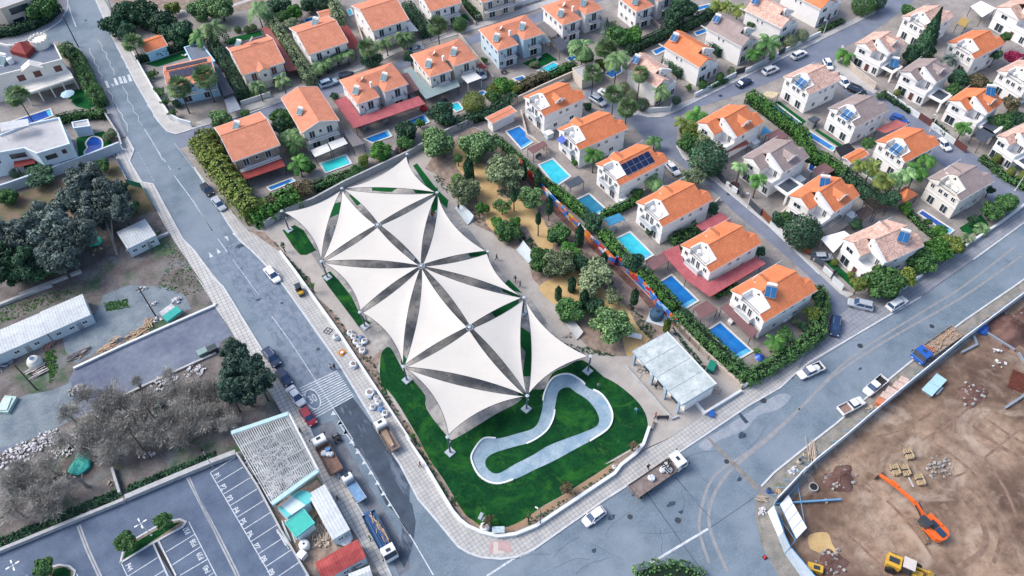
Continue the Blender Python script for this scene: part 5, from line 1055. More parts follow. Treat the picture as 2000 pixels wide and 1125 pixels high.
def trunkmesh(kind,v):
 def f():
  mb=MB();r=random.Random(v+5)
  if kind=='straight':mb.tube((0,0,0),(.02,.01,1),.05,.03,7)
  elif kind=='palm':mb.tube((0,0,0),(0,0,.04),.075,.05,8);mb.tube((0,0,.04),(.012,0,.5),.05,.04,8);mb.tube((.012,0,.5),(0,0,1),.04,.045,8)
  else:
   mb.tube((0,0,0),(.03,.02,.45),.06,.045,7)
   for k in range(6):
    a=k*1.05+r.random();e=Vector((math.cos(a)*.3*r.uniform(.6,1.2),math.sin(a)*.3*r.uniform(.6,1.2),r.uniform(.75,.98)));mid=Vector((.03,.02,.42)).lerp(e,.5)+Vector((0,0,.04))
    mb.tube((.03,.02,.42),mid,.03,.02,5);mb.tube(mid,e,.02,.006,5)
    if kind=='bare':
     for q in range(5):
      e2=mid.lerp(e,.4+.15*q)+Vector((r.uniform(-.2,.2),r.uniform(-.2,.2),r.uniform(.02,.2)));mb.tube(mid.lerp(e,.3+.12*q),e2,.012,.003,4)
  return mb.mesh('trunk',BARKP if kind=='bare' else BARK)
 return cached(('trunk',kind,v),f)
_tn=[0]
def tree(name,label,kind,m,p,Rm,H,sq=None,hc=None,group=None,rz=None,lean=(0,0),trunk=None,cat='tree'):
 """p = pixel of the crown's middle"""
 _tn[0]+=1;v=_tn[0]%3;sq=sq if sq is not None else{'column':3.2,'cone':1.5,'ball':.95,'fan':.95,'feather':1.0,'pine':.95}.get(kind,.82)
 Rz=Rm*sq;hc=hc if hc is not None else H-Rz*(.98 if kind not in('fan','feather')else .35)
 hc=max(hc,Rz*.9);q=G(p,hc)
 t=thing(name,label,cat,(q.x+lean[0],q.y+lean[1],0),rng.uniform(0,6.28)if rz is None else rz,group)
 c=link('crown',crown(kind,m,v),t,(0,0,hc));c.scale=(Rm,Rm,Rz)
 tk=trunk or('palm' if kind in('fan','feather')else 'bare' if kind=='bare' else 'straight' if kind in('cone','column','ball')else 'limbs')
 hh=hc+(Rz*.4 if kind not in('fan','feather')else .1)
 k=link('trunk',trunkmesh(tk,v),t);s_=max(Rm*.55,1.0)if tk in('limbs','bare')else 3.0 if tk=='palm' else max(hh*.45,1)
 k.scale=(s_*(2.2 if tk in('limbs','bare')else 1),s_*(2.2 if tk in('limbs','bare')else 1),hh)
 return t
def T(c,r,x,y,R_,kind,m,H,name,label,group=None,**kw):
 p=K1(c,r,x,y);tree(name,label,kind,m,p,R_/3.75*mpx(p)*(1.3 if kind==Ol or r in(1,2)and c==2 else 1.15 if kind not in(Cl,Co,Br)else 1.05 if kind==Br else 1),H,group=group,**kw)
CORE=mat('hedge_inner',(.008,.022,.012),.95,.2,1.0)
def hedge(label,pts,wd,h_,m,name='hedge',dens=16,size=.17,world=False,wob=.25):
 """clipped hedge: inner mass + leaf clumps over top and sides"""
 hm=h_*.6;w_=pts if world else W2(pts,hm);cx,cy=w_[0];lp=[Vector((x-cx,y-cy))for x,y in w_]
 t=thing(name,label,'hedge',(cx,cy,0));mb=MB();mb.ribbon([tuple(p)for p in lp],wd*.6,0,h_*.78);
 Ps=[];Ns=[]
 for a,b in zip(lp[:-1],lp[1:]):
  L_=(b-a).length;d=(b-a)/L_;n_=Vector((-d.y,d.x));k=int(L_*(wd+2*h_)*dens*.75);per=wd+2*h_
  u=rng.uniform(-.4,L_+.4,k);s_=rng.uniform(0,per,k)
  for ui,si in zip(u,s_):
   th=math.pi*si/per;X=ui+a.x*.7+a.y*.4;bm=1+wob*(.35*math.sin(X*1.9+2*th)+.3*math.sin(X*4.3+a.y)+.25*math.sin(X*.8+3*th));cs,sn=math.cos(th),math.sin(th)
   y=-wd/2*math.copysign(abs(cs)**.55,cs)*bm;z=h_*sn**.5*(.8+.2*bm)if wob>.3 else h_*sn**.42*(.93+.07*bm)
   q=a+d*ui+n_*y;j=rng.normal(0,.08,3);Ps.append((q.x+j[0],q.y+j[1],z+j[2]));Ns.append((-n_.x*cs,-n_.y*cs,sn))
 for e,f in((lp[0],lp[0]-lp[1]),(lp[-1],lp[-1]-lp[-2])):
  f=f.normalized();k=int(wd*h_*26);yy=rng.uniform(-wd/2,wd/2,k);zz=rng.uniform(0,h_*.93,k)
  for a_,b_ in zip(yy,zz):q=e+f*(.35-.3*(abs(a_)/wd)**2)+Vector((-f.y,f.x))*a_;Ps.append((q.x,q.y,b_));Ns.append((f.x,f.y,.3))
 t_=leafmesh('foliage',np.array(Ps),np.array(Ns),size,m,1,.55)
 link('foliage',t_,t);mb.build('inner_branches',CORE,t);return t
Bd,Ol,Op,Ba,Pi,Co,Cl,Br,Fa,Fe='broad','olive','open','ball','pine','cone','column','bare','fan','feather'
_bl={}
def bare(c,r,x,y,R_):
 X,Y=K1(c,r,x,y);k=('at the yard road kerb' if Y<785 else 'in the upper belt' if Y<830 else 'in the middle belt' if Y<880 else 'in the lower belt' if Y<940 else 'nearest the parking wall')+', '+('far left' if X<60 else 'left' if X<120 else 'left of centre' if X<190 else 'centre' if X<260 else 'right of centre' if X<340 else 'right' if X<400 else 'far right');n=_bl[k]=_bl.get(k,0)+1
 T(c,r,x,y,R_,Br,L_TW,5.5,'bare_tree',('small ' if R_<75 else 'wide ' if R_>125 else '')+'leafless grey-brown thicket tree '+k+('',' (second one)',' (third one)',' (fourth one)',' (fifth one)',' (sixth one)')[n-1],'leafless thicket trees',cat='tree')
T(0,0,300,60,105,Bd,L_MD,6,'tree','large dark tree against the apartment block in the top left corner')
T(0,0,30,110,60,Bd,L_DK,4,'tree','dark tree at the left edge below the apartment block')
hedge('long dark hedge inside the curved pavement in the top left corner',K(0,0,(-40,230),(100,215),(230,170),(330,120),(410,50)),3.2,2.6,L_DK)
hedge('tall loose green hedge along the pavement beside the balustraded villa',K(0,0,(470,350),(560,420),(600,500),(640,590),(690,680),(730,740)),3.6,3.2,L_MD)
hedge('dark hedge between the balustraded villa and the modern villa',K(0,0,(430,870),(560,840),(660,830),(750,830)),2.4,2.2,L_MD)
T(0,0,520,390,50,Bd,L_DK,4,'tree','dark rounded tree beside the flat roof of the balustraded villa');T(0,0,600,530,50,Bd,L_MD,4,'tree','mid green tree in the garden hedge beside the road');T(0,0,680,660,48,Bd,L_BR,3.5,'tree','bright green bush where the garden hedge meets the lawn')
T(0,0,800,990,45,Bd,L_OL,2.5,'shrub','grey-green shrub beside the kidney-shaped pool',cat='shrub')
T(0,0,125,700,80,Fa,L_PA,9,'palm_tree','fan palm leaning over the dark blue villa pool')
for x,y,R_,l in[(850,180,95,'westernmost'),(960,120,105,'second'),(1080,110,110,'middle'),(1190,170,95,'fourth'),(920,240,65,'lowest')]:T(0,0,x,y,R_,Bd,L_DK,6.5,'tree','dark blue-green tree in the clump by the top road, %s of the clump'%l)
T(0,0,1300,240,105,Bd,L_DK,6,'tree','dark round tree right of the small blue garden house');T(0,0,1270,55,52,Bd,L_YE,4,'tree','small yellow-green tree near the bare field at the top')
T(0,0,860,60,40,Op,L_DK,4,'tree','small dark tree at the edge of the green fence on the top road')
T(0,0,970,310,72,Fa,L_PA,6,'palm_tree','fan palm standing beside the small blue garden house')
T(0,0,1310,640,84,Fa,L_PA,8.5,'palm_tree','left one of the pair of fan palms before the pale blue house');T(0,0,1500,560,84,Fa,L_PA,8.5,'palm_tree','right one of the pair of fan palms before the pale blue house')
hedge('clipped dark hedge behind the small lawn and the blue garden house',K(0,0,(1010,430),(1150,390),(1300,340),(1420,300)),1.6,2.0,L_DK)
for x,y,R_,l in[(1110,540,36,'highest'),(1165,670,40,'middle'),(1210,745,34,'lower'),(1262,820,30,'lowest')]:T(0,0,x,y,R_,Op,L_MD,2.5,'shrub','loose green shrub inside the wall of the pale blue house, %s'%l,cat='shrub')
T(1,0,50,60,95,Bd,L_PE,7,'tree','light green tree at the top edge above the feather palms');T(1,0,190,60,95,Bd,L_PE,7,'tree','weeping pale green tree behind the large feather palm at the top')
T(1,0,140,200,100,Fe,L_PA,7,'palm_tree','large drooping feather palm left of the dark back lawn');T(1,0,460,70,85,Fe,L_PE,7,'palm_tree','feather palm standing alone on the edge of the bare field');T(1,0,35,270,75,Fe,L_MD,6,'palm_tree','dark feather palm beside the flat grey annex')
hedge('tall dense hedge between the pale blue house and the house with brown shutters',K(1,0,(140,330),(220,440),(290,570),(350,680)),3.0,3.6,L_DK)
hedge('low bright hedge before the house with brown shutters',K(1,0,(325,710),(440,690)),1.5,1.4,L_BR)
hedge('tall conifer hedge running down beside the house with plain terracotta roof',K(1,0,(540,120),(620,230),(700,350),(780,480),(850,580)),3.0,4.0,L_OL)
hedge('tall conifer hedge between the two top houses with a small pool',K(1,0,(985,-10),(1030,60),(1070,150)),3.4,4.2,L_OL)
for x,y,R_,m,l in[(620,50,75,L_DK,'dark tree above the conifer hedge at the top edge'),(735,85,62,L_BR,'bright green tree beside the tiny blue pool'),(655,125,55,L_MD,'mid green tree left of the bright one by the tiny pool'),(705,175,45,L_OL,'pale shrubby tree just below the tiny blue pool'),(850,20,75,L_DK,'dark tree at the top edge beside the small garden house'),(930,30,55,L_DK,'darker small tree at the top edge next to the conifer hedge')]:T(1,0,x,y,R_,Bd,m,5,'tree',l)
for x,y,l in[(315,215,'left'),(385,215,'middle'),(430,200,'right')]:T(1,0,x,y,24,Ba,L_MD,1.6,'shrub','clipped cushion shrub on the pale garden path, %s one'%l,cat='shrub')
T(1,0,1275,350,74,Fa,L_PA,8,'palm_tree','fan palm with shaggy trunk beside the upper street');T(1,0,1290,440,75,Bd,L_DK,3.5,'tree','dark bushy tree at the foot of the shaggy fan palm')
for i,(x,y)in enumerate([(895,490),(960,450),(1040,400),(1115,385)]):T(1,0,x,y,48,Fe,L_PE,4,'palm_tree','small feather palm before the plain terracotta-roofed house, number %s from the left'%['one','two','three','four'][i])
T(1,0,840,540,62,Bd,L_DK,4,'tree','dark tree where the conifer hedge reaches the upper street');T(1,0,640,860,86,Bd,L_MD,6,'tree','dense green tree between the stone-clad and the cream gabled house');T(1,0,660,920,75,Bd,L_DK,5,'tree','dark lower tree between the stone-clad and the cream gabled house')
T(1,0,465,625,55,Fe,L_PA,5.5,'palm_tree','small palm before the brown-shuttered house, left of its door');T(1,0,640,580,55,Fe,L_PA,5.5,'palm_tree','small palm before the brown-shuttered house, right of its door')
T(1,0,1400,305,55,Fe,L_PA,5,'palm_tree','dark feather palm below the top house, nearer the shaggy fan palm');T(1,0,1520,260,55,Fe,L_PA,5,'palm_tree','dark feather palm below the top house, nearer the driveway')
T(1,0,190,860,75,Bd,L_PE,4.5,'tree','light green tree above the yellow-green hedge top');T(1,0,370,830,36,Bd,L_MD,2.5,'shrub','small green shrub on the verge of the upper street',cat='shrub')
for x,y,m,l in[(690,985,L_PE,'upper'),(735,1050,L_MD,'middle')]:T(1,0,x,y,70,Fe,m,5,'palm_tree','feather palm in the passage beside the cream gabled house, %s'%l)
T(1,1,760,140,72,Fe,L_BR,5,'palm_tree','bright drooping feather palm at the end of the passage');T(1,1,830,180,50,Bd,L_MD,3,'shrub','green shrub beside the bright drooping palm',cat='shrub')
hedge('great yellow-green hedge along the main road, tall and thick',K(1,1,(45,-10),(125,95),(215,220),(315,360),(430,495)),4.4,4.6,L_YE,dens=22,size=.22,wob=.5)
hedge('upper end of the great roadside hedge where the street turns in',K(0,1,(1530,-60),(1500,20),(1575,110)),4.6,4.4,L_YE,dens=22,size=.22,wob=.5)
hedge('thick bright hedge turning along the lap pool terrace',K(1,1,(420,520),(540,470),(650,410),(730,370)),5.0,3.6,L_BR,dens=20,size=.2,wob=.5)
T(1,1,800,335,72,Bd,L_BN,4,'tree','brownish bush at the end of the thick bright hedge');T(1,1,570,430,60,Bd,L_BN,4.2,'tree','brown-tinged crown rising from the thick bright hedge')
hedge('green hedge behind the sails below the turquoise pool',K(1,1,(880,315),(1000,270),(1130,230),(1230,180)),2.6,2.2,L_MD)
T(1,1,1345,60,80,Bd,L_BR,4.5,'tree','bright broad-leaved tree right of the turquoise pool');T(1,1,1235,130,48,Bd,L_YE,3,'tree','small yellowish tree right of the turquoise pool');T(1,1,1445,85,36,Ba,L_GR,2.2,'shrub','blue-grey round shrub above the top sail',cat='shrub');T(1,1,1510,50,36,Ba,L_PU,2.2,'shrub','purple-leaved round shrub above the top sail',cat='shrub')
T(1,1,1180,190,40,Bd,L_MD,3,'shrub','mid green shrub on the corner of the turquoise pool terrace',cat='shrub');T(1,0,1540,950,72,Bd,L_DK,4.5,'tree','dark round tree left of the blue pool with the red inflatable');T(1,0,1545,1045,58,Bd,L_MD,4,'tree','mid green tree below the dark round one, above the top sail')
T(2,0,50,985,90,Bd,L_DK,5,'tree','dark rounded tree at the corner of the deck with the red inflatable');T(2,0,320,850,98,Bd,L_DK,5,'tree','broad dark tree below the timber deck and cyan pool');T(2,0,545,755,76,Ba,L_YE,4.5,'tree','clipped olive-yellow ball tree below the white lattice pergola');T(2,0,150,900,34,Bd,L_BR,2.5,'shrub','small bright bush beside the blue pool with the red inflatable',cat='shrub')
hedge('dark hedge above the park wall behind the ball tree',K(2,0,(400,900),(520,860),(640,830),(760,760),(830,710)),2.6,2.4,L_DK)
T(2,0,760,630,72,Bd,L_BR,4.5,'tree','bright tree between lattice pergola and the long brownish hedge');T(2,0,680,700,62,Bd,L_MD,4,'tree','mid green tree below the bright one at the lattice pergola');T(2,0,850,655,38,Bd,L_YE,3.6,'tree','slim yellowish tree beside the long brownish hedge');T(2,0,690,650,42,Bd,L_YE,4,'tree','yellow-tinged tree beside the white lattice pergola')
hedge('long brownish-green hedge behind the pale blue house pool',K(2,0,(850,650),(950,600),(1070,550)),2.8,2.8,L_BN)
hedge('long dark green hedge continuing towards the concrete hut',K(2,0,(1080,560),(1180,510),(1275,470)),2.4,2.2,L_MD)
T(2,0,270,1060,118,Bd,L_PE,6.5,'tree','broad soft green pepper tree at the park corner by the top sail');T(2,0,570,1060,125,Bd,L_PE,7,'tree','largest bright pepper tree at the top of the sand garden')
T(2,0,280,185,75,Fa,L_PA,8,'palm_tree','fan palm beside the topiary bush at the upper street');T(2,0,440,180,48,Ba,L_MD,3,'shrub','clipped round topiary bush below the top balcony',cat='shrub');hedge('dark pine hedge between the two top gardens',K(2,0,(60,40),(130,130),(190,230)),3.0,3.2,L_DK)
hedge('hedge beside the top garden lawn of the cream villa',K(2,0,(470,0),(520,60),(580,120)),1.8,1.6,L_MD);T(2,0,50,270,60,Fe,L_PA,4.5,'palm_tree','dark feather palm beside the white sloping shade');T(2,0,85,420,50,Bd,L_DK,4,'tree','dark tree at the roof corner of the cream hip-roofed house');T(2,0,730,25,60,Bd,L_DK,4,'tree','dark trees at the top edge beside the cream villa gate')
T(2,0,1340,330,85,Fe,L_PE,8,'palm_tree','tall feather palm left of the fan palm row');T(2,0,1370,410,70,Bd,L_MD,5,'tree','leafy tree below the tall feather palm');T(2,0,1515,350,78,Fa,L_PA,8.5,'palm_tree','fan palm in the dense garden behind the satellite dish house');T(2,0,1515,200,50,Co,L_GR,7,'tree','slim grey-green tree above the fan palm garden');T(2,0,1420,540,75,Fa,L_PA,8.5,'palm_tree','pale fan palm beside the flat concrete hut');T(2,0,1475,460,45,Bd,L_YE,3,'tree','yellowish bush behind the flat concrete hut')
T(3,0,100,260,92,Bd,L_MD,6,'tree','broad green tree behind the end of the clipped hedge, left');T(3,0,205,265,78,Bd,L_BR,5,'tree','brighter green tree behind the end of the clipped hedge, right');T(3,0,95,420,80,Fe,L_PE,9,'palm_tree','tall feather palm left of the huge satellite dish');T(3,0,10,330,65,Fe,L_PA,8,'palm_tree','dark feather palm at the left of the satellite dish garden')
T(3,0,265,540,62,Fa,L_PA,8,'palm_tree','fan palm standing against the salmon-roofed house wall');T(3,0,420,665,60,Fe,L_PA,6,'palm_tree','feather palm in the corner garden below the terrace');T(3,0,72,690,70,Fa,L_PA,7.5,'palm_tree','fan palm above the cul-de-sac, upper one');T(3,0,170,790,74,Fa,L_PA,7.5,'palm_tree','fan palm above the cul-de-sac, lower one')
for x,y,R_,m,l in[(145,645,40,L_OL,'olive round topiary, upper of two beside the cul-de-sac palm'),(200,695,38,L_OL,'olive round topiary, lower of two beside the cul-de-sac palm'),(282,765,44,L_DK,'dark clipped round tree at the corner wall'),(530,735,30,L_DK,'dark clipped dome beside the corner house gate')]:T(3,0,x,y,R_,Ba,m,3,'shrub',l,cat='shrub')
hedge('long dark clipped hedge above the narrow blue pools',K(3,0,(180,360),(330,290),(480,225),(640,170),(810,70)),2.8,2.6,L_DK)
T(3,0,500,145,78,Bd,L_DK,6,'tree','dark tree left of the blue pool behind the long hedge');T(3,0,590,60,95,Bd,L_DK,7,'tree','large dark tree at the top between hip-roofed house and pool')
for x,l in[(830,'left'),(905,'middle'),(985,'right')]:T(3,0,x,30+(x-830)*.2,48,Fe,L_YE,5,'palm_tree','yellow-green feather palm by the top pool, %s one of three'%l)
T(3,0,1090,170,42,Bd,L_MD,4,'tree','small green tree between the grey and the salmon roof');T(3,0,1365,300,45,Ba,L_OL,3.5,'shrub','clipped olive ball left of two on the upper street',cat='shrub');T(3,0,1447,262,45,Ba,L_OL,3.5,'shrub','clipped olive ball right of two on the upper street',cat='shrub')
T(3,0,1200,310,85,Fe,L_MD,7,'palm_tree','large drooping palm before the grey-brown roofed house');T(3,0,1095,390,52,Fe,L_BR,5.5,'palm_tree','smaller drooping palm before the grey-brown roofed house')
hedge('dark hedge between the salmon and the bright orange roof',K(3,0,(450,430),(510,480),(560,530)),2,2.6,L_DK);hedge('dark hedge between the bright orange and the grey-brown roof',K(3,0,(770,300),(850,375)),2,2.6,L_DK);hedge('low hedge with clipped corners before the glass balcony',K(3,0,(710,650),(800,620),(890,585)),1.3,1.3,L_MD)
T(3,0,722,615,26,Cl,L_MD,3.2,'shrub','slim clipped column at the glass balcony house, left',sq=1.3,cat='shrub');T(3,0,850,560,26,Cl,L_MD,3.2,'shrub','slim clipped column at the glass balcony house, right',sq=1.3,cat='shrub')
T(3,0,680,840,75,Fe,L_BR,4.5,'palm_tree','bright bamboo-like palm at the inner bend, nearest the road');T(3,0,600,900,75,Fe,L_YE,4.5,'palm_tree','yellowish bamboo-like palm at the inner bend');T(3,0,640,970,80,Bd,L_YE,4.5,'tree','yellow-green tree in the thicket of the inner bend');T(3,0,610,1040,75,Bd,L_MD,4.5,'tree','mid green tree in the thicket of the inner bend');T(3,0,720,1040,85,Bd,L_OL,4.5,'tree','olive green tree against the dark red porch roof')
T(3,1,760,110,125,Ba,L_DK,5,'tree','very large clipped round bush at the lower end of the inner bend thicket',sq=.9)
hedge('long clipped hedge running down beside the narrow pools',K(3,0,(1075,700),(1200,790),(1330,890),(1450,980))+K(4,0,(0,1120))+K(4,1,(130,130),(250,215)),3.0,3.2,L_BR,dens=18)
hedge('dark lower end of the long clipped hedge by the pergolas',K(4,1,(260,225),(350,290),(450,370),(520,430)),3.0,3.0,L_DK)
T(3,1,375,265,70,Fe,L_PE,4,'palm_tree','pale feather palm between the solar array house and its neighbour');T(3,0,370,1035,55,Fe,L_MD,3.5,'palm_tree','green palm beside the orange roof at the cul-de-sac')
T(4,0,880,270,110,Co,L_DK,13,'conifer','tall dark cone-shaped conifer among the top right houses',sq=2.0)
for x,y,R_,m,k,l in[(750,400,70,L_DK,Bd,'dark tree left of the cone-shaped conifer foot'),(1095,570,78,L_DK,Bd,'dark tree right of the middle grey-brown house'),(1230,600,76,L_BN,Bd,'brownish round tree behind the right orange-roofed house'),(1065,655,58,L_MD,Bd,'green tree beside the middle grey-brown roof'),(1400,890,80,L_MD,Bd,'dense green tree right of the right orange-roofed house'),(1490,760,72,L_BN,Op,'brownish open tree right of the blue collector'),(1520,870,60,L_DK,Bd,'dark tree at the right edge below the brownish one'),(725,75,52,L_MD,Bd,'round green tree at the top corner of the street'),(400,30,75,L_MD,Ba,'large clipped green mass left of the top street'),(500,5,60,L_DK,Ba,'darker clipped mass at the top street corner'),(1510,420,62,L_PK,Bd,'magenta flowering bougainvillea at the right edge'),(1370,400,40,L_DK,Bd,'dark bush beside the magenta bougainvillea'),(440,1050,50,L_MD,Bd,'dark green bush before the grey-roofed house with collectors'),(1450,270,40,L_MD,Bd,'green bush before the top right corner house')]:T(4,0,x,y,R_,k,m,5,'tree',l)
T(4,0,1045,425,52,Fe,L_GR,5,'palm_tree','dark ragged palm below the top orange roof');T(4,0,1140,925,56,Fe,L_BR,5,'palm_tree','bright palm before the right orange-roofed house');T(4,0,275,395,62,Fe,L_BR,3.5,'palm_tree','bright bushy palm inside the curved boundary wall')
hedge('low dark hedge before the middle grey-brown house, left',K(4,0,(550,680),(640,745)),1.6,1.3,L_DK);hedge('low dark hedge before the middle grey-brown house, right',K(4,0,(670,760),(735,805)),1.4,1.2,L_DK);T(4,0,648,678,24,Ba,L_YE,2,'shrub','small yellow-green topiary between the low hedges',cat='shrub')
hedge('low dark hedge before the right orange-roofed house',K(4,0,(905,890),(1000,975)),1.4,1.3,L_DK);hedge('low hedge on the terrace wall of the top street house',K(4,0,(90,215),(240,150)),1.4,1.2,L_MD)
hedge('bright green box hedge before the white terrace at the right edge, upper',K(4,1,(1275,105),(1380,190)),2.0,1.4,L_MD);hedge('bright green box hedge before the white terrace at the right edge, lower',K(4,1,(1410,215),(1500,270),(1600,320)),2.0,1.4,L_MD)
for x,y,l in[(1375,115,'upper'),(1482,210,'middle'),(1565,240,'lower')]:T(4,1,x,y,28,Ba,L_YE,3,'shrub','yellow-green clipped cone at the right edge hedges, %s'%l,sq=1.5,cat='shrub')
T(2,1,760,215,122,Ol,L_OL,6.5,'tree','largest round grey-olive tree in the sand garden');T(2,1,490,345,98,Ol,L_OL,5.5,'tree','grey-olive tree left of the upper sand path');T(2,1,425,265,35,Ba,L_BR,2,'shrub','small bright shrub above the left grey-olive tree',cat='shrub')
T(2,1,605,475,43,Bd,L_BR,3.2,'tree','small bright citrus tree beside the upper concrete ramp');T(2,1,750,460,56,Op,L_MD,4.2,'tree','open young tree in the middle of the sand path');T(2,1,960,400,80,Ol,L_PE,5.5,'tree','light green tree with red-brown trunk right of the sand path')
T(2,1,430,110,34,Op,L_MD,3.5,'tree','thin sapling between the two pepper trees')
for x,y,R_,H,l in[(508,190,26,5,'below the bright pepper tree'),(838,370,16,7,'beside the largest olive tree'),(1015,250,20,6,'in front of the mural at the upper end'),(1018,545,14,7,'standing on the right rim of the sand path'),(1097,450,20,7,'before the blue part of the mural'),(1320,670,24,6,'before the orange part of the mural'),(910,200,18,5,'in front of the red upper mural'),(1265,1030,20,4.5,'leaning by the lower sand path'),(1165,1095,18,4,'at the black seats of the lower path'),(1500,850,18,4,'beside the red end of the mural')]:T(2,1,x,y,R_,Cl,L_DK,H,'cypress','slender dark cypress %s'%l,cat='cypress')
T(3,2,225,70,26,Cl,L_DK,6,'cypress','slender cypress left of the blue water tank',cat='cypress');T(3,2,462,280,24,Cl,L_YE,4.5,'cypress','yellowish slender cypress at the end of the mural',cat='cypress');T(2,2,1355,90,24,Cl,L_DK,5,'cypress','dark cypress between the two lower dark bushes',cat='cypress')
for x,y,R_,m,H,l in[(710,580,40,L_BR,3.2,'bright small tree left of the pair above the lower ramp'),(850,580,42,L_BR,3.2,'bright small tree right of the pair above the lower ramp'),(790,655,80,L_MD,4.2,'broad green tree before the lower concrete ramp'),(1165,670,75,L_MD,4.5,'dark green rounded tree right of the sand path end'),(1040,850,90,L_MD,5,'green tree right of the lower concrete ramp'),(1240,790,62,L_BR,4.5,'bright green tree behind the grey one'),(1330,880,55,L_DK,3.5,'dark bush between the grey tree and the round one')]:T(2,1,x,y,R_,Bd,m,H,'tree',l)
T(2,1,1160,870,100,Ol,L_OL,5.5,'tree','grey-green tree standing in the round planted bed');T(2,1,1425,980,115,Bd,L_OL,5.5,'tree','dense round olive green tree above the lower sand path')
T(2,2,1260,170,88,Bd,L_MD,4.5,'tree','dark green tree beside the broken kerb of the lower garden');T(2,2,1430,150,72,Bd,L_DK,3.5,'tree','low dark bush left of the bright weeping tree');T(3,2,60,70,68,Op,L_OL,4,'tree','grey open bush above the bright weeping tree');T(3,2,50,265,125,Ol,L_PE,6.5,'tree','large bright weeping pepper tree near the service building')
hedge('narrow green hedge on top of the wall beside the deep blue pool',K(2,0,(700,1010),(800,1090))+K(2,1,(880,110),(1000,225),(1110,315)),1.8,2.0,L_MD);hedge('green hedge above the blue part of the mural',K(2,1,(1130,330),(1260,430),(1390,540)),2.2,2.4,L_BR)
T(2,1,1420,580,72,Bd,L_DK,4.5,'tree','dark tangled tree beside the blue glass pergola');hedge('leafy hedge along the cyan pool behind the orange mural',K(3,1,(0,660),(90,770),(180,860)),2.4,2.6,L_BR);T(3,1,220,865,78,Bd,L_DK,4.5,'tree','dark tangled tree left of the square brown canopy')
hedge('leafy hedge behind the red part of the mural',K(3,1,(270,940),(350,1020),(440,1110))+K(3,2,(520,140)),2.6,2.6,L_BR);T(2,1,1425,80,56,Fe,L_BR,6,'palm_tree','bright palm between the solar array house and the blue awning house')
hedge('hedge running from the blue glass pergola to the house wall',K(3,1,(0,515),(110,470),(230,415)),1.8,2.0,L_BR);T(3,1,245,365,50,Bd,L_MD,3,'shrub','leafy shrub under the solar array house wall',cat='shrub')
T(3,1,650,245,80,Op,L_OL,5,'tree','pale olive tree at the street before the plain orange roof');T(3,1,795,480,46,Bd,L_DK,3.5,'tree','dark bush at the street corner of the plain orange-roofed house');T(3,1,1140,790,42,Bd,L_DK,3,'shrub','dark bush at the street side of the red veranda house',cat='shrub')
hedge('dark hedge with yellow end between cyan pool and red veranda',K(3,1,(510,705),(590,665),(680,620)),2.2,2.2,L_MD);hedge('hedge below the red veranda beside the corner house',K(3,1,(830,1095),(960,1040)),1.8,1.8,L_MD)
T(3,1,1000,165,56,Fe,L_PE,6,'palm_tree','pale palm left of two before the dark panelled carport');T(3,1,1130,260,56,Fe,L_BR,6,'palm_tree','bright palm right of two before the dark panelled carport');T(3,1,955,310,34,Bd,L_PU,1.5,'shrub','low purple flowering shrub inside the street gate',cat='shrub')
T(3,1,1455,650,118,Ba,L_DK,6,'tree','very large dark round tree behind the brown gates');T(3,1,1290,560,60,Bd,L_DK,4,'tree','dark bush left of the very large round tree');T(3,1,1335,535,42,Bd,L_MD,4.5,'tree','small green bush above the very large round tree')
hedge('broad clipped hedge between the corner house pool and the park wall',K(3,2,(545,200),(700,340),(850,475),(960,580),(1035,655)),3.0,2.6,L_MD,dens=18)
hedge('long clipped hedge of the corner house along the main road',K(3,2,(1055,665),(1200,590),(1350,495),(1500,390),(1580,335))+K(4,2,(60,220),(100,150),(100,80),(60,20)),2.8,2.6,L_MD,dens=18)
T(3,2,1250,395,66,Fe,L_BR,4,'palm_tree','bright drooping palm beside the blue folded cover');T(3,2,1320,350,62,Bd,L_MD,4,'tree','green tree behind the bright drooping palm');T(3,2,1525,185,62,Op,L_YE,4,'tree','yellowish small tree inside the rounded hedge');T(3,2,1465,300,40,Bd,L_DK,2,'shrub','dark shrub in a planter beside the corner house',cat='shrub');T(3,2,600,210,45,Bd,L_DK,3,'shrub','dark shrub between the two last pools',cat='shrub')
for x,y,R_,m,l in[(830,850,108,L_MD,'large tree beside the blue cloth, left of three along the main road'),(935,790,98,L_BR,'bright large tree, middle of three along the main road'),(1040,740,85,L_YE,'yellow-green tree, right of three along the main road'),(560,1020,140,L_MD,'largest green tree at the junction of the side street'),(700,985,80,L_YE,'yellowish tree right of the largest one at the junction'),(370,1020,62,L_YE,'small yellowish tree at the gate of the salmon-roofed house'),(1360,490,82,L_MD,'round green tree, left of two right of the cream house'),(1460,440,78,L_MD,'round green tree, right of two right of the cream house'),(590,400,68,L_DK,'dark tree left of the terracotta gazebo'),(710,475,50,L_BR,'bright green bush below the terracotta gazebo'),(960,640,48,L_BR,'bright bush between indigo pool and salmon roof'),(1200,555,36,L_DK,'dark bush on the lawn of the cream house'),(1325,340,34,L_DK,'dark bush behind the cream house driveway'),(350,590,48,L_DK,'dark bush between the salmon roof and the dark pergola')]:T(4,1,x,y,R_,Bd,m,5 if R_>60 else 3,'tree',l)
hedge('green hedge along the indigo pool',K(4,1,(740,510),(830,600),(950,690)),1.5,1.5,L_MD);T(4,1,870,575,30,Bd,L_MD,2.5,'shrub','small green bush over the indigo pool',cat='shrub')
for i,(x,y,R_,m)in enumerate([(380,150,50,L_YE),(465,165,60,L_YE),(560,260,72,L_YE),(640,250,62,L_PE),(720,220,62,L_PE),(790,200,70,L_BR),(850,110,70,L_BR)]):T(4,1,x,y,R_,Fe,m,6,'palm_tree','feather palm over the pale blue pool, %s from the left'%['first','second','third','fourth','fifth','sixth','seventh'][i])
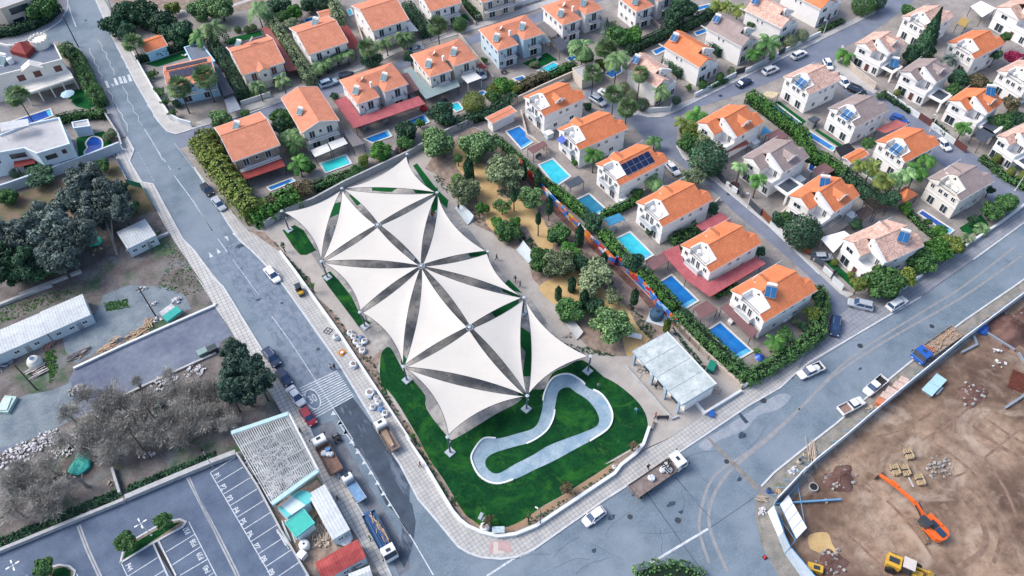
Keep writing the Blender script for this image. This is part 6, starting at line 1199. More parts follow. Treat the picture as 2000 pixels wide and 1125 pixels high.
T(4,1,1270,620,50,Fe,L_PE,2,'palm_tree','low palm beside the cream house lawn');T(4,1,1160,690,48,Fe,L_OL,1.5,'palm_tree','low agave-like palm at the main road wall');T(4,1,190,870,26,Ba,L_YE,1.5,'shrub','yellow ball shrub behind the grey gate',cat='shrub');T(4,1,308,962,25,Ba,L_YE,1.5,'shrub','yellow ball shrub before the salmon-roofed house',cat='shrub')
for x,y,R_,m,l in[(620,290,125,L_GR,'highest'),(790,380,120,L_GR,'nearest the fence corner'),(560,420,125,L_GR,'upper middle'),(720,500,125,L_GR,'above the forked trunk'),(880,480,90,L_GR,'beside the white cabin'),(330,550,130,L_GR,'middle'),(430,700,150,L_GR,'lower middle'),(230,640,110,L_GR,'left middle'),(590,660,105,L_GR,'above the green net'),(90,730,145,L_GR,'at the left edge, upper'),(60,890,140,L_DK,'at the left edge, lower'),(240,870,130,L_DK,'lowest left'),(420,850,120,L_GR,'lowest, above the concrete wall')]:T(0,1,x,y,R_,Pi,m,9,'tree','tall grey-green tree in the dense grove on the waste ground, %s'%l)
T(0,1,40,390,75,Bd,L_MD,4,'tree','green tree at the left edge by the retaining wall');T(0,1,745,165,55,Bd,L_MD,3.5,'tree','green bush in front of the white retaining wall');T(0,1,900,325,38,Bd,L_DK,2.5,'tree','dark bush beside the green fence corner');T(0,1,980,460,44,Bd,L_MD,3,'tree','round bush just above the white cabin');T(0,1,110,220,34,Ba,L_DK,2.5,'shrub','dark clipped ball before the modern villa',cat='shrub')
for x,y,R_ in[(200,220,60),(270,190,62),(340,180,62),(390,190,45)]:pass
T(0,1,280,210,125,Bd,L_DK,3.2,'vine','sprawling dark vine over posts before the modern villa',sq=.3,cat='vine')
for x,y,R_,l in[(290,470,90,'top'),(380,590,115,'upper middle'),(290,620,90,'left'),(470,690,100,'right, reaching over the pavement'),(350,740,120,'lower'),(250,760,80,'lower left')]:T(1,2,x,y,R_,Pi,L_EV,9,'tree','dark evergreen of the clump by the pavement, %s'%l)
for c,r,x,y,R_ in[(0,2,760,880,110),(0,2,980,940,120),(0,2,1180,1040,120),(0,2,1390,960,120),(0,2,1350,860,110),(0,2,850,1090,120),(0,2,640,1080,110),(0,3,480,120,100),(0,3,1150,60,120),(0,3,150,330,90),(0,3,250,540,110),(1,2,130,740,90)]:
 bare(c,r,x,y,R_)
for c,r,x,y,R_ in[(0,2,620,800,95),(0,2,800,790,110),(0,2,900,850,120),(0,2,1090,840,125),(0,2,700,980,130),(0,2,900,1030,140),(0,2,1230,640,62),(0,2,1310,750,110),(0,2,1440,760,110),(0,2,1500,950,120),(0,2,1250,980,130),(0,2,500,930,100),(0,2,1000,690,50),(0,2,1100,1060,120),(0,3,1330,90,110),(0,3,200,450,140),(0,3,350,600,120),(0,3,90,620,120),(0,3,640,180,110),(0,3,330,300,100),(0,3,800,200,110),(0,3,980,160,110),(0,3,60,420,100),(0,3,450,480,90),(1,2,60,800,110),(1,2,190,900,110),(1,2,80,960,110),(1,2,250,1000,80)]:
 bare(c,r,x,y,R_)
for c,r,x,y,R_,l in[(0,2,870,900,60,'centre'),(0,2,1180,900,70,'right'),(0,2,1420,850,60,'far right'),(0,3,120,480,70,'left edge'),(0,3,950,60,60,'above the forked trunk')]:T(c,r,x,y,R_,Op,L_GR,4,'tree','sparse dull green tree among the leafless ones, %s'%l)
T(0,3,1190,725,68,Bd,L_MD,3.6,'tree','round tree at the right end of the long parking island');T(0,3,920,885,78,Bd,L_MD,3.8,'tree','round tree at the left end of the long parking island');T(0,3,320,1075,76,Bd,L_MD,3.8,'tree','round tree on the small parking island at the bottom edge')
for c,r,x,y,R_,m,l in[(2,3,100,95,22,L_BR,'young green tree planted by the roadside wall, highest'),(2,3,400,565,24,L_MD,'young green tree planted by the roadside wall, lower'),(2,3,648,715,40,L_BN,'young yellowish tree beside the corner information board'),(2,3,948,680,22,L_MD,'young tree beside the corner street lamp'),(2,3,1230,478,46,L_BN,'pale young tree at the lawn edge by the lower wall'),(3,3,215,165,34,L_BN,'pale young tree by the park entrance gate'),(1,1,645,740,18,L_MD,'tiny sapling in the planting strip near the top lawn'),(1,1,860,1040,20,L_MD,'tiny sapling in the planting strip beside the plaza')]:T(c,r,x,y,R_,Op,m,2.8,'young_tree',l)
hedge('rounded hedge mass on the traffic island at the bottom edge',K(3,3,(270,1165),(390,1120),(500,1108),(600,1128),(680,1175)),4.6,1.3,L_MD,dens=20)
def tufts(name,label,polys,n,size,m,lo=.05,hi=.45,z=.12):
 Ps=[]
 for poly in polys:
  w_=W2(poly);tr=tessellate_polygon([[Vector((*p,0))for p in w_]]);ar=[]
  for t in tr:a,b,c=[Vector(w_[i])for i in t];ar.append(abs((b-a).cross(c-a))/2)
  ar=np.array(ar);k=rng.choice(len(tr),n//len(polys),p=ar/ar.sum())
  for i in k:
   a,b,c=[Vector(w_[j])for j in tr[i]];u,v=rng.uniform(0,1,2)
   if u+v>1:u,v=1-u,1-v
   q=a+(b-a)*u+(c-a)*v;h=rng.uniform(lo,hi)
   for _ in range(5):d=rng.normal(0,size*.7,2);Ps.append((q.x+d[0],q.y+d[1],z+h*rng.uniform(.2,1)))
 P=np.array(Ps);me=leafmesh(name,P,np.tile([0,0,.6],(len(P),1)),size,m,1.2,.8);o=link(name,me);tag(o,label,None,None,'stuff');o['category']='plants';return o
tufts('weeds','green weeds on the waste ground beside the pavement',[K(0,1,(1150,600),(1240,700),(1400,900),(1500,1080),(1330,1120),(1150,1050),(1250,850),(1100,750)),K(0,2,(760,120),(930,90),(950,150),(780,180)),K(0,2,(0,120),(480,20),(560,40),(0,280)),K(0,2,(330,480),(400,460),(430,600),(370,710)),K(0,3,(0,700),(20,700),(20,690))],1500,.1,L_BR,.02,.15,.0)
tufts('weeds','dark ground cover behind the parking lot wall',[K(0,3,(0,920),(900,540),(860,490),(0,850)),K(0,3,(930,530),(1575,270),(1575,215),(930,470))],1300,.16,L_DK,.02,.4,0)
tufts('bed_plants','small dark shrubs planted in the soil beds',[K(2,1,(240,250),(300,240),(480,440),(640,560),(650,610),(540,570),(420,440)),K(2,1,(700,350),(720,380),(900,420),(860,330)),K(2,1,(860,640),(960,690),(1020,780),(960,800),(880,720)),K(2,1,(1060,560),(1130,580),(1350,800),(1575,960),(1575,1100),(1300,780),(1150,750)),K(1,2,(960,130),(1100,290),(1230,500),(1300,520),(1380,740),(1575,1040),(1575,1100)),K(1,1,(520,655),(700,860),(850,1000),(880,1120),(640,800)),K(2,3,(60,20),(240,330),(390,590),(480,690),(390,640),(180,300)),K(3,2,(180,120),(380,330),(330,390),(230,280)),K(3,2,(490,290),(750,600),(720,620),(500,330))],900,.13,L_DK,.1,.4)
tufts('bed_plants','low planting in the lower wall bed and garden corners',[K(2,3,(900,750),(1300,510),(1575,330),(1575,375),(1000,760)),K(2,1,(640,900),(600,980),(700,960),(660,900)),K(2,2,(1200,420),(1400,450),(1575,500),(1575,520),(1300,480))],220,.12,L_DK,.1,.4)
for i,(c,r,x,y,lb)in enumerate([(2,0,1010,760,'by the terrace of the walled pool house'),(2,0,1380,780,'behind the walled pool house'),(2,1,1290,140,'beside the cyan pool terrace'),(3,1,30,190,'in the corner of the steel blue pool terrace'),(3,1,560,760,'at the corner of the red veranda'),(3,1,330,640,'beside the steps of the plain orange-roofed house'),(3,0,620,640,'before the bright orange-roofed street house'),(3,0,930,520,'at the carport of the glass balcony house'),(3,0,1220,420,'at the gate of the grey-brown street house'),(3,0,1290,1010,'beside the brown canopy and hedge'),(4,0,600,330,'against the curved wall house'),(4,0,960,470,'beside the cone conifer house'),(4,0,520,700,'at the corner of the low hedge'),(4,0,1180,800,'beside the carport of the middle house'),(4,1,20,330,'before the timber pergola'),(4,1,500,300,'on the edge of the pale blue pool'),(4,1,900,300,'behind the cream house'),(4,1,220,250,'beside the tiled shed'),(3,2,1120,470,'on the brown terrace of the corner house'),(3,2,1400,250,'under the wall of the corner house'),(1,1,690,190,'beside the lap pool terrace'),(1,0,1030,700,'at the red canopy corner'),(2,0,620,440,'beside the pale blue house drive'),(2,0,990,470,'at the bright lawn corner'),(1,0,600,610,'before the door of the brown-shuttered house'),(0,0,1290,760,'before the pale blue house porch'),(2,0,300,480,'under the grey-green canopy eave'),(3,0,60,180,'behind the top hip-roofed house'),(4,0,1330,620,'below the right group hedges'),(4,0,1480,560,'beside the magenta bougainvillea wall')]):
 T(c,r,x,y,26+(i*7)%14,Bd if i%3 else Op,(L_MD,L_DK,L_BR,L_OL)[i%4],1.8,'shrub','small garden shrub '+lb,cat='shrub')
SAILM=mat('sail_fabric',(.58,.555,.515),.9,.03,.12,spec=.1,fine=False)
grid(SAILM,60,1.7,(.44,.42,.4),.05,.65,.3,world=False);layer(SAILM,.35,(.5,.48,.45),(.5,.7),.3,world=True)
POLE=plain('mast_grey',(.13,.16,.2),.45,.3);PLATE=plain('mast_base_plate',(.36,.42,.48),.6)
MT={'a':((550.7,413.3),5.4),'b':((668,369),5.3),'c':((795,302),5.8),'d':((854,377),5.3),'e':((628,511.5),4.8),'f':((738,440),6.5),'g':((823,520),5.6),'h':((703,611),4.6),'o':((953,492),5.0),'i':((1024,582),4.8),'j':((917,640),6.5),'k':((788,717),4.8),'l':((1030,774),4.7),'m':((1154,697),4.9),'n':((874.5,854.5),5.8)}
MP={k:G(p,h)for k,(p,h)in MT.items()}
MN=dict(a='western tip',b='upper left corner of the upper sail square',c='northern tip',d='upper right corner of the upper sail square',e='lower left corner of the upper sail square',f='middle of the upper sail square',g='joint of the two sail squares',h='western side between the squares',o='eastern side between the squares',i='upper right corner of the lower sail square',j='middle of the lower sail square',k='lower left corner of the lower sail square',l='lower right corner of the lower sail square',m='eastern tip',n='southern tip')
CEN=sum(MP.values(),Vector())/len(MP)
for k,P_ in MP.items():
 ln=(P_-CEN);ln.z=0;ln=ln.normalized()*(.12 if k in 'fgj' else .3)if k not in 'fgj' else Vector()
 t=thing('sail_mast','grey steel mast at the %s'%MN[k],'mast',(P_.x-ln.x,P_.y-ln.y,.13),0,'masts of the shade sails')
 mb=MB();mb.tube((0,0,0),(ln.x,ln.y,P_.z+.1),.17,.13,10);mb.build('pole',POLE,t)
 mb=MB();mb.obox((0,0,.12),(1.35,1.35,.24),.2);mb.build('base_plate',PLATE,t)
 mb=MB();mb.lathe([(.34,0),(.34,.05),(.15,.12)],(ln.x,ln.y,P_.z+.05),10)
 if k in 'fgj':mb.ribbon([(.62*math.cos(x*math.pi/6),.62*math.sin(x*math.pi/6))for x in range(12)],.09,P_.z-.1,P_.z-.02,closed=True)
 mb.build('mast_head',PLATE,t)
 if k in 'lmneai':
  mb=MB();mb.obox((ln.x*.5+.2,ln.y*.5,P_.z*.62),(.5,.16,.25),.5);mb.build('floodlight',METAL,t)
def sail(ks,label,so=.09,si=.032,drop=.35):
 A,B,C=[MP[k].copy()for k in ks];cen=(A+B+C)/3
 A,B,C=[p+(cen-p).normalized()*.5 for p in(A,B,C)]
 t=thing('shade_sail',label,'shade sail',(cen.x,cen.y,0),0,'cream triangular shade sails')
 o=Vector((cen.x,cen.y,0));n=16;idx={};vs=[]
 kk_=list(ks)
 def inw(P,Q,R_):
  e={ks[[A,B,C].index(P)],ks[[A,B,C].index(Q)]};free=any(e==set(z)for z in('ab','bc','ae','cd','do','oi','im','ml','ln','nk','kh','he'));hub=bool(e&set('fj'));sg=so if free else si if hub else .04
  d=Q-P;m=R_-P;q=m-d*(m.dot(d)/d.dot(d));return q.normalized()*d.length*sg
 nAB,nBC,nCA=inw(A,B,C),inw(B,C,A),inw(C,A,B)
 def pt(a,b,c):
  p=A*a+B*b+C*c+nAB*(4*a*b)*(1-c)+nBC*(4*b*c)*(1-a)+nCA*(4*c*a)*(1-b);p.z-=drop*27*a*b*c*.6;return p-o
 for i in range(n+1):
  for j in range(n+1-i):idx[i,j]=len(vs);vs.append(pt(1-(i+j)/n,i/n,j/n))
 fs=[]
 for i in range(n):
  for j in range(n-i):
   fs.append((idx[i,j],idx[i+1,j],idx[i,j+1]))
   if i+j<n-1:fs.append((idx[i+1,j],idx[i+1,j+1],idx[i,j+1]))
 a,b,c=vs[fs[0][0]],vs[fs[0][1]],vs[fs[0][2]]
 if(b-a).cross(c-a).z<0:fs=[f[::-1]for f in fs]
 nv=len(vs);mb=MB();mb.add(vs,fs);mb.add([v-Vector((0,0,.03))for v in vs],[f[::-1]for f in fs]);mb.build('fabric',SAILM,t,smooth=True)
 mb=MB()
 for fn in(lambda s:pt(1-s,s,0),lambda s:pt(0,1-s,s),lambda s:pt(s,0,1-s)):
  for k in range(12):mb.tube(fn(k/12),fn((k+1)/12),.045,n=4,cap=False)
 mb.build('edge_cable',DMET,t)
 mb=MB()
 for k,q in zip(ks,(A,B,C)):mb.tube(MP[k]-o,q-o,.03,n=5)
 mb.build('tension_cable',METAL,t)
 return t
for ks,lb in[('abe','outer shade sail reaching the western tip mast'),('bcd','outer shade sail reaching the northern tip mast'),('bef','left quarter sail of the upper square'),('bdf','top quarter sail of the upper square'),('efg','lower quarter sail of the upper square'),('dgf','right quarter sail of the upper square'),('dog','outer sail right of the upper square, beside the upper ramp'),('goi','outer sail right of the lower square, beside the walking couple'),('ehg','outer sail left between the squares, above the white bags'),('hkg','outer sail left of the lower square, beside the white bags'),('gij','top quarter sail of the lower square'),('gkj','left quarter sail of the lower square'),('kjl','lower quarter sail of the lower square'),('jil','right quarter sail of the lower square'),('iml','outer sail reaching the eastern tip mast above the pump track'),('kln','outer sail reaching the southern tip mast')]:
 sail(ks,lb)
SK2=mat('skate_ramp',(.34,.36,.39),.8,.12,.5)
def wedge(name,label,pts,h0,h1,m,cat,z=.13):
 """4 px corners at ground: p0,p1 low edge, p2,p3 high edge"""
 w_=W2(pts);cx=sum(p[0]for p in w_)/4;cy=sum(p[1]for p in w_)/4;q=[(x-cx,y-cy)for x,y in w_]
 t=thing(name,label,cat,(cx,cy,z));mb=MB();hs=(h0,h0,h1,h1)
 n=5;A,B,C,D=[Vector(p)for p in q];vs=[];
 for k in range(n+1):
  u=k/n;a=A.lerp(D,u);b=B.lerp(C,u);h_=h0+(h1-h0)*u**1.8;vs+=[(*a,h_),(*b,h_),(*a,-.05),(*b,-.05)]
 for k in range(n):
  i=4*k;j=i+4;mb_f=[(i,i+1,j+1,j),(i+2,j+2,j+3,i+3),(i,j,j+2,i+2),(i+1,i+3,j+3,j+1)]
  mb.add([vs[x]for x in range(i,j+4)],[tuple(v-i for v in f)for f in mb_f])
 mb.add([vs[-4],vs[-3],vs[-2],vs[-1]],[(0,1,3,2)]);mb.build('ramp_surface',m,t)
 mb=MB();e=4*n;mb.tube(vs[e],vs[e+1],.06,n=6);mb.build('coping',METAL,t);return t
PALE=mat('pale_concrete',(.46,.53,.57),.8,.06,.6)
wedge('quarter_pipe','pale concrete quarter pipe at the upper garden edge',K(2,1,(500,605),(405,480),(445,462),(548,565)),.15,1.3,PALE,'ramp')
wedge('quarter_pipe','pale concrete quarter pipe at the lower garden edge',K(2,1,(945,885),(855,785),(905,745),(992,850)),.15,1.3,PALE,'ramp')
wedge('concrete_bench','long pale concrete bench unit under construction beside the dark bush',K(2,2,(1300,395),(1150,190),(1190,165),(1345,350)),.3,.7,mat('raw_concrete',(.42,.43,.44),.9,.1,1),'bench')
for q,lb in[(K(1,1,(1000,700),(985,650),(1010,630),(1040,660)),'grey skate ramp under the left quarter sail'),(K(2,1,(0,860),(90,900),(120,860),(40,800)),'grey skate ledge near the joint of the squares')]:wedge('skate_ramp',lb,q,.05,.8,SK2,'ramp')
def wall(label,pts,wd,h_,m,name='boundary_wall',cat='wall',z=.0,cap=None):
 w_=W2(pts);cx,cy=w_[0];lp=[(x-cx,y-cy)for x,y in w_];t=thing(name,label,cat,(cx,cy,z));mb=MB();mb.ribbon(lp,wd,0,h_-.06);mb.build('masonry',m,t);mb=MB();mb.ribbon(lp,wd+.1,h_-.06,h_);mb.build('coping',cap or m,t);return t
PW=mat('park_wall_white',(.62,.65,.67),.8,.05,1);CW=mat('concrete_wall',(.4,.41,.42),.9,.12,1);CRW=mat('cream_wall',(.48,.42,.37),.9,.1,1);BW=mat('bluish_wall',(.5,.58,.66),.85,.06,1)
wall('long white low wall round the park along road and corner',K(1,1,(630,805),(760,980),(860,1120))+K(1,2,(1060,350),(1575,1125))+K(2,3,(60,125),(180,310),(390,660),(445,725),(500,770),(600,815),(720,845),(850,830),(1000,770),(1575,385))+K(3,3,(120,325),(230,240),(285,170),(328,45)),.42,.85,PW)
wall('grey wall between the sails and the back gardens',K(1,1,(520,620),(660,530))+[(615,398),(675,365),(800,306),(870,266),(945,232)],.3,1.8,CW)
wall('cream wall beside the brown terrace and the clipped hedges above the garden',[(945,232),(1000,206),(1062,176),(1125,148)],.3,1.8,CRW)
wall('thick cream wall between the soil strip and the corner garden hedge',K(3,2,(530,290),(750,520),(1005,750)),.45,1.3,CRW)
wall('white low wall before the dug-up yard of the service building',K(3,2,(655,845),(730,940),(1000,775)),.3,.9,PW)
wall('white garden wall under the hedge of the corner house',K(3,2,(1010,745),(1300,575),(1575,398))+K(4,2,(60,400)),.3,1.0,PW)
wall('white garden wall before the largest trees along the main road',K(4,1,(640,1100),(820,980)),.3,1.1,PW);wall('white garden wall below the cream house along the main road',K(4,1,(1110,785),(1380,605),(1575,462),(1700,370)),.3,1.1,PW)
wall('curved pale boundary wall at the narrow street corner',K(4,0,(230,375),(245,440),(330,540),(480,660)),.3,1.8,CRW)
wall('white rendered wall curving round the pale blue house garden',K(0,0,(985,415),(1040,515),(1150,710),(1250,865),(1320,905),(1410,930)),.3,1.5,PW)
wall('white retaining wall below the modern villa',K(0,1,(-60,395),(100,345),(580,175),(900,50)),.35,2.4,BW)
wall('dark soil-stained side wall beside the modern villa lawn',K(0,0,(770,840),(880,1010))+K(0,1,(905,40)),.25,1.4,CW)
wall('pale concrete kerb wall across the waste ground above the long cabins',K(0,1,(150,1120),(380,1030),(600,945)),.5,.7,CW);wall('continuation of the pale wall at the left edge above the cabins',K(0,2,(-80,180),(0,145),(200,65),(385,-5)),.5,.7,CW)
wall('short concrete wall below the small white cabin',K(0,1,(930,800),(1080,735),(1240,668)),.4,.7,CW)
wall('white kerb wall along the upper side of the yard road',K(0,2,(545,605),(900,440),(1240,290),(1575,145))+K(1,2,(150,130)),.35,.5,PW);wall('kerb wall along the lower side of the yard road',K(0,2,(870,820),(1100,710),(1575,495))+K(1,2,(160,490)),.3,.4,CW)
wall('pale wall dividing thicket and parking lot, left stretch',K(0,3,(-80,990),(0,955),(480,758),(920,578)),.45,.9,CW);wall('thicker pale wall dividing thicket and parking lot, right stretch',K(0,3,(930,565),(1320,400),(1575,295))+K(1,3,(310,235)),.75,1.0,CW)
wall('thin wall between parking bays and the builders yard',K(1,3,(315,240),(470,480),(640,800),(830,1120),(880,1210)),.2,1.0,CW);wall('short crosswise wall inside the thicket',K(0,3,(835,350),(890,530)),.3,1.0,CW)
MURAL=bpy.data.materials.new('mural_paint');MURAL.use_nodes=True
def mural(label,pts,cols,h_=1.9):
 m=mat('mural_'+label.split()[1],cols[0],.7,.05,1,fine=False);nd=m.node_tree.nodes;lk=m.node_tree.links;b=nd['Principled BSDF']
 tc=nd.new('ShaderNodeTexCoord');no=nd.new('ShaderNodeTexNoise');no.inputs['Scale'].default_value=1.1;lk.new(tc.outputs['Object'],no.inputs['Vector'])
 ad=nd.new('ShaderNodeVectorMath');ad.operation='ADD';lk.new(tc.outputs['Object'],ad.inputs[0]);lk.new(no.outputs['Color'],ad.inputs[1])
 vo=nd.new('ShaderNodeTexVoronoi');vo.inputs['Scale'].default_value=.95;lk.new(ad.outputs[0],vo.inputs['Vector']);sp=nd.new('ShaderNodeSeparateColor');lk.new(vo.outputs['Color'],sp.inputs[0])
 r=nd.new('ShaderNodeValToRGB');r.color_ramp.interpolation='CONSTANT';e=r.color_ramp.elements;e[0].color=(*cols[0],1);e[1].position=.3;e[1].color=(*cols[1],1)
 for k,c in enumerate(cols[2:]):q=e.new(.5+.2*k);q.color=(*c,1)
 lk.new(sp.outputs[0],r.inputs['Fac']);lk.new(r.outputs['Color'],b.inputs['Base Color'])
 w_=W2(pts);cx,cy=w_[0];t=thing('mural_wall',label,'wall',(cx,cy,.1));mb=MB();mb.ribbon([(x-cx,y-cy)for x,y in w_],.22,0,h_);mb.build('painted_masonry',m,t)
rd,bl,orr,wh,yl=(.5,.03,.03),(.03,.15,.5),(.6,.16,.04),(.6,.6,.6),(.6,.38,.08)
mural('graffiti red wall stretch at the top of the sand garden',K(2,1,(845,130),(920,210),(1000,300)),[rd,orr,wh,(.3,.02,.03)]);mural('graffiti blue wall stretch above the sand path end',K(2,1,(1005,305),(1110,420),(1230,550)),[bl,(.06,.3,.6),wh,orr])
mural('graffiti orange wall stretch behind the cyan pool hedge',K(2,1,(1235,555),(1330,650),(1420,745)),[orr,yl,wh,bl]);mural('graffiti mixed red and blue wall stretch beside the red-soil strip',K(2,1,(1425,750),(1575,890))+K(3,1,(90,870)),[rd,bl,orr,wh])
mural('graffiti lowest wall stretch ending near the blue water tank',K(3,1,(95,875),(330,1110))+K(3,2,(380,140),(530,290)),[bl,rd,orr,(.25,.45,.7)])
def fence(label,pts,h_,m,post=2.5,name='fence',solid=True,gap=.1,th=.05,pm=None,z=.0,rail=False):
 w_=[Vector(p)for p in W2(pts)];c=w_[0];t=thing(name,label,'fence',(c.x,c.y,z));lp=[p-c for p in w_]
 mb=MB()
 if solid:mb.ribbon([tuple(p)for p in lp],th,gap,h_)
 else:
  for q in(gap+.1,h_*.55,h_-.05):mb.ribbon([tuple(p)for p in lp],th,q-.03,q+.03)
  for a,b in zip(lp[:-1],lp[1:]):
   n=max(1,int((b-a).length/.3))
   for k in range(n):p=a.lerp(b,k/n);mb.box(p.x-.02,p.y-.02,gap,p.x+.02,p.y+.02,h_)
 mb.build('fence_panel',m,t);cnt=0
 def pmsh():
  q=MB();q.box(-.05,-.05,0,.05,.05,h_+.06);return q.mesh('post',pm or DMET)
 me=cached(('post',h_,(pm or DMET).name),pmsh)
 for a,b in zip(lp[:-1],lp[1:]):
  n=max(1,int((b-a).length/post))
  for k in range(n):
   if cnt<90:p=a.lerp(b,k/n);link('post',me,t,(p.x,p.y,0));cnt+=1
 return t
GMESH=plain('green_mesh',(.02,.2,.15),.7);BPAN=plain('blue_fence_sheet',(.03,.2,.45),.6)
fence('green mesh fence round the dry lot corner',K(0,1,(935,300),(1045,330),(1090,410),(1140,500)),1.6,GMESH);fence('bright blue sheet fence between pavement and dry lot',K(0,1,(850,115),(895,200),(940,280)),1.6,BPAN)
fence('green railing beside the bare field at the top road',K(0,0,(760,-10),(800,60),(825,120)),1.2,GMESH,solid=False)
fence('dark garden fence before the plain terracotta-roofed house',K(1,0,(845,590),(1000,530),(1130,480),(1200,455)),1.4,DMET,solid=False);fence('dark fence along the upper street before the top gardens',K(2,0,(170,330),(350,250),(560,170),(760,110),(900,60)),1.4,DMET,solid=False)
fence('dark metal fence with pillars before the brown-shuttered house',K(1,0,(440,740),(560,700),(720,640)),1.4,DMET,solid=False,pm=CRW)
fence('brown timber fence between the two last park-side pools',K(3,2,(490,265),(620,400),(760,540),(1020,740)),1.4,mat('weathered_timber',(.2,.15,.12),.9,.15,2),solid=False)
for q,lb,m in[(K(3,1,(815,235),(890,310)),'dark grey sliding gate, uppermost on the side street',DGREY),(K(3,1,(975,355),(1005,400)),'narrow dark gate between white pillars on the side street',DGREY),(K(3,1,(1060,450),(1140,530)),'dark grey double gate, middle of the side street',DGREY),(K(3,1,(1145,520),(1210,590)),'brown timber gate, upper on the side street',mat('gate_brown',(.2,.07,.04),.7,.1,1)),(K(3,1,(1415,780),(1500,820)),'brown timber gate, lower on the side street',MATS['gate_brown']),(K(4,1,(10,850),(100,910)),'dark grey double gate before the salmon-roofed house',DGREY),(K(4,1,(160,980),(200,950)),'small dark gate before the salmon-roofed house',DGREY),(K(4,1,(160,1010),(240,1080)),'white low gate at the street junction',PW),(K(4,0,(800,870),(890,930)),'dark brown gate on the narrow street, upper',SHUT),(K(4,0,(1060,1060),(1140,1120)),'dark brown gate on the narrow street, lower',SHUT),(K(3,0,(960,550),(1030,530)),'dark gate between the white walls on the upper street, left',DMET),(K(3,0,(1270,410),(1320,385)),'dark gate between the white walls on the upper street, right',DMET)]:
 fence(lb,q,1.7,m,1.6,'gate',True,.1,.08)
for q,lb in[(K(3,1,(890,310),(970,370)),'white low wall between the upper gates of the side street'),(K(3,1,(1210,600),(1320,690)),'white wall panels below the upper brown gate'),(K(3,1,(1340,710),(1410,770)),'white wall panels above the lower brown gate'),(K(4,0,(560,700),(800,870)),'cream front wall along the narrow street, upper'),(K(4,0,(890,930),(1060,1060)),'cream front wall along the narrow street, lower'),(K(3,0,(660,715),(960,560)),'white front wall along the upper street, left'),(K(3,0,(1030,540),(1270,415)),'white front wall along the upper street, middle'),(K(3,0,(1320,385),(1575,262)),'white front wall along the upper street, right'),(K(3,0,(260,800),(330,825),(480,815),(500,770)),'rounded white wall of the corner house at the cul-de-sac'),(K(1,0,(345,775),(560,705)),'pale wall before the brown-shuttered house'),(K(4,1,(100,930),(160,985)),'white wall between the two grey gates'),(K(2,0,(560,150),(820,60),(1030,0)),'pale front wall of the top gardens')]:
 wall(lb,q,.25,1.3,PW)
RFM=mat('service_roof_felt',(.36,.42,.43),.5,.12,.35,coord='Object',col2=(.55,.6,.6));layer(RFM,1.2,(.25,.32,.34),(.52,.66),.6,world=False,detail=9)
BGR=mat('blue_grey_render',(.3,.42,.52),.8,.06,1)
hr=3.7;rp=W2(K(3,2,(205,470),(460,330),(825,715),(570,870)),hr);cx=sum(p[0]for p in rp)/4;cy=sum(p[1]for p in rp)/4;lp=[Vector((x-cx,y-cy))for x,y in rp]
t=thing('service_building','flat-roofed service building with pale green-grey roof in the park','building',(cx,cy,.12))
mb=MB();mb.prism([tuple(p)for p in lp],hr-.45,hr-.16);mb.build('roof_edge',BGR,t)
mb=MB();q=[p*.985 for p in lp];mb.prism([tuple(p)for p in q],hr-.16,hr-.06);rf=mb.build('roof',RFM,t)
mb=MB()
for k in(1,2,3):a=q[0].lerp(q[3],k/4);b=q[1].lerp(q[2],k/4);mb.ribbon([tuple(a),tuple(b)],.05,hr-.05,hr-.02)
mb.build('roof_seams',METAL,rf)
mb=MB();mb.ribbon([tuple(p*.99)for p in(lp[1],lp[2])],.18,hr-.14,hr+.06);mb.build('roof_upstand',PW,rf)
A,B,C,D=lp;i_=lambda p,q,u:p.lerp(q,u)
a=i_(A,B,.16);d=i_(D,C,.16);mb=MB();mb.prism([tuple(v*.95)for v in(a,B,C,d)],0,hr-.46);mb.build('wall',WHITE,t)
for u in(.03,.42,.7,.97):p=i_(A,D,u)*.95;mb=MB();mb.box(p.x-.2,p.y-.2,0,p.x+.2,p.y+.2,hr-.45);mb.build('column',BGR,t)
for k,u in enumerate((.2,.5,.8)):
 p=i_(a,d,u)*.95;nn=(A-a).normalized();mb=MB();mb.obox((p.x+nn.x*.05,p.y+nn.y*.05,1.2),(.12,1.6,2.2),math.atan2(nn.y,nn.x));mb.build('door' if k==1 else 'window',GLASS,t)
mb=MB();s0=[A+(A-B).normalized()*1.6,D+(D-C).normalized()*1.6];mb.ribbon([tuple(A*.95+(A-B).normalized()*1.5),tuple(D*.97+(D-C).normalized()*1.5),tuple(D*1.0+(D-C).normalized()*.2)],.3,0,.5);mb.build('terrace_wall',CW,t)
def simple(name,label,cat,p,h0,parts,rz=.0,z=.13,group=None,scale=1.0):
 """parts: (part name, MB, material)"""
 q=G(p,h0);t=thing(name,label,cat,(q.x,q.y,z),rz,group);t.scale=(scale,)*3
 for nm,mb,m in parts:mb.build(nm,m,t)
 return t
M_=MB
simple('water_tank','dark blue round water tank on a concrete pad beside the mural end','tank',K1(3,2,385,205),.8,[('tank_body',M_().lathe([(1.25,0),(1.3,.15),(1.3,1.35),(1.05,1.65),(.3,1.8),(.28,1.95)],n=20),plain('tank_navy',(.03,.08,.14),.5)),('lid',M_().lathe([(.3,1.95),(.28,2.05)],n=12),DMET),('pad',M_().obox((.1,-.2,.0),(3.4,3.4,.12),.6),PALE)])
simple('park_bench','white slab bench on the lower sand path','bench',K1(3,2,220,365),.4,[('seat',M_().obox((0,0,.45),(2.7,.8,.12),0),TANK),('seat',M_().obox((.3,.55,.45),(1.9,.3,.1),0),TANK),('leg',M_().box(-1.1,-.3,0,-.9,.3,.39),CW),('leg',M_().box(.9,-.3,0,1.1,.3,.39),CW)],-.85)
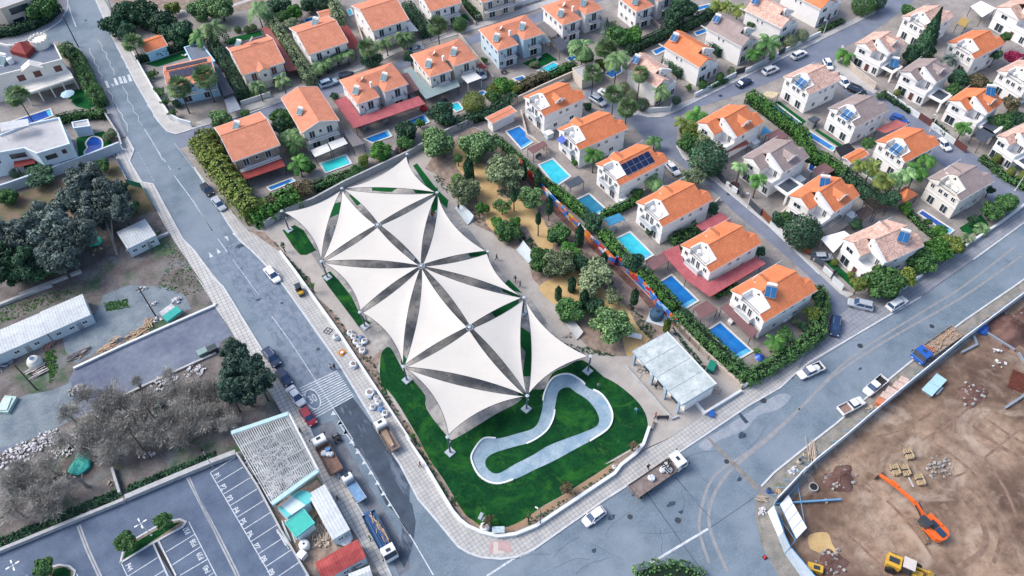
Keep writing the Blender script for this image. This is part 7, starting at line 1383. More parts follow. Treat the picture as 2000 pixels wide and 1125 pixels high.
simple('dumpster','green wheeled skip beside the service building','skip',K1(3,2,785,590),.7,[('container',M_().prism([(-1,-.6),(1,-.6),(1,.6),(-1,.6)],.15,1.1),plain('skip_green',(.01,.16,.12),.5)),('lid',M_().obox((0,0,1.16),(2.1,1.3,.1),0,0,.08),plain('skip_lid_green',(.015,.22,.15),.4)),('wheel',M_().tube((-.9,-.7,.12),(-.9,-.6,.12),.12),RUB),('wheel',M_().tube((.9,-.7,.12),(.9,-.6,.12),.12),RUB)],.5)
simple('information_board','pale grey information board on the lawn corner','sign',K1(2,3,725,790),1.0,[('panel',M_().obox((0,0,1.2),(1.9,.9,.08),0,0,R(25)),mat('board_face',(.45,.55,.6),.5,.2,4)),('leg',M_().box(-.75,-.05,0,-.65,.05,1.2),DMET),('leg',M_().box(.65,-.05,0,.75,.05,1.2),DMET),('frame',M_().ribbon([(-.95,-.42),(.95,-.42)],.06,1.0,1.06),PW)],-.55)
def lamp(label,p,h_,arms=1,rz=.0,hb=None,m=None,z=.0):
 """p = pixel of the foot"""
 q=G(p,z);t=thing('street_lamp',label,'street lamp',(q.x,q.y,z),rz);mb=MB();mb.tube((0,0,0),(0,0,h_),.09,.05,8);mb.tube((0,0,0),(0,0,.25),.16,.14,8);mb.build('pole',m or METAL,t)
 for k in range(arms):
  a=2*math.pi*k/arms;mb=MB();mb.tube((0,0,h_-.05),(math.cos(a)*.5,math.sin(a)*.5,h_+.1),.035,n=5);mb.build('arm',m or METAL,t)
  mb=MB();mb.obox((math.cos(a)*.7,math.sin(a)*.7,h_+.1),(.5,.2,.1),a);mb.build('lamp_head',TANK,t)
 return t
lamp('white double-armed lamp on the long parking island',K1(0,3,1112,828),4.5,4,ang1,m=TANK);lamp('white double-armed lamp at the bottom left parking island',K1(0,3,205,1128),4.5,4,ang1,m=TANK)
lamp('white lamp behind the wall at the top of the parking bays',K1(1,3,135,325),4.5,2,ang1,m=TANK);lamp('white lamp at the thicket wall left of the parking bays',K1(0,3,1560,325),4.5,2,ang1,m=TANK)
lamp('dark lamp post on the pavement beside the lower park wall',K1(2,3,1032,752),5.5,1,2.0,m=DMET,z=.12);lamp('slim pale lamp post at the right edge street corner',K1(4,1,1508,345),4.5,1,.5,m=TANK);lamp('slim pale lamp post on the top street terrace',K1(4,0,100,265),4.5,1,2.5,m=TANK)
lamp('short lamp post on the pavement by the dark grey double gate',K1(3,1,1045,470),4.0,1,2.5,m=TANK);lamp('slim lamp post beside the narrow street gate',K1(4,0,885,960),4.5,1,2.5,m=TANK)
simple('floodlight','grey floodlight unit on the lawn beside the young yellowish tree','floodlight',K1(2,3,603,712),.8,[('pole',M_().tube((0,0,0),(0,0,1.6),.07),DMET),('lamp_head',M_().obox((0,.2,1.6),(1.1,.5,.2),.6),METAL),('lamp_head',M_().obox((.1,-.3,1.3),(.7,.4,.2),.2),METAL)])
def upole(label,foot,top_h,tilt=(0,0),m=None):
 q=G(foot,0);t=thing('utility_pole',label,'pole',(q.x,q.y,0));mb=MB();mb.tube((0,0,0),(tilt[0],tilt[1],top_h),.15,.1,8);mb.build('pole',m or BARK,t);mb=MB();mb.box(tilt[0]-.7,tilt[1]-.06,top_h-.5,tilt[0]+.7,tilt[1]+.06,top_h-.36);mb.build('crossarm',m or BARK,t);return t
upole('dark timber pole at the corner of the side road, top left',K1(0,0,575,345),9);upole('timber pole on the gravel beside the teal covered stack',K1(0,2,1140,215),8.5);upole('pale timber pole standing by the water cone on the left yard',K1(0,2,270,755),8);upole('timber pole in the middle of the thicket',K1(0,2,1200,1060),8);upole('timber pole in the lower thicket',K1(0,3,1105,265),9)
TY=RUB;HL=plain('headlight_glass',(.6,.62,.64),.15);TLM=plain('taillight_red',(.35,.01,.012),.3);CHR=plain('wheel_rim',(.4,.41,.43),.35,.7)
def paint(name,c):return mat('paint_'+name,c,.28,.04,2,fine=False,spec=.6)
PT=dict(white=paint('white',(.74,.75,.76)),black=paint('black',(.012,.014,.02)),navy=paint('navy',(.02,.04,.1)),silver=paint('silver',(.38,.42,.47)),red=paint('red',(.24,.015,.03)),blue=paint('blue',(.02,.1,.42)),grey=paint('grey',(.16,.18,.21)),yellow=paint('yellow',(.6,.36,.04)),orange=paint('orange',(.72,.13,.02)),pale=paint('pale_blue',(.32,.44,.55)))
def loft(mb,st,m=0):
 """st: list of rings (each a list of points of equal count)"""
 n=len(st[0]);vs=[p for r in st for p in r];fs=[]
 for i in range(len(st)-1):
  for k in range(n):k2=(k+1)%n;fs.append((i*n+k,(i+1)*n+k,(i+1)*n+k2,i*n+k2))
 fs.append(tuple(range(n)));fs.append(tuple(range(len(vs)-1,len(vs)-n-1,-1)));return mb.add(vs,fs,m)
def ring(x,w_,z0,z1):return[(x,-w_*.93,z0),(x,-w_,z0+(z1-z0)*.4),(x,-w_*.97,z1-.12),(x,-w_*.82,z1),(x,w_*.82,z1),(x,w_*.97,z1-.12),(x,w_,z0+(z1-z0)*.4),(x,w_*.93,z0)]
CARS=dict(hatch=(4.0,1.72,1.5,[(-2.0,.62,.45,.85),(-1.93,.8,.3,.95),(-1.2,.86,.25,.98),(.3,.86,.25,.95),(1.1,.85,.25,.9),(1.75,.78,.3,.76),(1.98,.6,.4,.62)],(-1.85,-1.5,.35,1.05)),sedan=(4.6,1.8,1.42,[(-2.3,.66,.45,.85),(-2.2,.84,.3,.96),(-1.4,.89,.25,.98),(.3,.9,.25,.93),(1.2,.88,.25,.88),(2.05,.8,.3,.74),(2.28,.6,.4,.6)],(-1.65,-1.0,.35,1.2)),suv=(4.6,1.86,1.7,[(-2.3,.72,.5,1.0),(-2.22,.88,.35,1.1),(-1.3,.92,.3,1.1),(.3,.92,.3,1.07),(1.2,.9,.3,1.02),(2.05,.84,.35,.9),(2.28,.66,.45,.75)],(-2.15,-1.85,.45,1.2)))
def wheels(t,xs,hw,r=.32,wd=.22):
 for x in xs:
  for sg in(-1,1):
   e=bpy.data.objects.new('wheel',cached(('wh',r,wd),lambda:MB().tube((0,-wd/2,0),(0,wd/2,0),r,n=14).mesh('wheel',TY)));COL.objects.link(e);e.parent=t;e.location=(x,sg*(hw-.1),r)
   link('rim',cached(('ri',r,wd),lambda:MB().tube((0,-wd/2-.012,0),(0,wd/2+.012,0),r*.58,n=10).mesh('rim',CHR)),e)
def carmesh(kind,pm,key):
 L,wd,H,st,(rb,rt,ft,fb)=CARS[kind];tw=wd/2*.72;bw=wd/2*.9;zb=st[3][3]
 body=MB();loft(body,[ring(x,w_,a,b)for x,w_,a,b in st]);
 loft(body,[[(x,-tw*k,H-.06),(x,-tw*k*.9,H-.01),(x,tw*k*.9,H-.01),(x,tw*k,H-.06)]for x,k in((rt,.92),(rt+.25,1),(ft-.25,1),(ft,.9))])
 for sg in(-1,1):
  for xb,xt in((fb-.05,ft),((rb+fb)/2-.1,(rt+ft)/2),(rb+.08,rt)):body.tube((xb,sg*bw*.97,zb-.02),(xt,sg*tw*.98,H-.05),.045,.04,4)
 gl=MB();loft(gl,[[(rb,-bw*.9,zb-.03),(rt,-tw*.9,H-.05),(rt,tw*.9,H-.05),(rb,bw*.9,zb-.03)],[(rb+.3,-bw*.98,zb-.03),(rt+.1,-tw*.99,H-.05),(rt+.1,tw*.99,H-.05),(rb+.3,bw*.98,zb-.03)],[(fb-.35,-bw*.98,zb-.03),(ft-.05,-tw*.99,H-.05),(ft-.05,tw*.99,H-.05),(fb-.35,bw*.98,zb-.03)],[(fb,-bw*.88,zb-.05),(ft+.02,-tw*.88,H-.05),(ft+.02,tw*.88,H-.05),(fb,bw*.88,zb-.05)]])
 return body,gl
def place(a,b,h=.6):
 A,B=G(a,h),G(b,h);c=(A+B)/2;return c,math.atan2(B.y-A.y,B.x-A.x)
def car(label,kind,col,a,b,cat='car',z=.01,group=None):
 c,rz=place(a,b,.7);t=thing('parked_car',label,cat,(c.x,c.y,z),rz,'parked cars');L,wd,H,st,gq=CARS[kind]
 def bm():return carmesh(kind,PT[col],0)[0].mesh('body',PT[col])
 o=link('body',cached(('cb',kind,col),bm),t);me=o.data;me.polygons.foreach_set('use_smooth',[False]*len(me.polygons))
 link('windows',cached(('cg',kind),lambda:carmesh(kind,PT[col],0)[1].mesh('windows',CGLASS)),t);wheels(t,(-L*.3,L*.31),wd/2)
 for sg in(-1,1):
  link('headlight',cached(('hl',kind),lambda:MB().box(-.1,-.16,-.07,.12,.16,.07).mesh('headlight',HL)),t,(L/2-.22,sg*wd*.33,st[-2][3]-.1));link('taillight',cached(('tl',kind),lambda:MB().box(-.05,-.14,-.09,.06,.14,.09).mesh('taillight',TLM)),t,(-L/2+.07,sg*wd*.36,st[1][3]-.14))
  link('mirror',cached(('mi',col),lambda:MB().obox((0,0,0),(.16,.22,.13)).mesh('mirror',PT[col])),t,(gq[3]-.35,sg*(wd/2+.06),st[3][3]+.02))
 if kind=='suv':
  for sg in(-1,1):link('roof_rail',cached(('rr',1),lambda:MB().box(-1.3,-.025,0,.3,.025,.05).mesh('roof_rail',METAL)),t,(0,sg*.58,H-.01))
 return t
kk=K1
car('black car tucked against the great yellow-green hedge','hatch','black',kk(1,1,55,295),kk(1,1,130,380));car('silver car behind the black one at the great hedge','sedan','silver',kk(1,1,140,395),kk(1,1,215,485))
car('white sedan parked alone beside the park pavement','sedan','white',kk(1,1,520,900),kk(1,1,620,1020));car('dark blue estate, first in the kerbside line of four','suv','navy',kk(1,2,520,460),kk(1,2,610,575));car('dark hatchback, second in the kerbside line of four','hatch','navy',kk(1,2,612,605),kk(1,2,698,720))
car('white sedan, third in the kerbside line of four','sedan','white',kk(1,2,695,738),kk(1,2,790,862));car('dark red hatchback, last in the kerbside line of four','hatch','red',kk(1,2,785,885),kk(1,2,880,1015))
car('white hatchback on the lower road by the park corner','hatch','white',kk(2,3,1490,640),kk(2,3,1360,735));car('silver estate turning out at the side street mouth','suv','silver',kk(4,2,460,150),kk(4,2,295,110));car('white estate with roof bars parked under the junction trees','suv','white',kk(4,2,575,165),kk(4,2,715,80));car('dark blue car standing beside the rounded hedge','suv','navy',kk(4,2,200,225),kk(4,2,185,355))
car('dark blue car on the upper street, nearest the bend','sedan','navy',kk(3,0,980,625),kk(3,0,1070,580));car('white SUV in the middle of the upper street','suv','white',kk(3,0,1162,535),kk(3,0,1275,490));car('white SUV furthest up the upper street','suv','white',kk(3,0,1370,425),kk(3,0,1485,375))
car('white car half hidden behind the curved wall corner','hatch','white',kk(4,0,125,440),kk(4,0,160,500));car('white car between the salmon roofs on the narrow street','sedan','white',kk(4,0,225,570),kk(4,0,285,625));car('dark SUV parked below the curved wall','suv','black',kk(4,0,305,640),kk(4,0,400,680));car('bright blue hatchback on the narrow street','hatch','blue',kk(4,0,610,850),kk(4,0,715,890));car('white car behind the blue-collector house driveway','hatch','white',kk(4,0,955,1030),kk(4,0,1020,1085))
car('silver SUV in the cul-de-sac court by the palms','suv','silver',kk(2,0,1415,710),kk(2,0,1495,760));car('white car in the cul-de-sac court beside the silver SUV','sedan','white',kk(2,0,1480,665),kk(2,0,1560,705));car('white car in the driveway behind the solar array house','sedan','white',kk(3,1,465,145),kk(3,1,535,215))
car('pale blue people carrier on the upper left street','suv','pale',kk(1,0,925,625),kk(1,0,1035,590));car('black car before the people carrier on the upper left street','hatch','black',kk(1,0,1065,560),kk(1,0,1165,535));car('silver car on the upper street behind the cream hip-roofed house','sedan','silver',kk(2,0,70,375),kk(2,0,175,345));car('silver car beside the deck with the red inflatable','hatch','silver',kk(2,0,85,700),kk(2,0,125,755));car('white car under the dark brown roof of the cream house','hatch','white',kk(2,0,575,515),kk(2,0,620,565))
car('dark car by the salmon-roofed house gate under cover','hatch','silver',kk(4,1,75,830),kk(4,1,130,830))
def pickup(label,a,b,bedcol=None,load=None):
 c,rz=place(a,b,.7);t=thing('pickup_truck',label,'pickup',(c.x,c.y,.01),rz,'white pickups');m=PT['white']
 mb=MB();loft(mb,[ring(x,w_,a_,b_)for x,w_,a_,b_ in[(-.35,.88,.35,1.05),(.9,.9,.3,1.0),(1.4,.88,.3,.98),(2.2,.84,.32,.88),(2.5,.68,.42,.7)]]);loft(mb,[[(x,-.66*k,1.58),(x,-.6*k,1.64),(x,.6*k,1.64),(x,.66*k,1.58)]for x,k in((-.3,.95),(0,1),(.6,1),(.85,.92))]);mb.build('body',m,t)
 gl=MB();loft(gl,[[(-.35,-.8,1.0),(-.28,-.62,1.6),(-.28,.62,1.6),(-.35,.8,1.0)],[(1.0,-.8,.97),(.72,-.62,1.6),(.72,.62,1.6),(1.0,.8,.97)],[(1.45,-.74,.95),(.86,-.55,1.6),(.86,.55,1.6),(1.45,.74,.95)]]);gl.build('windows',CGLASS,t)
 mb=MB();mb.box(-2.5,-.88,.45,-.4,.88,.6);mb.box(-2.5,-.88,.6,-.4,-.8,1.05);mb.box(-2.5,.8,.6,-.4,.88,1.05);mb.box(-2.5,-.8,.6,-2.42,.8,1.05);mb.build('cargo_bed',m,t)
 mb=MB();mb.box(-2.4,-.78,.61,-.42,.78,.66);mb.build('bed_liner',bedcol or RUB,t)
 if load:load(t)
 wheels(t,(-1.55,1.65),.88,.36);
 for sg in(-1,1):mb=MB();mb.box(2.3,sg*.6-.15,.62,2.46,sg*.6+.15,.78);mb.build('headlight',HL,t)
 return t
def bag_mb(mb,c,r,h_,seed=0):
 rr=random.Random(seed);n=10;prof=[(.75,0),(1,.25),(1.05,.6),(.9,.9),(.55,1.05),(.1,1.0)];vs=[];fs=[]
 for i,(k,z)in enumerate(prof):
  for j in range(n):a=2*math.pi*j/n;q=r*k*(1+rr.uniform(-.16,.16));vs.append((c[0]+q*math.cos(a),c[1]+q*math.sin(a),c[2]+z*h_*(1+rr.uniform(-.1,.1)if i>1 else 1)))
 for i in range(len(prof)-1):
  for j in range(n):fs.append((i*n+j,i*n+(j+1)%n,(i+1)*n+(j+1)%n,(i+1)*n+j))
 fs.append(tuple((len(prof)-1)*n+j for j in range(n)));return mb.add(vs,fs)
BAG=mat('white_woven_bag',(.58,.62,.66),.85,.12,2.5);BAGB=mat('blue_woven_bag',(.1,.25,.5),.8,.2,3)
pickup('white pickup with a folded white sheet in its bed, beside the corner hedge',kk(3,2,1600,575),kk(3,2,1425,655),load=lambda t:bag_mb(MB(),(-1.2,0,.66),.6,.4,3).build('load',BAG,t))
pickup('white double-cab pickup with black bed at the site fence',kk(4,2,565,660),kk(4,2,405,790));pickup('white pickup with red soil in its bed, lowest at the site fence',kk(4,2,225,915),kk(4,2,400,825),bedcol=mat('bed_soil_load',(.25,.17,.14),.9,.2,3))
def truck(label,a,b,cabm,L=8.0,bedm=None,load=None,side=.35,cabl=1.9,cw=1.15):
 c,rz=place(a,b,1.2);t=thing('flatbed_truck',label,'truck',(c.x,c.y,.01),rz);x1=L/2;x0=-L/2;cb=x1-cabl
 mb=MB();loft(mb,[[(x,-cw*k,z0),(x,-cw*k,z1*.6),(x,-cw*k*.93,z1),(x,cw*k*.93,z1),(x,cw*k,z1*.6),(x,cw*k,z0)]for x,k,z0,z1 in((cb,.96,.55,2.3),(cb+.2,1,.5,2.45),(x1-.55,1,.5,2.4),(x1-.12,.97,.5,1.5),(x1,.92,.55,1.3))]);cab=mb.build('cab',cabm,t)
 mb=MB();mb.add([(x1-.5,-cw*.86,2.34),(x1-.5,cw*.86,2.34),(x1-.1,cw*.88,1.5),(x1-.1,-cw*.88,1.5)],[(0,3,2,1)]);mb.v=[(x+.04,y,z+.03)for x,y,z in mb.v]
 for sg in(-1,1):mb.box(cb+.6,sg*cw-.012,1.45,x1-.55,sg*cw+.012,2.0)
 mb.build('windscreen',GLASS,cab);mb=MB();mb.box(cb+.6,-.35,2.45,cb+1.1,.35,2.5);mb.build('roof_hatch',GLASS,cab)
 for sg in(-1,1):mb=MB();mb.obox((x1-.25,sg*(cw+.18),1.8),(.12,.16,.5));mb.build('mirror',RUB,cab);mb=MB();mb.box(x1-.06,sg*.8-.16,.62,x1+.02,sg*.8+.16,.82);mb.build('headlight',HL,cab)
 mb=MB();mb.box(x0+.1,-.45,.55,x1-.6,.45,.85);mb.build('chassis',DMET,t)
 mb=MB();mb.box(x0,-cw,.95,cb-.15,cw,1.08);bd=mb.build('flatbed',bedm or WOOD,t)
 for sg in(-1,1):mb=MB();mb.box(x0,sg*(cw-.03)-.03,1.08,cb-.15,sg*(cw-.03)+.03,1.08+side);mb.build('side_board',bedm or WOOD,bd)
 mb=MB();mb.box(x0,-cw+.06,1.08,x0+.06,cw-.06,1.08+side);mb.build('tailboard',bedm or WOOD,bd)
 mb=MB();mb.box(cb-.22,-cw+.06,1.08,cb-.15,cw-.06,1.5+side);mb.build('headboard',bedm or WOOD,bd)
 xs=(x0+1.3,x1-1.1)if L<7.5 else(x0+1.1,x0+2.3,x1-1.2);wheels(t,xs,cw,.46,.3)
 if load:load(t,x0,cb)
 return t
DUST=mat('rusty_dusty_bed',(.2,.165,.155),.9,.25,1.5);BLBED=plain('blue_bed',(.03,.09,.2),.6)
def boards(mb,x0,x1,y0,y1,z,n,seed=1,ln=(1,2.5),lay=.12,ang=.4):
 r=random.Random(seed)
 for k in range(n):l_=r.uniform(*ln);mb.obox((r.uniform(x0,x1),r.uniform(y0,y1),z+r.uniform(0,lay*3)),(l_,r.uniform(.08,.2),.05),r.gauss(0,ang),0,r.uniform(-.06,.06),'Y')
 return mb
def ld1(t,x0,cb):
 mb=MB();boards(mb,x0+.6,cb-.8,-.8,.8,1.15,40,4,(.6,1.6),.12,.7);mb.build('timber_load',WOOD,t);mb=MB();boards(mb,cb-1.6,cb-.5,-.9,.9,1.25,14,9,(.4,.9),.1,1.2);mb.build('orange_load',mat('orange_debris',(.5,.16,.1),.8,.2,2),t)
truck('blue-cab flatbed truck with timber scraps, standing on the main road verge',kk(4,2,1130,290),kk(4,2,745,560),PT['blue'],11.0,mat('worn_boards',(.3,.24,.2),.9,.3,1.2),ld1,.3,2.3,1.3)
def ld2(t,x0,cb):
 for k,(x,y,r_)in enumerate([(cb-1.2,-.3,.6),(cb-1.0,.5,.45),(cb-2.0,.2,.5),(cb-4.4,.1,.55)]):bag_mb(MB(),(x,y,1.1),r_,.6,k).build('bag',BAG,t)
 mb=MB();boards(mb,cb-1.9,cb-.4,-.8,.8,1.7,10,3,(.5,1.4),.2,1.5);mb.build('crane_arm',RUB,t)
truck('white-cab crane truck with dusty bed and white bags on the lower road',kk(3,3,215,505),kk(3,3,575,260),PT['white'],10.6,DUST,ld2,.3,2.3,1.3)
def ld3(t,x0,cb):
 for k,(x,y,r_)in enumerate([(cb-1.3,-.5,.45),(cb-1.6,.3,.5),(cb-2.1,-.2,.4),(cb-2.4,-.6,.42)]):bag_mb(MB(),(x,y,1.1),r_,.6,k+20).build('bag',BAG if k else BAGB,t)
truck('white tipper truck with soil-brown bed beside the open roof frame',kk(1,3,1045,370),kk(1,3,895,105),PT['white'],7.6,mat('tipper_soil',(.22,.14,.11),.9,.25,1.5),ld3,.45,1.9,1.15)
def ld4(t,x0,cb):mb=MB();mb.box(x0+.1,-.8,1.1,cb-.3,.8,1.25);mb.build('load',mat('blue_tray',(.15,.28,.45),.6,.2,2),t)
truck('small white truck with pale blue tray in the gutter lane',kk(1,3,1225,570),kk(1,3,1105,390),PT['white'],5.4,METAL,ld4,.3,1.6,.85)
def ld5(t,x0,cb):
 mb=MB();[mb.obox(((x0+cb)/2,-.5+.28*k,1.3+.05*k),(cb-x0+.6,.16,.16),.02*k)for k in range(4)];mb.build('steel_beams',plain('blue_steel',(.03,.1,.25),.5,.3),t);mb=MB();boards(mb,x0+1,cb-1,.1,.9,1.2,30,12,(.8,2.2),.12,.25);mb.build('timber_load',WOOD,t)
truck('white-cab truck carrying blue beams, facing down the road at the bottom',kk(1,3,1280,680),kk(1,3,1440,985),PT['white'],8.4,BLBED,ld5,.35,1.9,1.1)
def ld6(t,x0,cb):mb=MB();[mb.obox(((x0+cb)/2+.2,-.25+.16*k,1.5),(3.4,.1,.07),.03*(k-2))for k in range(5)];mb.build('timber_load',WOOD,t)
truck('white flatbed with long planks, parked by the park wall',kk(1,3,1470,200),kk(1,2,1345,985),PT['white'],6.4,DUST,ld6,.3,1.9,1.0)
simple('road_roller','small black and yellow machine on the pavement by the park wall','machine',kk(1,2,770,30),.6,[('body',M_().box(-.9,-.5,.35,.5,.5,1.1),PT['black']),('bonnet',M_().obox((.8,0,.75),(.7,.9,.5)),PT['yellow']),('canopy',M_().obox((-.3,0,1.75),(1.3,1.1,.08)),GLASS),('post',M_().box(-.85,-.45,1.1,-.8,-.4,1.7),RUB),('post',M_().box(.2,.4,1.1,.25,.45,1.7),RUB),('drum',M_().tube((.9,-.55,.35),(.9,.55,.35),.34,n=14),DMET),('wheel',M_().tube((-.6,-.6,.32),(-.6,-.4,.32),.32,n=12),TY),('wheel',M_().tube((-.6,.4,.32),(-.6,.6,.32),.32,n=12),TY)],_up+math.pi)
simple('quad_bike','black four-wheeled buggy standing beside the tipper truck','quad bike',kk(1,3,1040,115),.5,[('body',M_().box(-.7,-.25,.4,.6,.25,.75),PT['black']),('seat',M_().obox((-.25,0,.85),(.7,.35,.16)),RUB),('handlebar',M_().box(.25,-.4,.95,.32,.4,1.0),METAL)]+[('wheel',M_().tube((x,y-.13,.3),(x,y+.13,.3),.3,n=12),TY)for x in(-.6,.6)for y in(-.45,.45)],_up)
c=G(kk(4,3,880,765),.8);tp_=G(kk(4,3,470,360),.5);a=math.atan2(tp_.y-c.y,tp_.x-c.x)
t=thing('excavator','orange tracked excavator with its arm stretched over the mud','excavator',(c.x,c.y,.02),a);D_=(Vector((tp_.x,tp_.y))-Vector((c.x,c.y))).length
OR=PT['orange'];TRK=mat('muddy_track',(.22,.16,.12),.9,.25,3)
for sg in(-1,1):
 mb=MB();pr=[(-2.1,.2),(-1.8,0),(1.8,0),(2.1,.2),(2.15,.6),(1.8,.85),(-1.8,.85),(-2.15,.6)];y=sg*1.5;vs=[(x,y-.3,z)for x,z in pr]+[(x,y+.3,z)for x,z in pr];mb.add(vs,[tuple(range(8))[::-1],tuple(range(8,16))]+[(k,(k+1)%8,(k+1)%8+8,k+8)for k in range(8)])
 for k in range(12):mb.box(-1.8+k*.31,y-.31,.85,-1.68+k*.31,y+.31,.9)
 o=mb.build('track',TRK,t);o.rotation_euler=(0,0,-.3)
mb=MB();mb.prism([(1.3,-1.3),(1.3,-.2),(.5,.0),(.5,1.3),(-1.9,1.35),(-2.5,.9),(-2.7,0),(-2.5,-.9),(-1.9,-1.35)],1.0,1.9);mb.build('body',OR,t)
mb=MB();mb.box(-2.3,-.45,1.9,-.9,.45,2.15);mb.build('engine_hood',plain('engine_navy',(.02,.05,.1),.5),t);mb=MB();mb.box(-.8,-.7,1.9,.4,.6,2.0);mb.build('deck_plate',DMET,t);mb=MB();mb.box(-1.0,-1.25,1.9,.1,-.85,2.1);mb.build('side_tank',OR,t)
mb=MB();mb.box(-.1,.45,1.5,1.5,1.35,2.75);cb=mb.build('cab',GLASS,t);mb=MB();mb.box(-.15,.4,2.75,1.55,1.4,2.85);mb.build('cab_roof',DMET,cb)
def beam(mb,p,q,w_,h0,h1):
 P,Q=Vector(p),Vector(q);d=(Q-P).normalized();u=Vector((0,1,0));n=d.cross(u)
 vs=[P-u*w_/2-n*h0/2,P+u*w_/2-n*h0/2,P+u*w_/2+n*h0/2,P-u*w_/2+n*h0/2,Q-u*w_/2-n*h1/2,Q+u*w_/2-n*h1/2,Q+u*w_/2+n*h1/2,Q-u*w_/2+n*h1/2];mb.add(vs,[(3,2,1,0),(4,5,6,7),(0,1,5,4),(1,2,6,5),(2,3,7,6),(3,0,4,7)])
e1,e2,e3=(D_*.34,-.1,2.5),(D_*.66,-.1,2.0),(D_*.93,-.1,.9)
mb=MB();beam(mb,(.9,-.1,1.6),e1,.42,.5,.65);beam(mb,e1,e2,.38,.6,.4);mb.build('boom',OR,t);mb=MB();beam(mb,e2,e3,.4,.6,.35);beam(mb,(e2[0]-.5,-.1,e2[2]+.5),(e2[0]+.9,-.1,e2[2]+.3),.3,.3,.2);mb.build('stick',OR,t)
for sg in(-1,1):mb=MB();mb.tube((1.2,-.1+sg*.42,1.3),(D_*.3,-.1+sg*.42,2.7),.1,n=7);mb.tube((D_*.2,-.1+sg*.42,2.1),(D_*.3,-.1+sg*.42,2.7),.06,n=7);mb.build('hydraulic_ram',DMET,t)
mb=MB();mb.prism([(e3[0]-.2,-.85),(e3[0]+1.2,-.95),(e3[0]+1.2,.75),(e3[0]-.2,.65)],lambda x,y:.1,lambda x,y:1.15-(x-e3[0])*.4);mb.build('bucket',TRK,t)
simple('wheel_loader','yellow wheel loader with white cab roof at the bottom of the site','loader',kk(4,3,700,1060),1.2,[('body',M_().box(-2.6,-.95,.8,-.6,.95,1.9),PT['yellow']),('engine_cover',M_().box(-2.4,-.4,1.9,-1.0,.4,2.05),DMET),('cab',M_().box(-.5,-.75,1.0,.9,.75,2.7),GLASS),('cab_roof',M_().obox((.2,0,2.76),(1.7,1.7,.12)),plain('pale_roof',(.55,.5,.47),.6)),('chassis',M_().box(.6,-.4,.7,2.6,.4,1.1),PT['yellow']),('loader_arm',M_().box(1.2,.6,1.0,3.4,.8,1.4),PT['yellow']),('loader_arm',M_().box(1.2,-.8,1.0,3.4,-.6,1.4),PT['yellow']),('bucket',M_().prism([(3.3,-1.3),(4.2,-1.3),(4.2,1.3),(3.3,1.3)],.1,lambda x,y:1.1-(x-3.3)*.6),PT['yellow'])]+[('wheel',M_().tube((x,y-.25,.7),(x,y+.25,.7),.7,n=16),TY)for x in(-1.7,1.7)for y in(-1.1,1.1)],G(kk(4,3,700,1060)).length*0-1.05,.02)
simple('compressor','small yellow machine at the bottom edge beside the white hoarding','machine',kk(4,3,40,1070),.6,[('body',M_().obox((0,0,.7),(2.2,1.1,.9)),PT['yellow']),('grille',M_().obox((.2,0,1.17),(.9,.6,.05)),DMET),('wheel',M_().tube((0,-.65,.3),(0,-.5,.3),.3),TY),('wheel',M_().tube((0,.5,.3),(0,.65,.3),.3),TY),('drawbar',M_().obox((1.4,0,.4),(.8,.12,.1)),DMET)],-.9,.02)
HOARD=mat('hoarding_sheet',(.6,.67,.73),.6,.05,2);HB=plain('hoarding_brace_blue',(.12,.3,.5),.5)
def hoard(label,pts,h_=2.1,lean=1.0,every=2.4):
 w_=[Vector(p)for p in W2(pts)];c=w_[0];t=thing('site_hoarding',label,'fence',(c.x,c.y,.02));lp=[p-c for p in w_];mb=MB();mb.ribbon([tuple(p)for p in lp],.08,.05,h_)
 for a_,b_ in zip(lp[:-1],lp[1:]):
  n=int((b_-a_).length/.35);d=(b_-a_).normalized();nn=Vector((-d.y,d.x))
  for k in range(n):p=a_+d*(k*.35);mb.box(p.x-.04,p.y-.07,.05,p.x+.04,p.y+.07,h_-.02)
 mb.build('sheet_panel',HOARD,t);mb=MB();mb.ribbon([tuple(p)for p in lp],.15,h_,h_+.07);mb.build('capping',TANK,t);cnt=0
 for a_,b_ in zip(lp[:-1],lp[1:]):
  n=max(1,int((b_-a_).length/every));d=(b_-a_).normalized();nn=Vector((d.y,-d.x))
  for k in range(n):
   if cnt>45:break
   p=a_.lerp(b_,(k+.5)/n);q=p+nn*lean;mb=MB();mb.tube((p.x,p.y,h_-.3),(q.x,q.y,0),.045,n=4);mb.tube((q.x,q.y,.1),(p.x,p.y,.1),.04,n=4);mb.build('brace',HB,t);cnt+=1
hoard('long pale blue corrugated hoarding between main road and building site',K(4,2,(1700,-30),(1575,65),(1330,250),(1100,420),(720,730),(430,970),(250,1125))+K(3,3,(1540,300),(1460,375)))
def hoard2():pass
hoard('tall white hoarding at the corner of the building site',K(3,3,(1450,380),(1340,500),(1240,605)),2.6,1.6,1.6)
def flatpanel(label,q,m,name='site_hoarding',h_=2.2,braces=True):
 """q: px corners of ground line a,b ; panel leaning"""
 A,B=[G(p,0)for p in q[:2]];C,D=[G(p,h_)for p in q[2:]];c=(A+B)/2;t=thing(name,label,'hoarding',(c.x,c.y,.03));v=[p-c for p in(A,B,C,D)];n=(v[1]-v[0]).cross(v[2]-v[0]).normalized()*.05
 mb=MB();mb.add(v+[p+n for p in v],[(0,1,2,3),(7,6,5,4),(0,4,5,1),(1,5,6,2),(2,6,7,3),(3,7,4,0)]);mb.build('sheet_panel',m,t);mb=MB()
 for p,q_ in((v[0],v[3]),(v[1],v[2]),(v[3],v[2])):mb.tube(p+n*2,q_+n*2,.07,n=5)
 mb.build('frame',HB,t);return t
flatpanel('white upper panel of the corner hoarding facing the junction',K(3,3,(1275,840),(1195,655),(1240,610),(1310,800)),PT['white'])
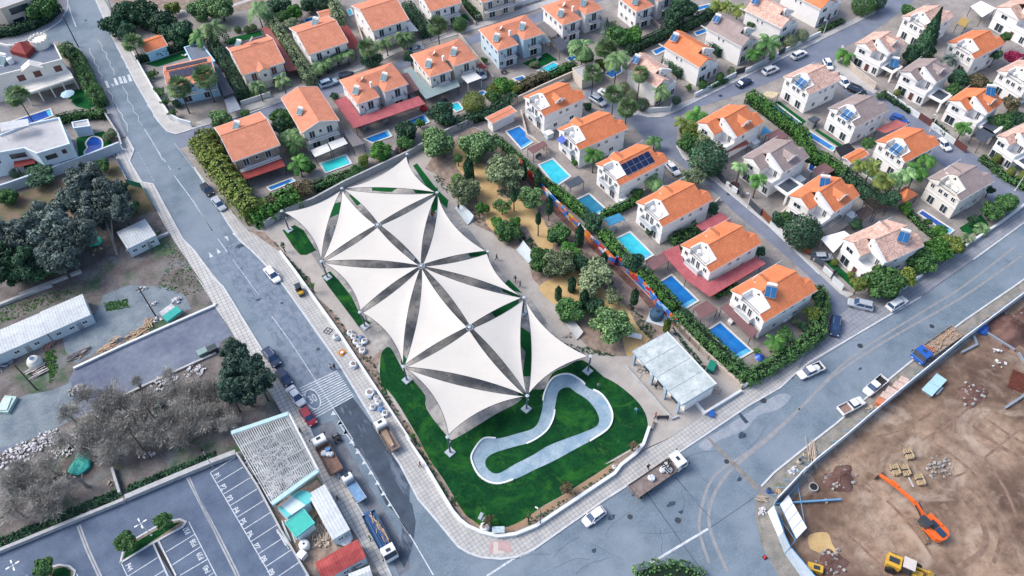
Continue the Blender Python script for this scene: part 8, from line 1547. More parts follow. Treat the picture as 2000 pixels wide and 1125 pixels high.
flatpanel('grey-blue lower panel of the corner hoarding facing the junction',K(3,3,(1320,960),(1272,840),(1308,805),(1360,915)),plain('grey_blue_sheet',(.35,.42,.5),.6));flatpanel('long grey-blue hoarding running off the bottom edge',K(3,3,(1480,1190),(1325,965),(1362,915),(1560,1150)),plain('grey_blue_sheet',(.35,.42,.5),.6),h_=2.0)
q=[G(p,1.6)for p in K(3,3,(1290,600),(1350,530),(1485,770),(1410,850))];c=sum(q,Vector())/4;t=thing('site_billboard','white billboard sheet lying tilted on its blue steel truss','billboard',(c.x,c.y,0));v=[(p-c).to_2d()for p in q]
mb=MB();mb.prism([tuple(p)for p in v],1.5,1.58);b=mb.build('board',PT['white'],t);mb=MB()
for k in range(4):p,r_=v[k],v[(k+1)%4];mb.tube((*p,1.45),(*r_,1.45),.07,n=5)
for u in(.25,.5,.75):p,r_=v[0].lerp(v[3],u),v[1].lerp(v[2],u);mb.tube((*p,1.62),(*r_,1.62),.03,n=4)
mb.build('frame',HB,t);mb=MB()
for p,r_ in((v[0],v[3]+(v[0]-v[1])*.9),(v[0]+(v[0]-v[1])*.5,v[3]),(v[3],v[3]+(v[0]-v[1])),(v[1]+(v[1]-v[0])*1.3,v[2]),(v[1]+(v[1]-v[0])*1.3,v[1])):mb.tube((*p,.9),(*r_,.9),.06,n=5)
mb.build('truss',HB,t);mb=MB()
for p in v:mb.tube((*(p*.95),0),(*(p*.95),1.45),.06,n=5)
mb.build('leg',HB,t)
simple('steel_beam','long pale blue beam lying behind the billboard','beam',kk(3,3,1490,580),.5,[('beam',M_().obox((0,0,.5),(10.5,.25,.3)),HB),('support',M_().obox((3,0,.17),(.3,.8,.34)),WOOD),('support',M_().obox((-3,0,.17),(.3,.8,.34)),WOOD)],R(-90)+1.05,.02)
def pile(name,label,cat,p,sz,n,m,seed,ln=(.8,2),rz=.0,ang=.4,z=.01,base=None):
 q=G(p,.1);t=thing(name,label,cat,(q.x,q.y,z),rz);mb=MB();boards(mb,-sz[0]/2,sz[0]/2,-sz[1]/2,sz[1]/2,.08,n,seed,ln,.14,ang);mb.build('boards' if m is WOOD else 'pieces',m,t)
 if base:mb=MB();mb.box(-sz[0]/2,-sz[1]/2,0,sz[0]/2,sz[1]/2,.05);mb.build('base_layer',base,t)
 return t
def rubble(label,p,r_,n,m,seed,hi=.5,name='rubble_heap',size=(.12,.5)):
 q=G(p,.1);t=thing(name,label,'rubble',(q.x,q.y,.01));rr=random.Random(seed);mb=MB()
 for k in range(n):a_=rr.uniform(0,6.3);d=r_*rr.random()**.6;s_=rr.uniform(*size);mb.obox((d*math.cos(a_),d*math.sin(a_)*.7,rr.uniform(0,hi)*(1-d/r_*.7)+.05),(s_,s_*rr.uniform(.5,1),s_*rr.uniform(.3,.7)),rr.uniform(0,3),0,rr.uniform(-.5,.5))
 mb.build('fragments',m,t);return t
RUBW=mat('white_rubble',(.5,.5,.52),.9,.2,1.5);RUBG=mat('grey_rubble',(.3,.29,.28),.9,.25,1.5);STK=mat('stacked_beige',(.4,.33,.27),.9,.15,2)
pile('timber_pile','long timber scrap pile along the white kerb of the yard road','timber',kk(0,2,1010,345),(3.6,1.6),46,WOOD,1,(.8,2.2),ang1+1.6);pile('timber_pile','low plank stack leaning on the yard kerb, left of the long pile','timber',kk(0,2,785,455),(2.6,1.8),30,WOOD,2,(.8,2.0),ang1+1.6);pile('timber_pile','small pile of dark boards on the gravel','timber',kk(0,2,575,500),(2.6,1.2),14,mat('dark_boards',(.16,.15,.16),.9,.2,2),3,(1.5,2.6),ang1+1.5,.2);pile('timber_pile','two loose pale planks beside the dark boards','timber',kk(0,2,620,490),(1,1),4,WOOD,4,(2,2.8),ang1+1.9,.15)
pile('timber_pile','pallet boards standing by the yard kerb','timber',kk(0,2,858,405),(1.2,2.4),16,STK,5,(1.0,1.3),ang1+1.5,.1);pile('timber_pile','timber offcuts below the teal covered stack','timber',kk(0,2,1085,270),(1.6,1.8),18,WOOD,6,(.8,1.8),.9);pile('timber_pile','scrap wood between the long cabins and the water cone','timber',kk(0,2,110,480),(3,1.5),20,mat('brown_scrap',(.22,.14,.11),.9,.2,2),7,(.8,2),.6)
pile('timber_pile','stack of blue and white boards beside the long cabin','timber',kk(0,2,215,430),(3.4,1.2),18,mat('blue_white_boards',(.42,.5,.58),.8,.25,2),8,(2.0,3.2),ang1+1.65,.06);pile('timber_pile','rusty patterned boards by the dirt track','timber',kk(0,2,362,410),(1.8,2.2),22,mat('rusty_boards',(.34,.2,.17),.9,.25,2),9,(1.5,2.4),.9,.06)
pile('scrap_heap','scrap metal heap at the left edge below the long cabin','scrap',kk(0,2,25,560),(3.5,3),44,mat('scrap_metal',(.25,.3,.36),.5,.3,2,metal=.3),10,(.8,2.4),.4,.8)
pile('timber_pile','white slatted pallet stack beside the white water cone','pallets',kk(0,2,272,625),(1.9,2.4),24,mat('bleached_wood',(.46,.43,.42),.9,.15,2),11,(1.8,2.0),ang1+1.6,.03,base=BARK)
simple('water_cone','white cone-topped plastic water tank on the left yard','tank',kk(0,2,247,545),.9,[('tank_body',M_().lathe([(1.25,0),(1.3,.3),(1.25,.9),(.9,1.5),(.4,1.75),(.35,1.85)],n=20),plain('cream_plastic',(.62,.62,.58),.5)),('lid',M_().lathe([(.36,1.85),(.34,1.97)],n=12),plain('blue_lid',(.05,.12,.3),.5)),('hose',M_().ribbon([(1.5*math.cos(a*.5),1.2*math.sin(a*.5)-1.5)for a in range(12)],.1,0,.1),RUB)],0,.02)
simple('skip_container','pale green open box at the left edge','container',kk(0,2,50,862),.5,[('container',M_().box(-1.6,-1.1,0,1.6,1.1,.7),plain('pale_green_metal',(.36,.5,.48),.6)),('lid',M_().obox((-.1,.1,.8),(2.5,1.5,.12),.15),plain('pale_green_lid',(.46,.58,.56),.6))],.9,.02)
simple('dumpster','grey-green wheeled bin on the yard road near the dark evergreen','bin',kk(1,2,60,485),.6,[('container',M_().box(-.8,-.55,.15,.8,.55,1.1),plain('bin_green',(.16,.26,.25),.5)),('lid',M_().obox((0,0,1.16),(1.7,1.2,.09),0,0,.1),plain('bin_lid',(.22,.33,.31),.5)),('wheel',M_().tube((-.7,-.6,.1),(-.7,-.5,.1),.1),RUB),('wheel',M_().tube((.7,-.6,.1),(.7,-.5,.1),.1),RUB)],ang1+1.5,.02)
simple('dumpster','black wheeled bin next to the grey-green one','bin',kk(1,2,132,460),.6,[('container',M_().box(-.8,-.55,.15,.8,.55,1.1),plain('bin_black',(.02,.035,.04),.5)),('lid',M_().obox((0,0,1.16),(1.7,1.2,.09),0,0,.1),plain('bin_lid_black',(.03,.05,.055),.5)),('wheel',M_().tube((-.7,-.6,.1),(-.7,-.5,.1),.1),RUB),('wheel',M_().tube((.7,-.6,.1),(.7,-.5,.1),.1),RUB)],ang1+1.5,.02)
TEAL=plain('teal_cover',(.04,.42,.36),.6);TEALD=plain('teal_light',(.1,.5,.5),.6)
simple('covered_stack','teal covered stack of pallets near the yard road','stack',kk(0,2,1250,190),1.0,[('cover',M_().prism([(-1.6,-1.2),(1.6,-1.2),(1.6,.3),(-1.6,.3)],.4,lambda x,y:1.2+y*.2),TEAL),('pallets',M_().box(-1.4,.35,0,1.3,1.6,1.2),RUBW),('base_boards',M_().box(-1.5,-1.1,0,1.5,.25,.39),WOOD)],.3,.02)
for c_,r__,x,y,rad,n,m,s,lb,hi in[(0,2,1290,105,1.2,26,RUBW,1,'white debris beside the teal covered stack',.6),(0,2,1120,120,.9,10,RUBW,2,'white sacks heap on the weedy gravel',.5),(0,2,1155,240,.8,10,RUBW,3,'grey-white blocks at the foot of the timber pole',.5),(0,2,1430,620,2.0,50,RUBW,4,'white rubbish heap behind the yard road kerb',.6),(0,2,1200,700,2.4,70,RUBW,5,'white rubbish under the leafless trees, upper',.5),(0,2,560,760,1.5,50,RUBG,6,'pale stone heap at the yard road end',.7),(0,3,130,240,3.2,160,RUBW,7,'large white rubble heap at the left of the thicket',.7),(0,3,330,130,2.6,110,RUBW,8,'white slabs heap in the upper left thicket',.6),(0,3,500,170,3.0,140,RUBW,9,'long white rubble heap in the middle of the thicket',.6),(0,2,1050,1050,3.2,110,RUBW,10,'white rubble under the leafless trees, lower',.5),(0,3,430,390,1.2,16,STK,11,'broken boxes beside the green net',.5),(0,3,820,440,.8,10,STK,12,'small boxes left of the crosswise wall',.4),(0,1,1040,1070,1.0,16,RUBW,13,'white rubble beside the pavement weeds',.4),(0,1,710,790,1.2,12,STK,14,'household junk below the green net sheet',.5),(4,2,1390,560,1.5,9,RUBW,15,'white concrete blocks at the pit edge, lower',.8),(4,2,1380,480,1.1,8,RUBW,16,'white concrete blocks at the pit edge, upper',.7),(4,3,950,330,2.6,70,RUBG,17,'pale rock heap beside the tracks of the site',.4),(3,3,1390,350,.9,18,RUBW,18,'white scraps on the verge by the hoarding',.3),(3,3,1160,650,.8,22,RUBW,19,'white scraps heap opposite the corner panel',.3),(4,2,460,890,1.1,18,STK,20,'pale scrap timber beside the lowest pickup',.3),(2,2,1235,360,1.0,12,RUBG,21,'grey concrete lumps on the half-built kerb',.4),(0,3,1090,240,1.0,20,RUBW,22,'pale rubbish at the lower timber pole',.3),(1,3,940,870,1.6,50,STK,23,'firewood scraps heap behind the red container',.4),(3,2,830,760,1.0,26,STK,24,'builders scraps in the dug-up yard',.3),(3,2,300,620,1.6,24,RUBG,25,'scaffold parts heap on the service building terrace',.4)]:
 rubble(lb,kk(c_,r__,x,y),rad,n,m,s,hi)
simple('crumpled_net','green crumpled plastic net in the thicket','net',kk(0,3,580,320),.5,[('netting',bag_mb(bag_mb(MB(),(0,0,0),1.6,.8,5),(.8,1.6,0),1.0,.7,6),TEAL)],0,.02);simple('crumpled_net','teal plastic sheet lying under the grove beside the junk','sheet',kk(0,1,690,715),.3,[('netting',bag_mb(MB(),(0,0,0),1.5,.3,8),TEAL)],0,.02)
for i,(x,y,sz)in enumerate([(520,850,1.0),(555,810,1.1),(595,775,1.2),(650,735,1.2),(688,695,1.1)]):
 simple('pallet_stack','%s pallet of wrapped blocks along the hoarding'%['lowest, orange-topped','second lowest','middle','second highest','highest'][i],'pallet',kk(4,2,x,y),.6,[('blocks',M_().obox((0,0,.65),(sz*1.3,sz*1.3,.9)),mat('orange_blocks',(.5,.17,.09),.8,.2,2)if i==0 else mat('wrapped_blocks',(.5,.38,.34),.7,.25,2)),('pallet',M_().obox((0,0,.1),(sz*1.4,sz*1.4,.18)),WOOD)],.35,.02,'pallets along the hoarding')
for i,(x,y,lb)in enumerate([(945,690,'pale blue formwork sheet on trestles, upper of two behind the hoarding'),(888,750,'pale blue formwork sheet on trestles, lower of two behind the hoarding')]):simple('formwork_table',lb,'formwork',kk(4,2,x,y),.8,[('sheet',M_().obox((0,0,.85),(2.4,1.9,.14)),mat('pale_blue_sheet',(.36,.56,.62),.6,.08,2)),('trestle',M_().obox((-.8,0,.4),(.15,1.6,.8)),METAL),('trestle',M_().obox((.8,0,.4),(.15,1.6,.8)),METAL)],.15,.02)
simple('formwork_beam','short grey beam beside the formwork sheets','formwork',kk(4,2,955,765),.3,[('beam',M_().obox((0,0,.3),(2.0,.35,.3)),METAL),('support',M_().obox((0,0,.07),(.3,.5,.14)),WOOD)],.15,.02)
for x,y,lb in[(632,348,'left log bundle above the excavator arm'),(705,352,'right log bundle above the excavator arm'),(812,420,'small log bundle right of the excavator arm'),(730,232,'brown timber bundle at the top of the excavator yard')]:
 mb=MB();r2=random.Random(x)
 for k in range(9):mb.tube((-.9+r2.uniform(-.1,.1),(k%4-1.5)*.3,.18+.3*(k//4)),(.9+r2.uniform(-.15,.15),(k%4-1.5)*.3,.18+.3*(k//4)),.16,n=7)
 simple('log_bundle',lb,'logs',kk(4,3,x,y),.4,[('logs',mb,mat('pale_logs',(.36,.28,.18),.9,.2,3)),('strap',M_().box(-.05,-.68,.03,.05,.68,.86),DMET)],1.1,.02)
simple('plank','single white plank on the mud near the log bundles','plank',kk(4,3,748,437),.1,[('plank',M_().obox((0,0,.08),(1.7,.25,.08)),RUBW)],1.15,.02);simple('steel_mesh','brown steel sheet at the right edge of the site','sheet',kk(4,2,1530,690),.2,[('sheet',M_().obox((0,0,.12),(4.2,2.4,.12)),mat('rust_sheet',(.1,.03,.02),.9,.3,3)),('support',M_().obox((0,0,.03),(3.8,.2,.06)),WOOD)],.4,.02)
simple('blue_tarpaulin','bright blue covered bundle against the hoarding','bundle',kk(4,2,1270,320),.4,[('cover',bag_mb(bag_mb(MB(),(0,0,0),.9,.7,1),(1.0,.3,0),.7,.6,2),PT['blue']),('rope',M_().box(-.9,-.03,.68,1.5,.03,.74),RUB)],0,.02)
for q,lb in[(K(4,2,(1290,340),(1500,470)),'long grey barrier rail above the pit'),(K(4,2,(1110,490),(1225,430),(1200,370)),'thin grey pipe frame behind the hoarding'),(K(4,2,(1430,895),(1575,800)),'white barrier rail at the right edge of the site'),(K(4,2,(1530,490),(1575,570)),'short grey trough at the right edge')]:wall(lb,q,.3,.5,METAL,'barrier','barrier')
simple('drain_pipe','dark round pipe mouth set into the mud at the site corner','pipe',kk(4,3,32,475),.3,[('ring',M_().tube((0,0,0),(0,0,.5),.75,n=18),CW),('opening',M_().tube((0,0,.5),(0,0,.52),.6,n=18),RUB)],0,.02)
for x,y,m,lb in[(1205,500,PT['blue'],'dark blue barrel on the verge'),(1430,285,plain('cream_barrel',(.5,.45,.35),.6),'cream barrel beside the timber on the verge')]:simple('barrel',lb,'barrel',kk(3,3,x,y),.4,[('drum',M_().lathe([(.36,0),(.4,.1),(.4,.8),(.36,.9)],n=14),m),('lid',M_().lathe([(.34,.9),(.33,.93)],n=14),DMET)],0,.02)
pile('timber_pile','long scaffold boards on the verge beside the hoarding','timber',kk(3,3,1520,245),(3.4,1.4),24,STK,31,(1.5,3.4),.85,.1);pile('timber_pile','small pallet by the dark blue barrel','timber',kk(3,3,1275,505),(1.2,.7),9,WOOD,32,(.9,1.3),.6,.1);pile('timber_pile','weathered pallet on the verge opposite the junction','timber',kk(3,3,1150,560),(1.2,1.0),10,STK,33,(.9,1.2),-.9,.1)
simple('traffic_cone','red cone at the kerb of the building site','cone',kk(3,3,1180,985),.3,[('cone',M_().lathe([(.26,.05),(.05,.75)],n=12),plain('cone_red',(.5,.03,.04),.5)),('base',M_().box(-.32,-.32,0,.32,.32,.05),RUB)],0,.01)
CORR=tiles('corrugated_white',(.52,.56,.59),(.6,.64,.66),.01,.5,'X');CABW=mat('cabin_white',(.5,.6,.66),.7,.05,1)
def cabin(label,pts,h_,roofm,wallm,name='cabin',rise=.35,cat='cabin',slatted=False):
 w_=W2(pts,h_);a_,b_,c_,d_=[Vector(p)for p in w_];rz=math.atan2((b_-a_).y,(b_-a_).x);L=((b_-a_).length+(c_-d_).length)/2;W_=((d_-a_).length+(c_-b_).length)/2;t=thing(name,label,cat,(a_.x,a_.y,.01),rz)
 mb=MB();mb.box(.08,.08,.1,L-.08,W_-.08,h_-.1);mb.build('wall',wallm,t);zf=lambda x,y:h_+rise*(1-abs(y-W_/2)/(W_/2))
 mb=MB();mb.prism([(0,0),(L,0),(L,W_/2),(0,W_/2)],lambda x,y:zf(x,y)-.1,zf);mb.prism([(0,W_/2),(L,W_/2),(L,W_),(0,W_)],lambda x,y:zf(x,y)-.1,zf);mb.build('roof',roofm,t)
 for u in([.2,.5,.8]if L>6 else[.4]):window(t,'S',L*u,h_*.55,.9,.8,.08)
 mb=MB();mb.box(L*.62,.02,.1,L*.62+.8,.1,2.0);mb.build('door',METAL,t);return t,L,W_
cabin('long white site cabin with corrugated roof, right of the joined pair',K(0,2,(345,345),(665,205),(590,55),(280,195)),2.7,CORR,CABW);cabin('long white site cabin with corrugated roof, left of the joined pair',K(0,2,(-150,560),(335,350),(275,198),(-220,410)),2.7,CORR,CABW)
cabin('small white slatted cabin behind the concrete wall',K(0,1,(930,775),(1140,675),(1090,548),(870,635)),2.7,CORR,CABW);cabin('white cabin with black-gapped slats beside the teal tent',K(1,3,(1010,862),(1145,780),(965,452),(840,512)),2.7,CORR,CABW)
cabin('site cabin with red metal roof at the bottom',K(1,3,(940,1165),(1262,985),(1190,850),(885,1030)),2.7,tiles('red_cabin_roof',(.28,.045,.045),(.44,.09,.085),.01,.45,'X'),CABW);cabin('white container cut by the bottom edge',K(1,3,(1150,1200),(1320,1130),(1275,1055),(1130,1105)),2.6,CORR,CABW)
h_=4.0;w_=[Vector(p)for p in W2(K(1,3,(270,78),(690,-65),(905,352),(565,598)),h_)];c=sum(w_,Vector((0,0)))/4;v=[p-c for p in w_]
t=thing('open_roof_frame','large bare white roof frame of narrow slats beside the pavement','roof frame',(c.x,c.y,0));mb=MB();N_=26
for k in range(N_+1):u=k/N_;mb.ribbon([tuple(v[0].lerp(v[1],u)),tuple(v[3].lerp(v[2],u))],.13,h_,h_+.1)
mb.build('slats',mat('old_white_slats',(.33,.36,.38),.8,.2,.3,col2=(.6,.63,.65)),t);mb=MB()
for k in range(6):u=k/5;mb.ribbon([tuple(v[0].lerp(v[3],u)),tuple(v[1].lerp(v[2],u))],.12,h_-.25,h_-.01)
mb.build('purlins',METAL,t)
for a_,b_ in((0,1),(3,2)):mb=MB();mb.ribbon([tuple(v[a_]),tuple(v[b_])],.7,h_-.3,h_+.16);mb.build('edge_fascia',plain('pale_teal_fascia',(.4,.58,.62),.6),t)
mb=MB();mb.ribbon([tuple(v[1]),tuple(v[2])],.3,h_-.35,h_+.16);mb.build('edge_fascia',PW,t)
for p in v:q=p*.97;mb=MB();mb.tube((*q,0),(*q,h_-.3),.1,n=6);mb.build('post',METAL,t)
for u in(.33,.66):
 for a_,b_ in((0,3),(1,2)):q=v[a_].lerp(v[b_],u)*.97;mb=MB();mb.tube((*q,0),(*q,h_-.3),.1,n=6);mb.build('post',METAL,t)
sheet('yard_floor',K(1,3,(300,130),(700,10),(910,380),(600,610)),.012,mat('dirty_floor',(.05,.055,.065),.9,.3,.8,coord='World',col2=(.3,.31,.32)))
pile('scrap_heap','white debris under the bare roof frame, upper','scrap',kk(1,3,540,260),(7,5),90,RUBW,41,(.5,1.8),.3,1.2);pile('scrap_heap','white debris under the bare roof frame, lower','scrap',kk(1,3,640,420),(6,4),80,RUBW,42,(.5,2.2),.3,1.2)
sheet('yard_ground',K(1,3,(560,620),(900,420),(1140,790),(1190,860),(900,1030),(880,1125),(820,1100)),.012,SOIL)
h_=2.6;w_=[Vector(p)for p in W2(K(1,3,(612,632),(735,522),(845,590),(680,700)),h_)];c=sum(w_,Vector((0,0)))/4;v=[p-c for p in w_];t=thing('kiosk','white and turquoise kiosk with rounded roof end','kiosk',(c.x,c.y,0));mb=MB();mb.prism([tuple(p)for p in(v[0],v[1],v[2],v[3])],.1,h_);mb.build('wall',CABW,t)
mb=MB();mb.prism([tuple(v[0].lerp(v[1],.18)),tuple(v[0].lerp(v[1],.82)),tuple(v[3].lerp(v[2],.82)),tuple(v[3].lerp(v[2],.18))],h_,h_+.14);mb.build('roof',plain('kiosk_roof_pale',(.55,.66,.68),.6),t);mb=MB();mb.prism([tuple(v[0]),tuple(v[0].lerp(v[1],.178)),tuple(v[3].lerp(v[2],.178)),tuple(v[3])],h_,h_+.16);mb.build('roof_end',TEALD,t)
e=(v[2]-v[1]);m_=(v[1]+v[2])/2;dr=(v[1]-v[0]).normalized();pts_=[v[0].lerp(v[1],.822)]+[m_+dr*math.sin(x)*1.3-e/2*math.cos(x)for x in[0,.5,1.0,1.57,2.1,2.6,3.14]]+[v[3].lerp(v[2],.822)];mb=MB();mb.prism([tuple(p)for p in pts_],h_-.3,h_+.18);mb.build('rounded_end',TEALD,t)
simple('kiosk','turquoise square-topped kiosk below the rounded one','kiosk',kk(1,3,772,737),2.4,[('wall',M_().box(-1.5,-1.5,0,1.5,1.5,2.2),CABW),('roof',M_().prism([(-1.75,-1.6),(1.75,-1.6),(1.75,1.6),(-1.75,1.6)],2.2,2.42),TEAL),('roof_rim',M_().ribbon([(-1.65,-1.5),(1.65,-1.5),(1.65,1.5),(-1.65,1.5)],.12,2.42,2.5,closed=True),TEALD)],.15,.02)
simple('plywood_sheet','square sand-coloured sheet on the weeds by the kiosks','sheet',kk(1,3,867,672),.1,[('sheet',M_().obox((0,0,.2),(1.4,1.3,.1)),WOOD),('support',M_().obox((0,0,.07),(1.2,.2,.14)),BARK)],.4,.02)
simple('liquid_tank','white plastic tank beside the parking wall, upper','tank',kk(1,3,805,900),.6,[('tank_body',M_().lathe([(.75,0),(.8,.2),(.8,1.0),(.6,1.2),(.2,1.25)],n=14),TANK),('cap',M_().lathe([(.18,1.25),(.16,1.34)],n=10),DMET)],0,.02);simple('liquid_tank','white cubic tank in a cage beside the parking wall, lower','tank',kk(1,3,788,972),.6,[('tank_body',M_().obox((0,0,.65),(1.15,1.15,1.1)),TANK),('cage',M_().ribbon([(-.62,-.62),(.62,-.62),(.62,.62),(-.62,.62)],.05,.9,1.0,closed=True),METAL),('pallet',M_().obox((0,0,.05),(1.2,1.2,.1)),WOOD)],.4,.02)
simple('round_bag','grey plastic heap between the slatted cabin and the red roof','bag',kk(1,3,1100,850),.4,[('sheet',bag_mb(MB(),(0,0,0),1.2,.8,12),BAG)],0,.02);pile('timber_pile','firewood sticks behind the slatted cabin','timber',kk(1,3,930,790),(2.4,3.2),50,STK,44,(.8,2.0),1.2,.5);pile('pipe_bundle','grey pipes lying along the parking wall','pipes',kk(1,3,695,800),(1.2,3.0),22,METAL,45,(2.5,4.2),ang1,.12)
for c_,r__,x,y,x2,y2,lb in[(0,1,770,570,860,820,'forked pale trunk leaning out of the grove'),(0,3,545,400,640,470,'pale broken trunk in the thicket')]:
 A=G(kk(c_,r__,x2,y2),0);B=G(kk(c_,r__,x,y),4.5);t=thing('leaning_tree',lb,'trunk',(A.x,A.y,0));v=B-A;mb=MB();mb.tube((0,0,0),v*.5+Vector((.1,.1,0)),.32,.24,8);mb.tube(v*.5+Vector((.1,.1,0)),v,.24,.14,8);mb.build('trunk',BARKP,t);mb=MB();mb.tube(v*.35,v+Vector((1.2,-.4,.3)),.2,.1,7);mb.build('branch',BARKP,t)
def bags(lst,group,lbs):
 for(c_,r__,x,y,r_,m),lb in zip(lst,lbs):simple('bulk_bag',lb,'bag',kk(c_,r__,x,y),.4,[('bag',bag_mb(MB(),(0,0,0),r_,r_*1.15,int(x)),m),('fill',M_().lathe([(r_*.55,0),(r_*.3,.06)],(0,0,r_*1.2),9),SOIL)],0,.13,group)
bags([(1,2,1140,340,.62,BAG),(1,2,1165,370,.6,BAG),(1,2,1185,405,.62,BAG),(1,2,1210,435,.6,BAG),(1,2,1230,470,.65,BAG),(1,2,1218,370,.45,BAGB),(1,2,1245,400,.6,BAG)],'soil bags on the plaza',['white soil bag, highest of the plaza row','white soil bag, second of the plaza row','white soil bag, third of the plaza row','white soil bag, fourth of the plaza row','white soil bag, lowest of the plaza row','small blue bag beside the plaza row','white ring-topped bag right of the plaza row'])
bags([(1,2,1040,370,.7,BAG),(1,2,1165,575,.75,BAG),(1,2,1285,785,.85,BAG),(1,2,1330,815,.5,BAG),(1,2,1345,850,.55,BAG),(1,2,1305,885,.55,BAG),(1,2,1365,895,.55,BAGB),(1,2,1395,930,.6,BAG),(2,3,625,770,.75,BAG),(3,3,75,325,.35,BAG)],'builders bags on the pavement',['flat white sheet bag beside the drain grate on the pavement','white bag beside the orange sign board','largest white bag at the wall above the plank truck','small white bag, top of the pavement cluster','white bag, middle of the pavement cluster','white bag, left of the pavement cluster','blue-tinted bag in the pavement cluster','white bag, lowest of the pavement cluster','white bag beside the information board','tiny white ball on the wall by the park gate'])
simple('sign_board','orange and white round-marked sign lying on the pavement','sign',kk(1,2,1080,485),.2,[('board',M_().obox((0,0,.25),(1.3,1.1,.06),0,0,.2),plain('sign_orange',(.65,.28,.04),.6)),('disc',M_().lathe([(.42,0),(.42,.03)],(0,0,.3),16),PT['white']),('ring',M_().ribbon([(.38*math.cos(k*.4),.38*math.sin(k*.4))for k in range(16)],.1,.335,.36,closed=True),plain('cone_red',(.5,.03,.04))),('leg',M_().box(-.5,-.4,0,-.44,.4,.22),DMET)],.4,.12);simple('drain_grate','square metal grate frame on the pavement','grate',kk(1,2,978,325),.1,[('frame',M_().ribbon([(-.6,-.6),(.6,-.6),(.6,.6),(-.6,.6)],.12,0,.08,closed=True),DMET),('bars',M_().box(-.55,-.04,.01,.55,.04,.06).box(-.04,-.55,.015,.04,.55,.065),DMET)],.5,.12)
simple('wheelbarrow','blue wheelbarrow with tools by the service yard wall','wheelbarrow',kk(3,2,785,935),.4,[('tray',M_().prism([(-.6,-.4),(.6,-.4),(.6,.4),(-.6,.4)],.4,lambda x,y:.75),PT['blue']),('wheel',M_().tube((.8,-.06,.2),(.8,.06,.2),.2),RUB),('handle',M_().tube((-.5,-.35,.5),(-1.2,-.35,.6),.03),METAL),('handle',M_().tube((-.5,.35,.5),(-1.2,.35,.6),.03),METAL)],.5,.12)
simple('barrier_board','dark grey portable barrier beside the service terrace','barrier',kk(3,2,430,960),.5,[('panel',M_().obox((0,0,.6),(2.0,.06,1.0)),DMET),('foot',M_().obox((-.8,0,.05),(.1,.6,.1)),RUB),('foot',M_().obox((.8,0,.05),(.1,.6,.1)),RUB)],-.6,.13);simple('barrier_board','brown low barrier across the park entrance','barrier',kk(3,3,355,25),.3,[('panel',M_().obox((0,0,.45),(1.7,.05,.6)),BARK),('foot',M_().obox((-.7,0,.07),(.08,.4,.14)),RUB),('foot',M_().obox((.7,0,.07),(.08,.4,.14)),RUB)],.55,.13)
def parasol(label,p,m,r_=1.5,h_=2.3):simple('parasol',label,'parasol',p,h_,[('canopy',M_().lathe([(r_,0),(r_*.6,.25),(.05,.5)],(0,0,h_-.3),8),m),('pole',M_().tube((0,0,0),(0,0,h_+.1),.04),METAL),('base',M_().lathe([(.35,0),(.3,.1)],n=10),CW)],0,.02)
parasol('pale blue parasol on the villa terrace lawn',kk(0,0,490,680),plain('pale_blue_cloth',(.36,.52,.6),.8),1.65);parasol('folded blue garden cover at the corner house palm',kk(3,2,1140,510),PT['blue'],.9,1.2)
def table_set(label,p,m):simple('garden_table',label,'table',p,.6,[('table_top',M_().obox((0,0,.72),(1.5,.9,.05)),m),('leg',M_().box(-.6,-.35,0,-.54,.35,.7),m),('leg',M_().box(.54,-.35,0,.6,.35,.7),m)],.3,.02)
for i,(c_,r__,x,y,m,lb)in enumerate([(1,0,1255,935,METAL,'grey table under the broad red canopy'),(1,0,1400,890,METAL,'second table on the deck beside the blue pool'),(2,0,330,740,DMET,'dark table on the timber deck by the cyan pool'),(2,0,765,520,DMET,'dark table with chairs on the pale blue house terrace'),(2,0,1020,420,METAL,'grey outdoor sofa table on the bright lawn'),(2,1,1020,90,DMET,'dark table under the dark red canopy'),(3,1,70,630,METAL,'pale table under the blue glass pergola'),(3,2,930,245,TANK,'small white round table before the corner house')]):table_set(lb,kk(c_,r__,x,y),m)
simple('inflatable_toy','bright red inflatable on the pool deck','inflatable',kk(2,0,177,790),.5,[('float',bag_mb(MB(),(0,0,0),.9,.8,4),plain('bright_red',(.6,.02,.03),.4)),('valve',M_().lathe([(.1,0),(.08,.1)],(0,0,.85),8),RUB)],0,.02);simple('sun_lounger','white lounger on the small back lawn behind the pale blue house','lounger',kk(0,0,1365,400),.3,[('seat',M_().obox((0,0,.35),(1.4,.6,.08)),TANK),('backrest',M_().obox((-.85,0,.55),(.6,.6,.08),0,0,.7,'Y'),TANK),('leg',M_().box(-.5,-.25,0,-.45,.25,.3),TANK),('leg',M_().box(.5,-.25,0,.55,.25,.3),TANK)],.3,.02)
simple('garden_shed','small white-walled shed with grey roof by the long blue pool','shed',kk(3,0,1535,880),1.6,[('wall',M_().box(-.9,-.8,0,.9,.8,1.7),METAL),('roof',M_().prism([(-1,-.9),(1,-.9),(1,.9),(-1,.9)],1.7,lambda x,y:1.95-y*.15),DGREY),('door',M_().box(-.3,-.83,0,.4,-.8,1.5),DMET)],0,.02)
for c_,r__,x,y,lb in[(3,0,1105,1040,'white'),(3,1,140,415,'lower'),(2,0,1095,975,'walled pool'),(3,1,1435,265,'carport'),(4,1,310,530,'pergola')]:
 simple('pump_house',{'white':'pale box beside the dark red porch house','lower':'pale box at the wall of the solar array house','walled pool':'white box beside the deep blue walled pool','carport':'pale box behind the dark panelled carport house','pergola':'pale blue box beside the bright orange-roofed house'}[lb],'box',kk(c_,r__,x,y),1.2,[('wall',M_().box(-.8,-.7,0,.8,.7,1.4),CABW),('roof',M_().box(-.9,-.8,1.4,.9,.8,1.5),TANK)],0,.02)
SKIN=plain('skin',(.4,.24,.17),.6)
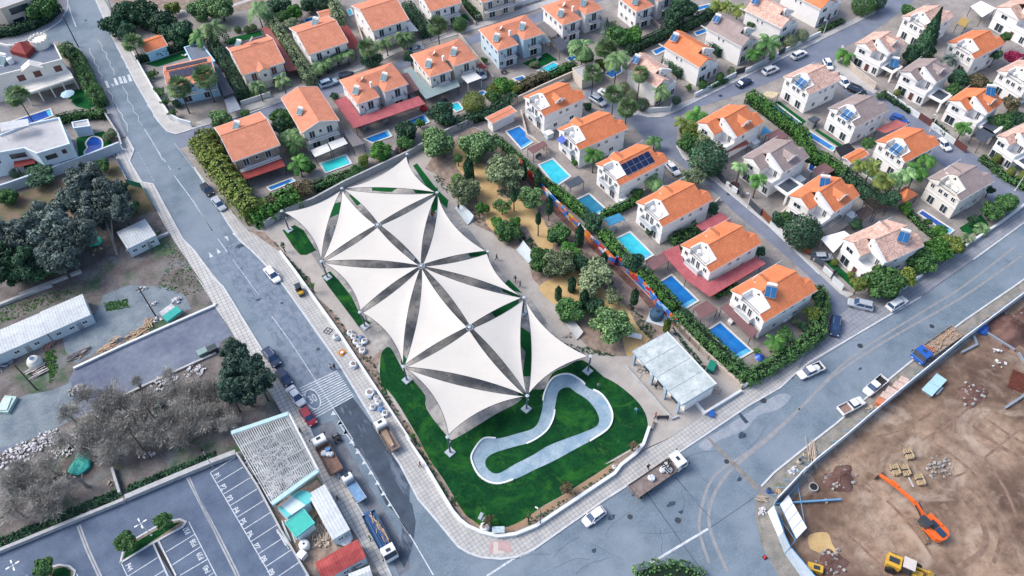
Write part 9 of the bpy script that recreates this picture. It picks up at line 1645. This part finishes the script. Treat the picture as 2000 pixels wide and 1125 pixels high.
def person(label,p,rz,top,leg,stride=.25,hair=(.02,.015,.012),lean=.0,arm=.0,z=.14):
 q=G(p,0);t=thing('person',label,'person',(q.x,q.y,z),rz)
 J={'pel':(0,0,.95),'chest':(lean*.3,0,1.25),'neck':(lean*.5,0,1.5),'head':(lean*.6+.02,0,1.66),'top':(lean*.62,0,1.76)}
 P=[J['pel'],J['chest'],J['neck'],J['head'],J['top']];E=[(0,1),(1,2),(2,3),(3,4)];Rr=[.15,.17,.07,.1,.07]
 for sg in(-1,1):
  b=len(P);s=stride*sg;P+=[(0,sg*.1,.86),(s*.45,sg*.1,.48),(s,sg*.1,.08),(s+.14,sg*.11,.04)];E+=[(0,b),(b,b+1),(b+1,b+2),(b+2,b+3)];Rr+=[.1,.075,.05,.04]
  b=len(P);P+=[(lean*.45,sg*.2,1.43),(lean*.4-s*.4+arm*.1,sg*.26,1.15),(lean*.4-s*.7+arm*.3,sg*.24,.92),(lean*.4-s*.75+arm*.36,sg*.24,.82)];E+=[(2,b),(b,b+1),(b+1,b+2),(b+2,b+3)];Rr+=[.06,.048,.038,.035]
 me=bpy.data.meshes.new('body');me.from_pydata(P,E,[]);o=bpy.data.objects.new('tmp',me);COL.objects.link(o);md=o.modifiers.new('skin','SKIN')
 for v,r_ in zip(me.skin_vertices[0].data,Rr):v.radius=(r_,r_)
 me.skin_vertices[0].data[0].use_root=True;sb=o.modifiers.new('sub','SUBSURF');sb.levels=1
 dg=bpy.context.evaluated_depsgraph_get();m2=bpy.data.meshes.new_from_object(o.evaluated_get(dg));bpy.data.objects.remove(o)
 m2.materials.clear();[m2.materials.append(x)for x in(SKIN,top,leg,RUB)]
 for f in m2.polygons:
  c=f.center;f.material_index=3 if c.z<.1 else 2 if c.z<.95 and abs(c.y)<.2 else 0 if c.z>1.5 or(c.z<.9 and abs(c.y)>.2)else 1 if c.z<1.5 else 0;f.use_smooth=True
 link('body',m2,t);mb=MB();mb.lathe([(.1,-.02),(.115,.05),(.08,.12),(.02,.15)],(J['head'][0]-.02,0,1.66),10);mb.build('hair',plain('hair_%d'%int(hair[0]*1000),hair,.8),t)
 return t
cl=lambda n,c:plain('cloth_'+n,c,.85)
person('person in black walking alone on the plaza beside the upper sails',kk(2,1,714,858),2.2,cl('black',(.02,.02,.025)),cl('dark',(.03,.03,.04)),.3);person('person in dark clothes stepping out, upper of the couple on the plaza',kk(2,1,850,1015),3.6,cl('black',(.02,.02,.025)),cl('dark',(.03,.03,.04)),.3);person('person in dark clothes, lower of the couple on the plaza',kk(2,1,885,1055),2.4,cl('navy',(.03,.035,.06)),cl('dark',(.03,.03,.04)),.2)
person('person in pale top and blue trousers on the lawn by the pump track',kk(2,2,1457,745),1.2,cl('grey',(.3,.28,.27)),cl('jeans',(.05,.1,.25)),.15);person('person in light blue walking on the lawn edge by the plaza',kk(3,2,232,925),.5,cl('sky',(.2,.42,.6)),cl('teal',(.04,.2,.3)),.25);person('person in red top on the plaza near the service terrace',kk(3,2,372,965),2.6,cl('red',(.5,.03,.05)),cl('dark',(.03,.03,.04)),.2)
person('person in orange vest walking the pavement beside the park wall',kk(2,3,155,330),-1.0,cl('orange',(.7,.25,.1)),cl('navy',(.03,.035,.06)),.3);person('person in black on the far pavement near the crossing',kk(0,0,750,715),-1.2,cl('black',(.02,.02,.025)),cl('dark',(.03,.03,.04)),.3);person('person in dark blue on the pavement beside the tipper truck',kk(1,3,783,85),-.9,cl('navy',(.03,.035,.06)),cl('dark',(.03,.03,.04)),.25);person('person in dark clothes on the pavement by the slatted cabin',kk(1,3,1055,575),-.9,cl('black',(.02,.02,.025)),cl('dark',(.03,.03,.04)),.2)
person('person in green vest beside the beam truck',kk(1,3,1290,865),.3,cl('green',(.2,.4,.2)),cl('dark',(.03,.03,.04)),.15);person('person in white top standing by the road marking strips',kk(1,2,1003,605),1.0,cl('white',(.6,.6,.6)),cl('dark',(.03,.03,.04)),.1,z=.01);person('person in black beside the one in white at the marking strips',kk(1,2,1030,605),2.0,cl('black',(.02,.02,.025)),cl('dark',(.03,.03,.04)),.1,z=.01)
person('worker in yellow and blue on the verge of the building site',kk(3,3,1450,260),2.0,cl('yellow',(.55,.55,.1)),cl('blue',(.03,.15,.4)),.15,z=.02);person('person in black on the truck bed side by the lower pavement',kk(3,3,318,345),1.0,cl('black',(.02,.02,.025)),cl('dark',(.03,.03,.04)),.2);person('person crouched in red at the top skate turf',kk(2,1,245,545),1.0,cl('red',(.5,.03,.05)),cl('dark',(.03,.03,.04)),.15)
person('person in dark clothes in the service building terrace',kk(3,2,375,750),1.0,cl('black',(.02,.02,.025)),cl('dark',(.03,.03,.04)),.1);person('person standing on the upper ramp edge in black',kk(2,1,437,505),1.0,cl('black',(.02,.02,.025)),cl('jeans',(.05,.1,.25)),.1,z=.7);person('person in white shirt and dark trousers by the soil bags',kk(1,2,1262,262),1.0,cl('white',(.6,.6,.6)),cl('khaki',(.3,.25,.15)),.1)
for x,y,r_,h_,lb in[(1975,640,5.0,1.6,'large red-brown spoil heap at the right edge pit'),(1640,935,3.0,.8,'low dark spoil heap inside the corner hoarding'),(1625,1100,2.6,.6,'dark spoil mound beside the puddle'),(1900,770,3.0,.5,'low rocky mound behind the formwork sheets')]:
 q=G((x,y),.2);t=thing('spoil_heap',lb,'earth heap',(q.x,q.y,0));mb=MB();r3=random.Random(x);vs=[];n=28;m=7
 for i in range(m+1):
  for j in range(n):a=2*math.pi*j/n;k=i/m;rr=r_*(1-k)*(1+.18*math.sin(3*a+x)+.1*math.sin(7*a));vs.append((rr*math.cos(a),rr*math.sin(a)*.7,-.05+h_*(1-(1-k)**1.7)*(1+r3.uniform(-.12,.12))))
 mb.add(vs,[(i*n+j,i*n+(j+1)%n,(i+1)*n+(j+1)%n,(i+1)*n+j)for i in range(m)for j in range(n)]);mb.build('earth',SOILR,t,smooth=True)
 mb=MB()
 for k in range(26):a=r3.uniform(0,6.3);d=r_*r3.uniform(.3,1.1);mb.obox((d*math.cos(a),d*math.sin(a)*.7,.15+h_*.4*(1-d/r_)),(r3.uniform(.15,.45),)*3,a,0,a)
 mb.build('stones',RUBG,t)
for q,lb in[(K(2,0,(890,830),(935,1010),(1100,1120)),'low wall between the two uppermost park-side plots'),(K(3,1,(0,40),(120,-20)),'low wall above the steel blue pool plot'),(K(3,1,(840,420),(700,560),(520,680)),'low wall beside the magenta canopy'),(K(3,1,(1340,480),(1290,530)),'low wall before the bright orange-roofed house'),(K(4,0,(0,700),(130,600),(220,545)),'pale wall behind the salmon-roofed house with collectors'),(K(4,0,(700,470),(560,560)),'low wall between the curved wall house and its neighbour'),(K(1,0,(1180,130),(1240,330),(1290,400)),'pale wall beside the grey paved driveway at the top'),(K(2,0,(440,270),(560,420),(690,590)),'pale wall between the cream and the pale blue hip-roofed houses'),(K(2,0,(450,60),(560,190)),'pale driveway wall of the top balcony house'),(K(3,0,(350,160),(410,215)),'low terrace wall below the top hip-roofed house')]:wall(lb,q,.22,1.1,CRW)
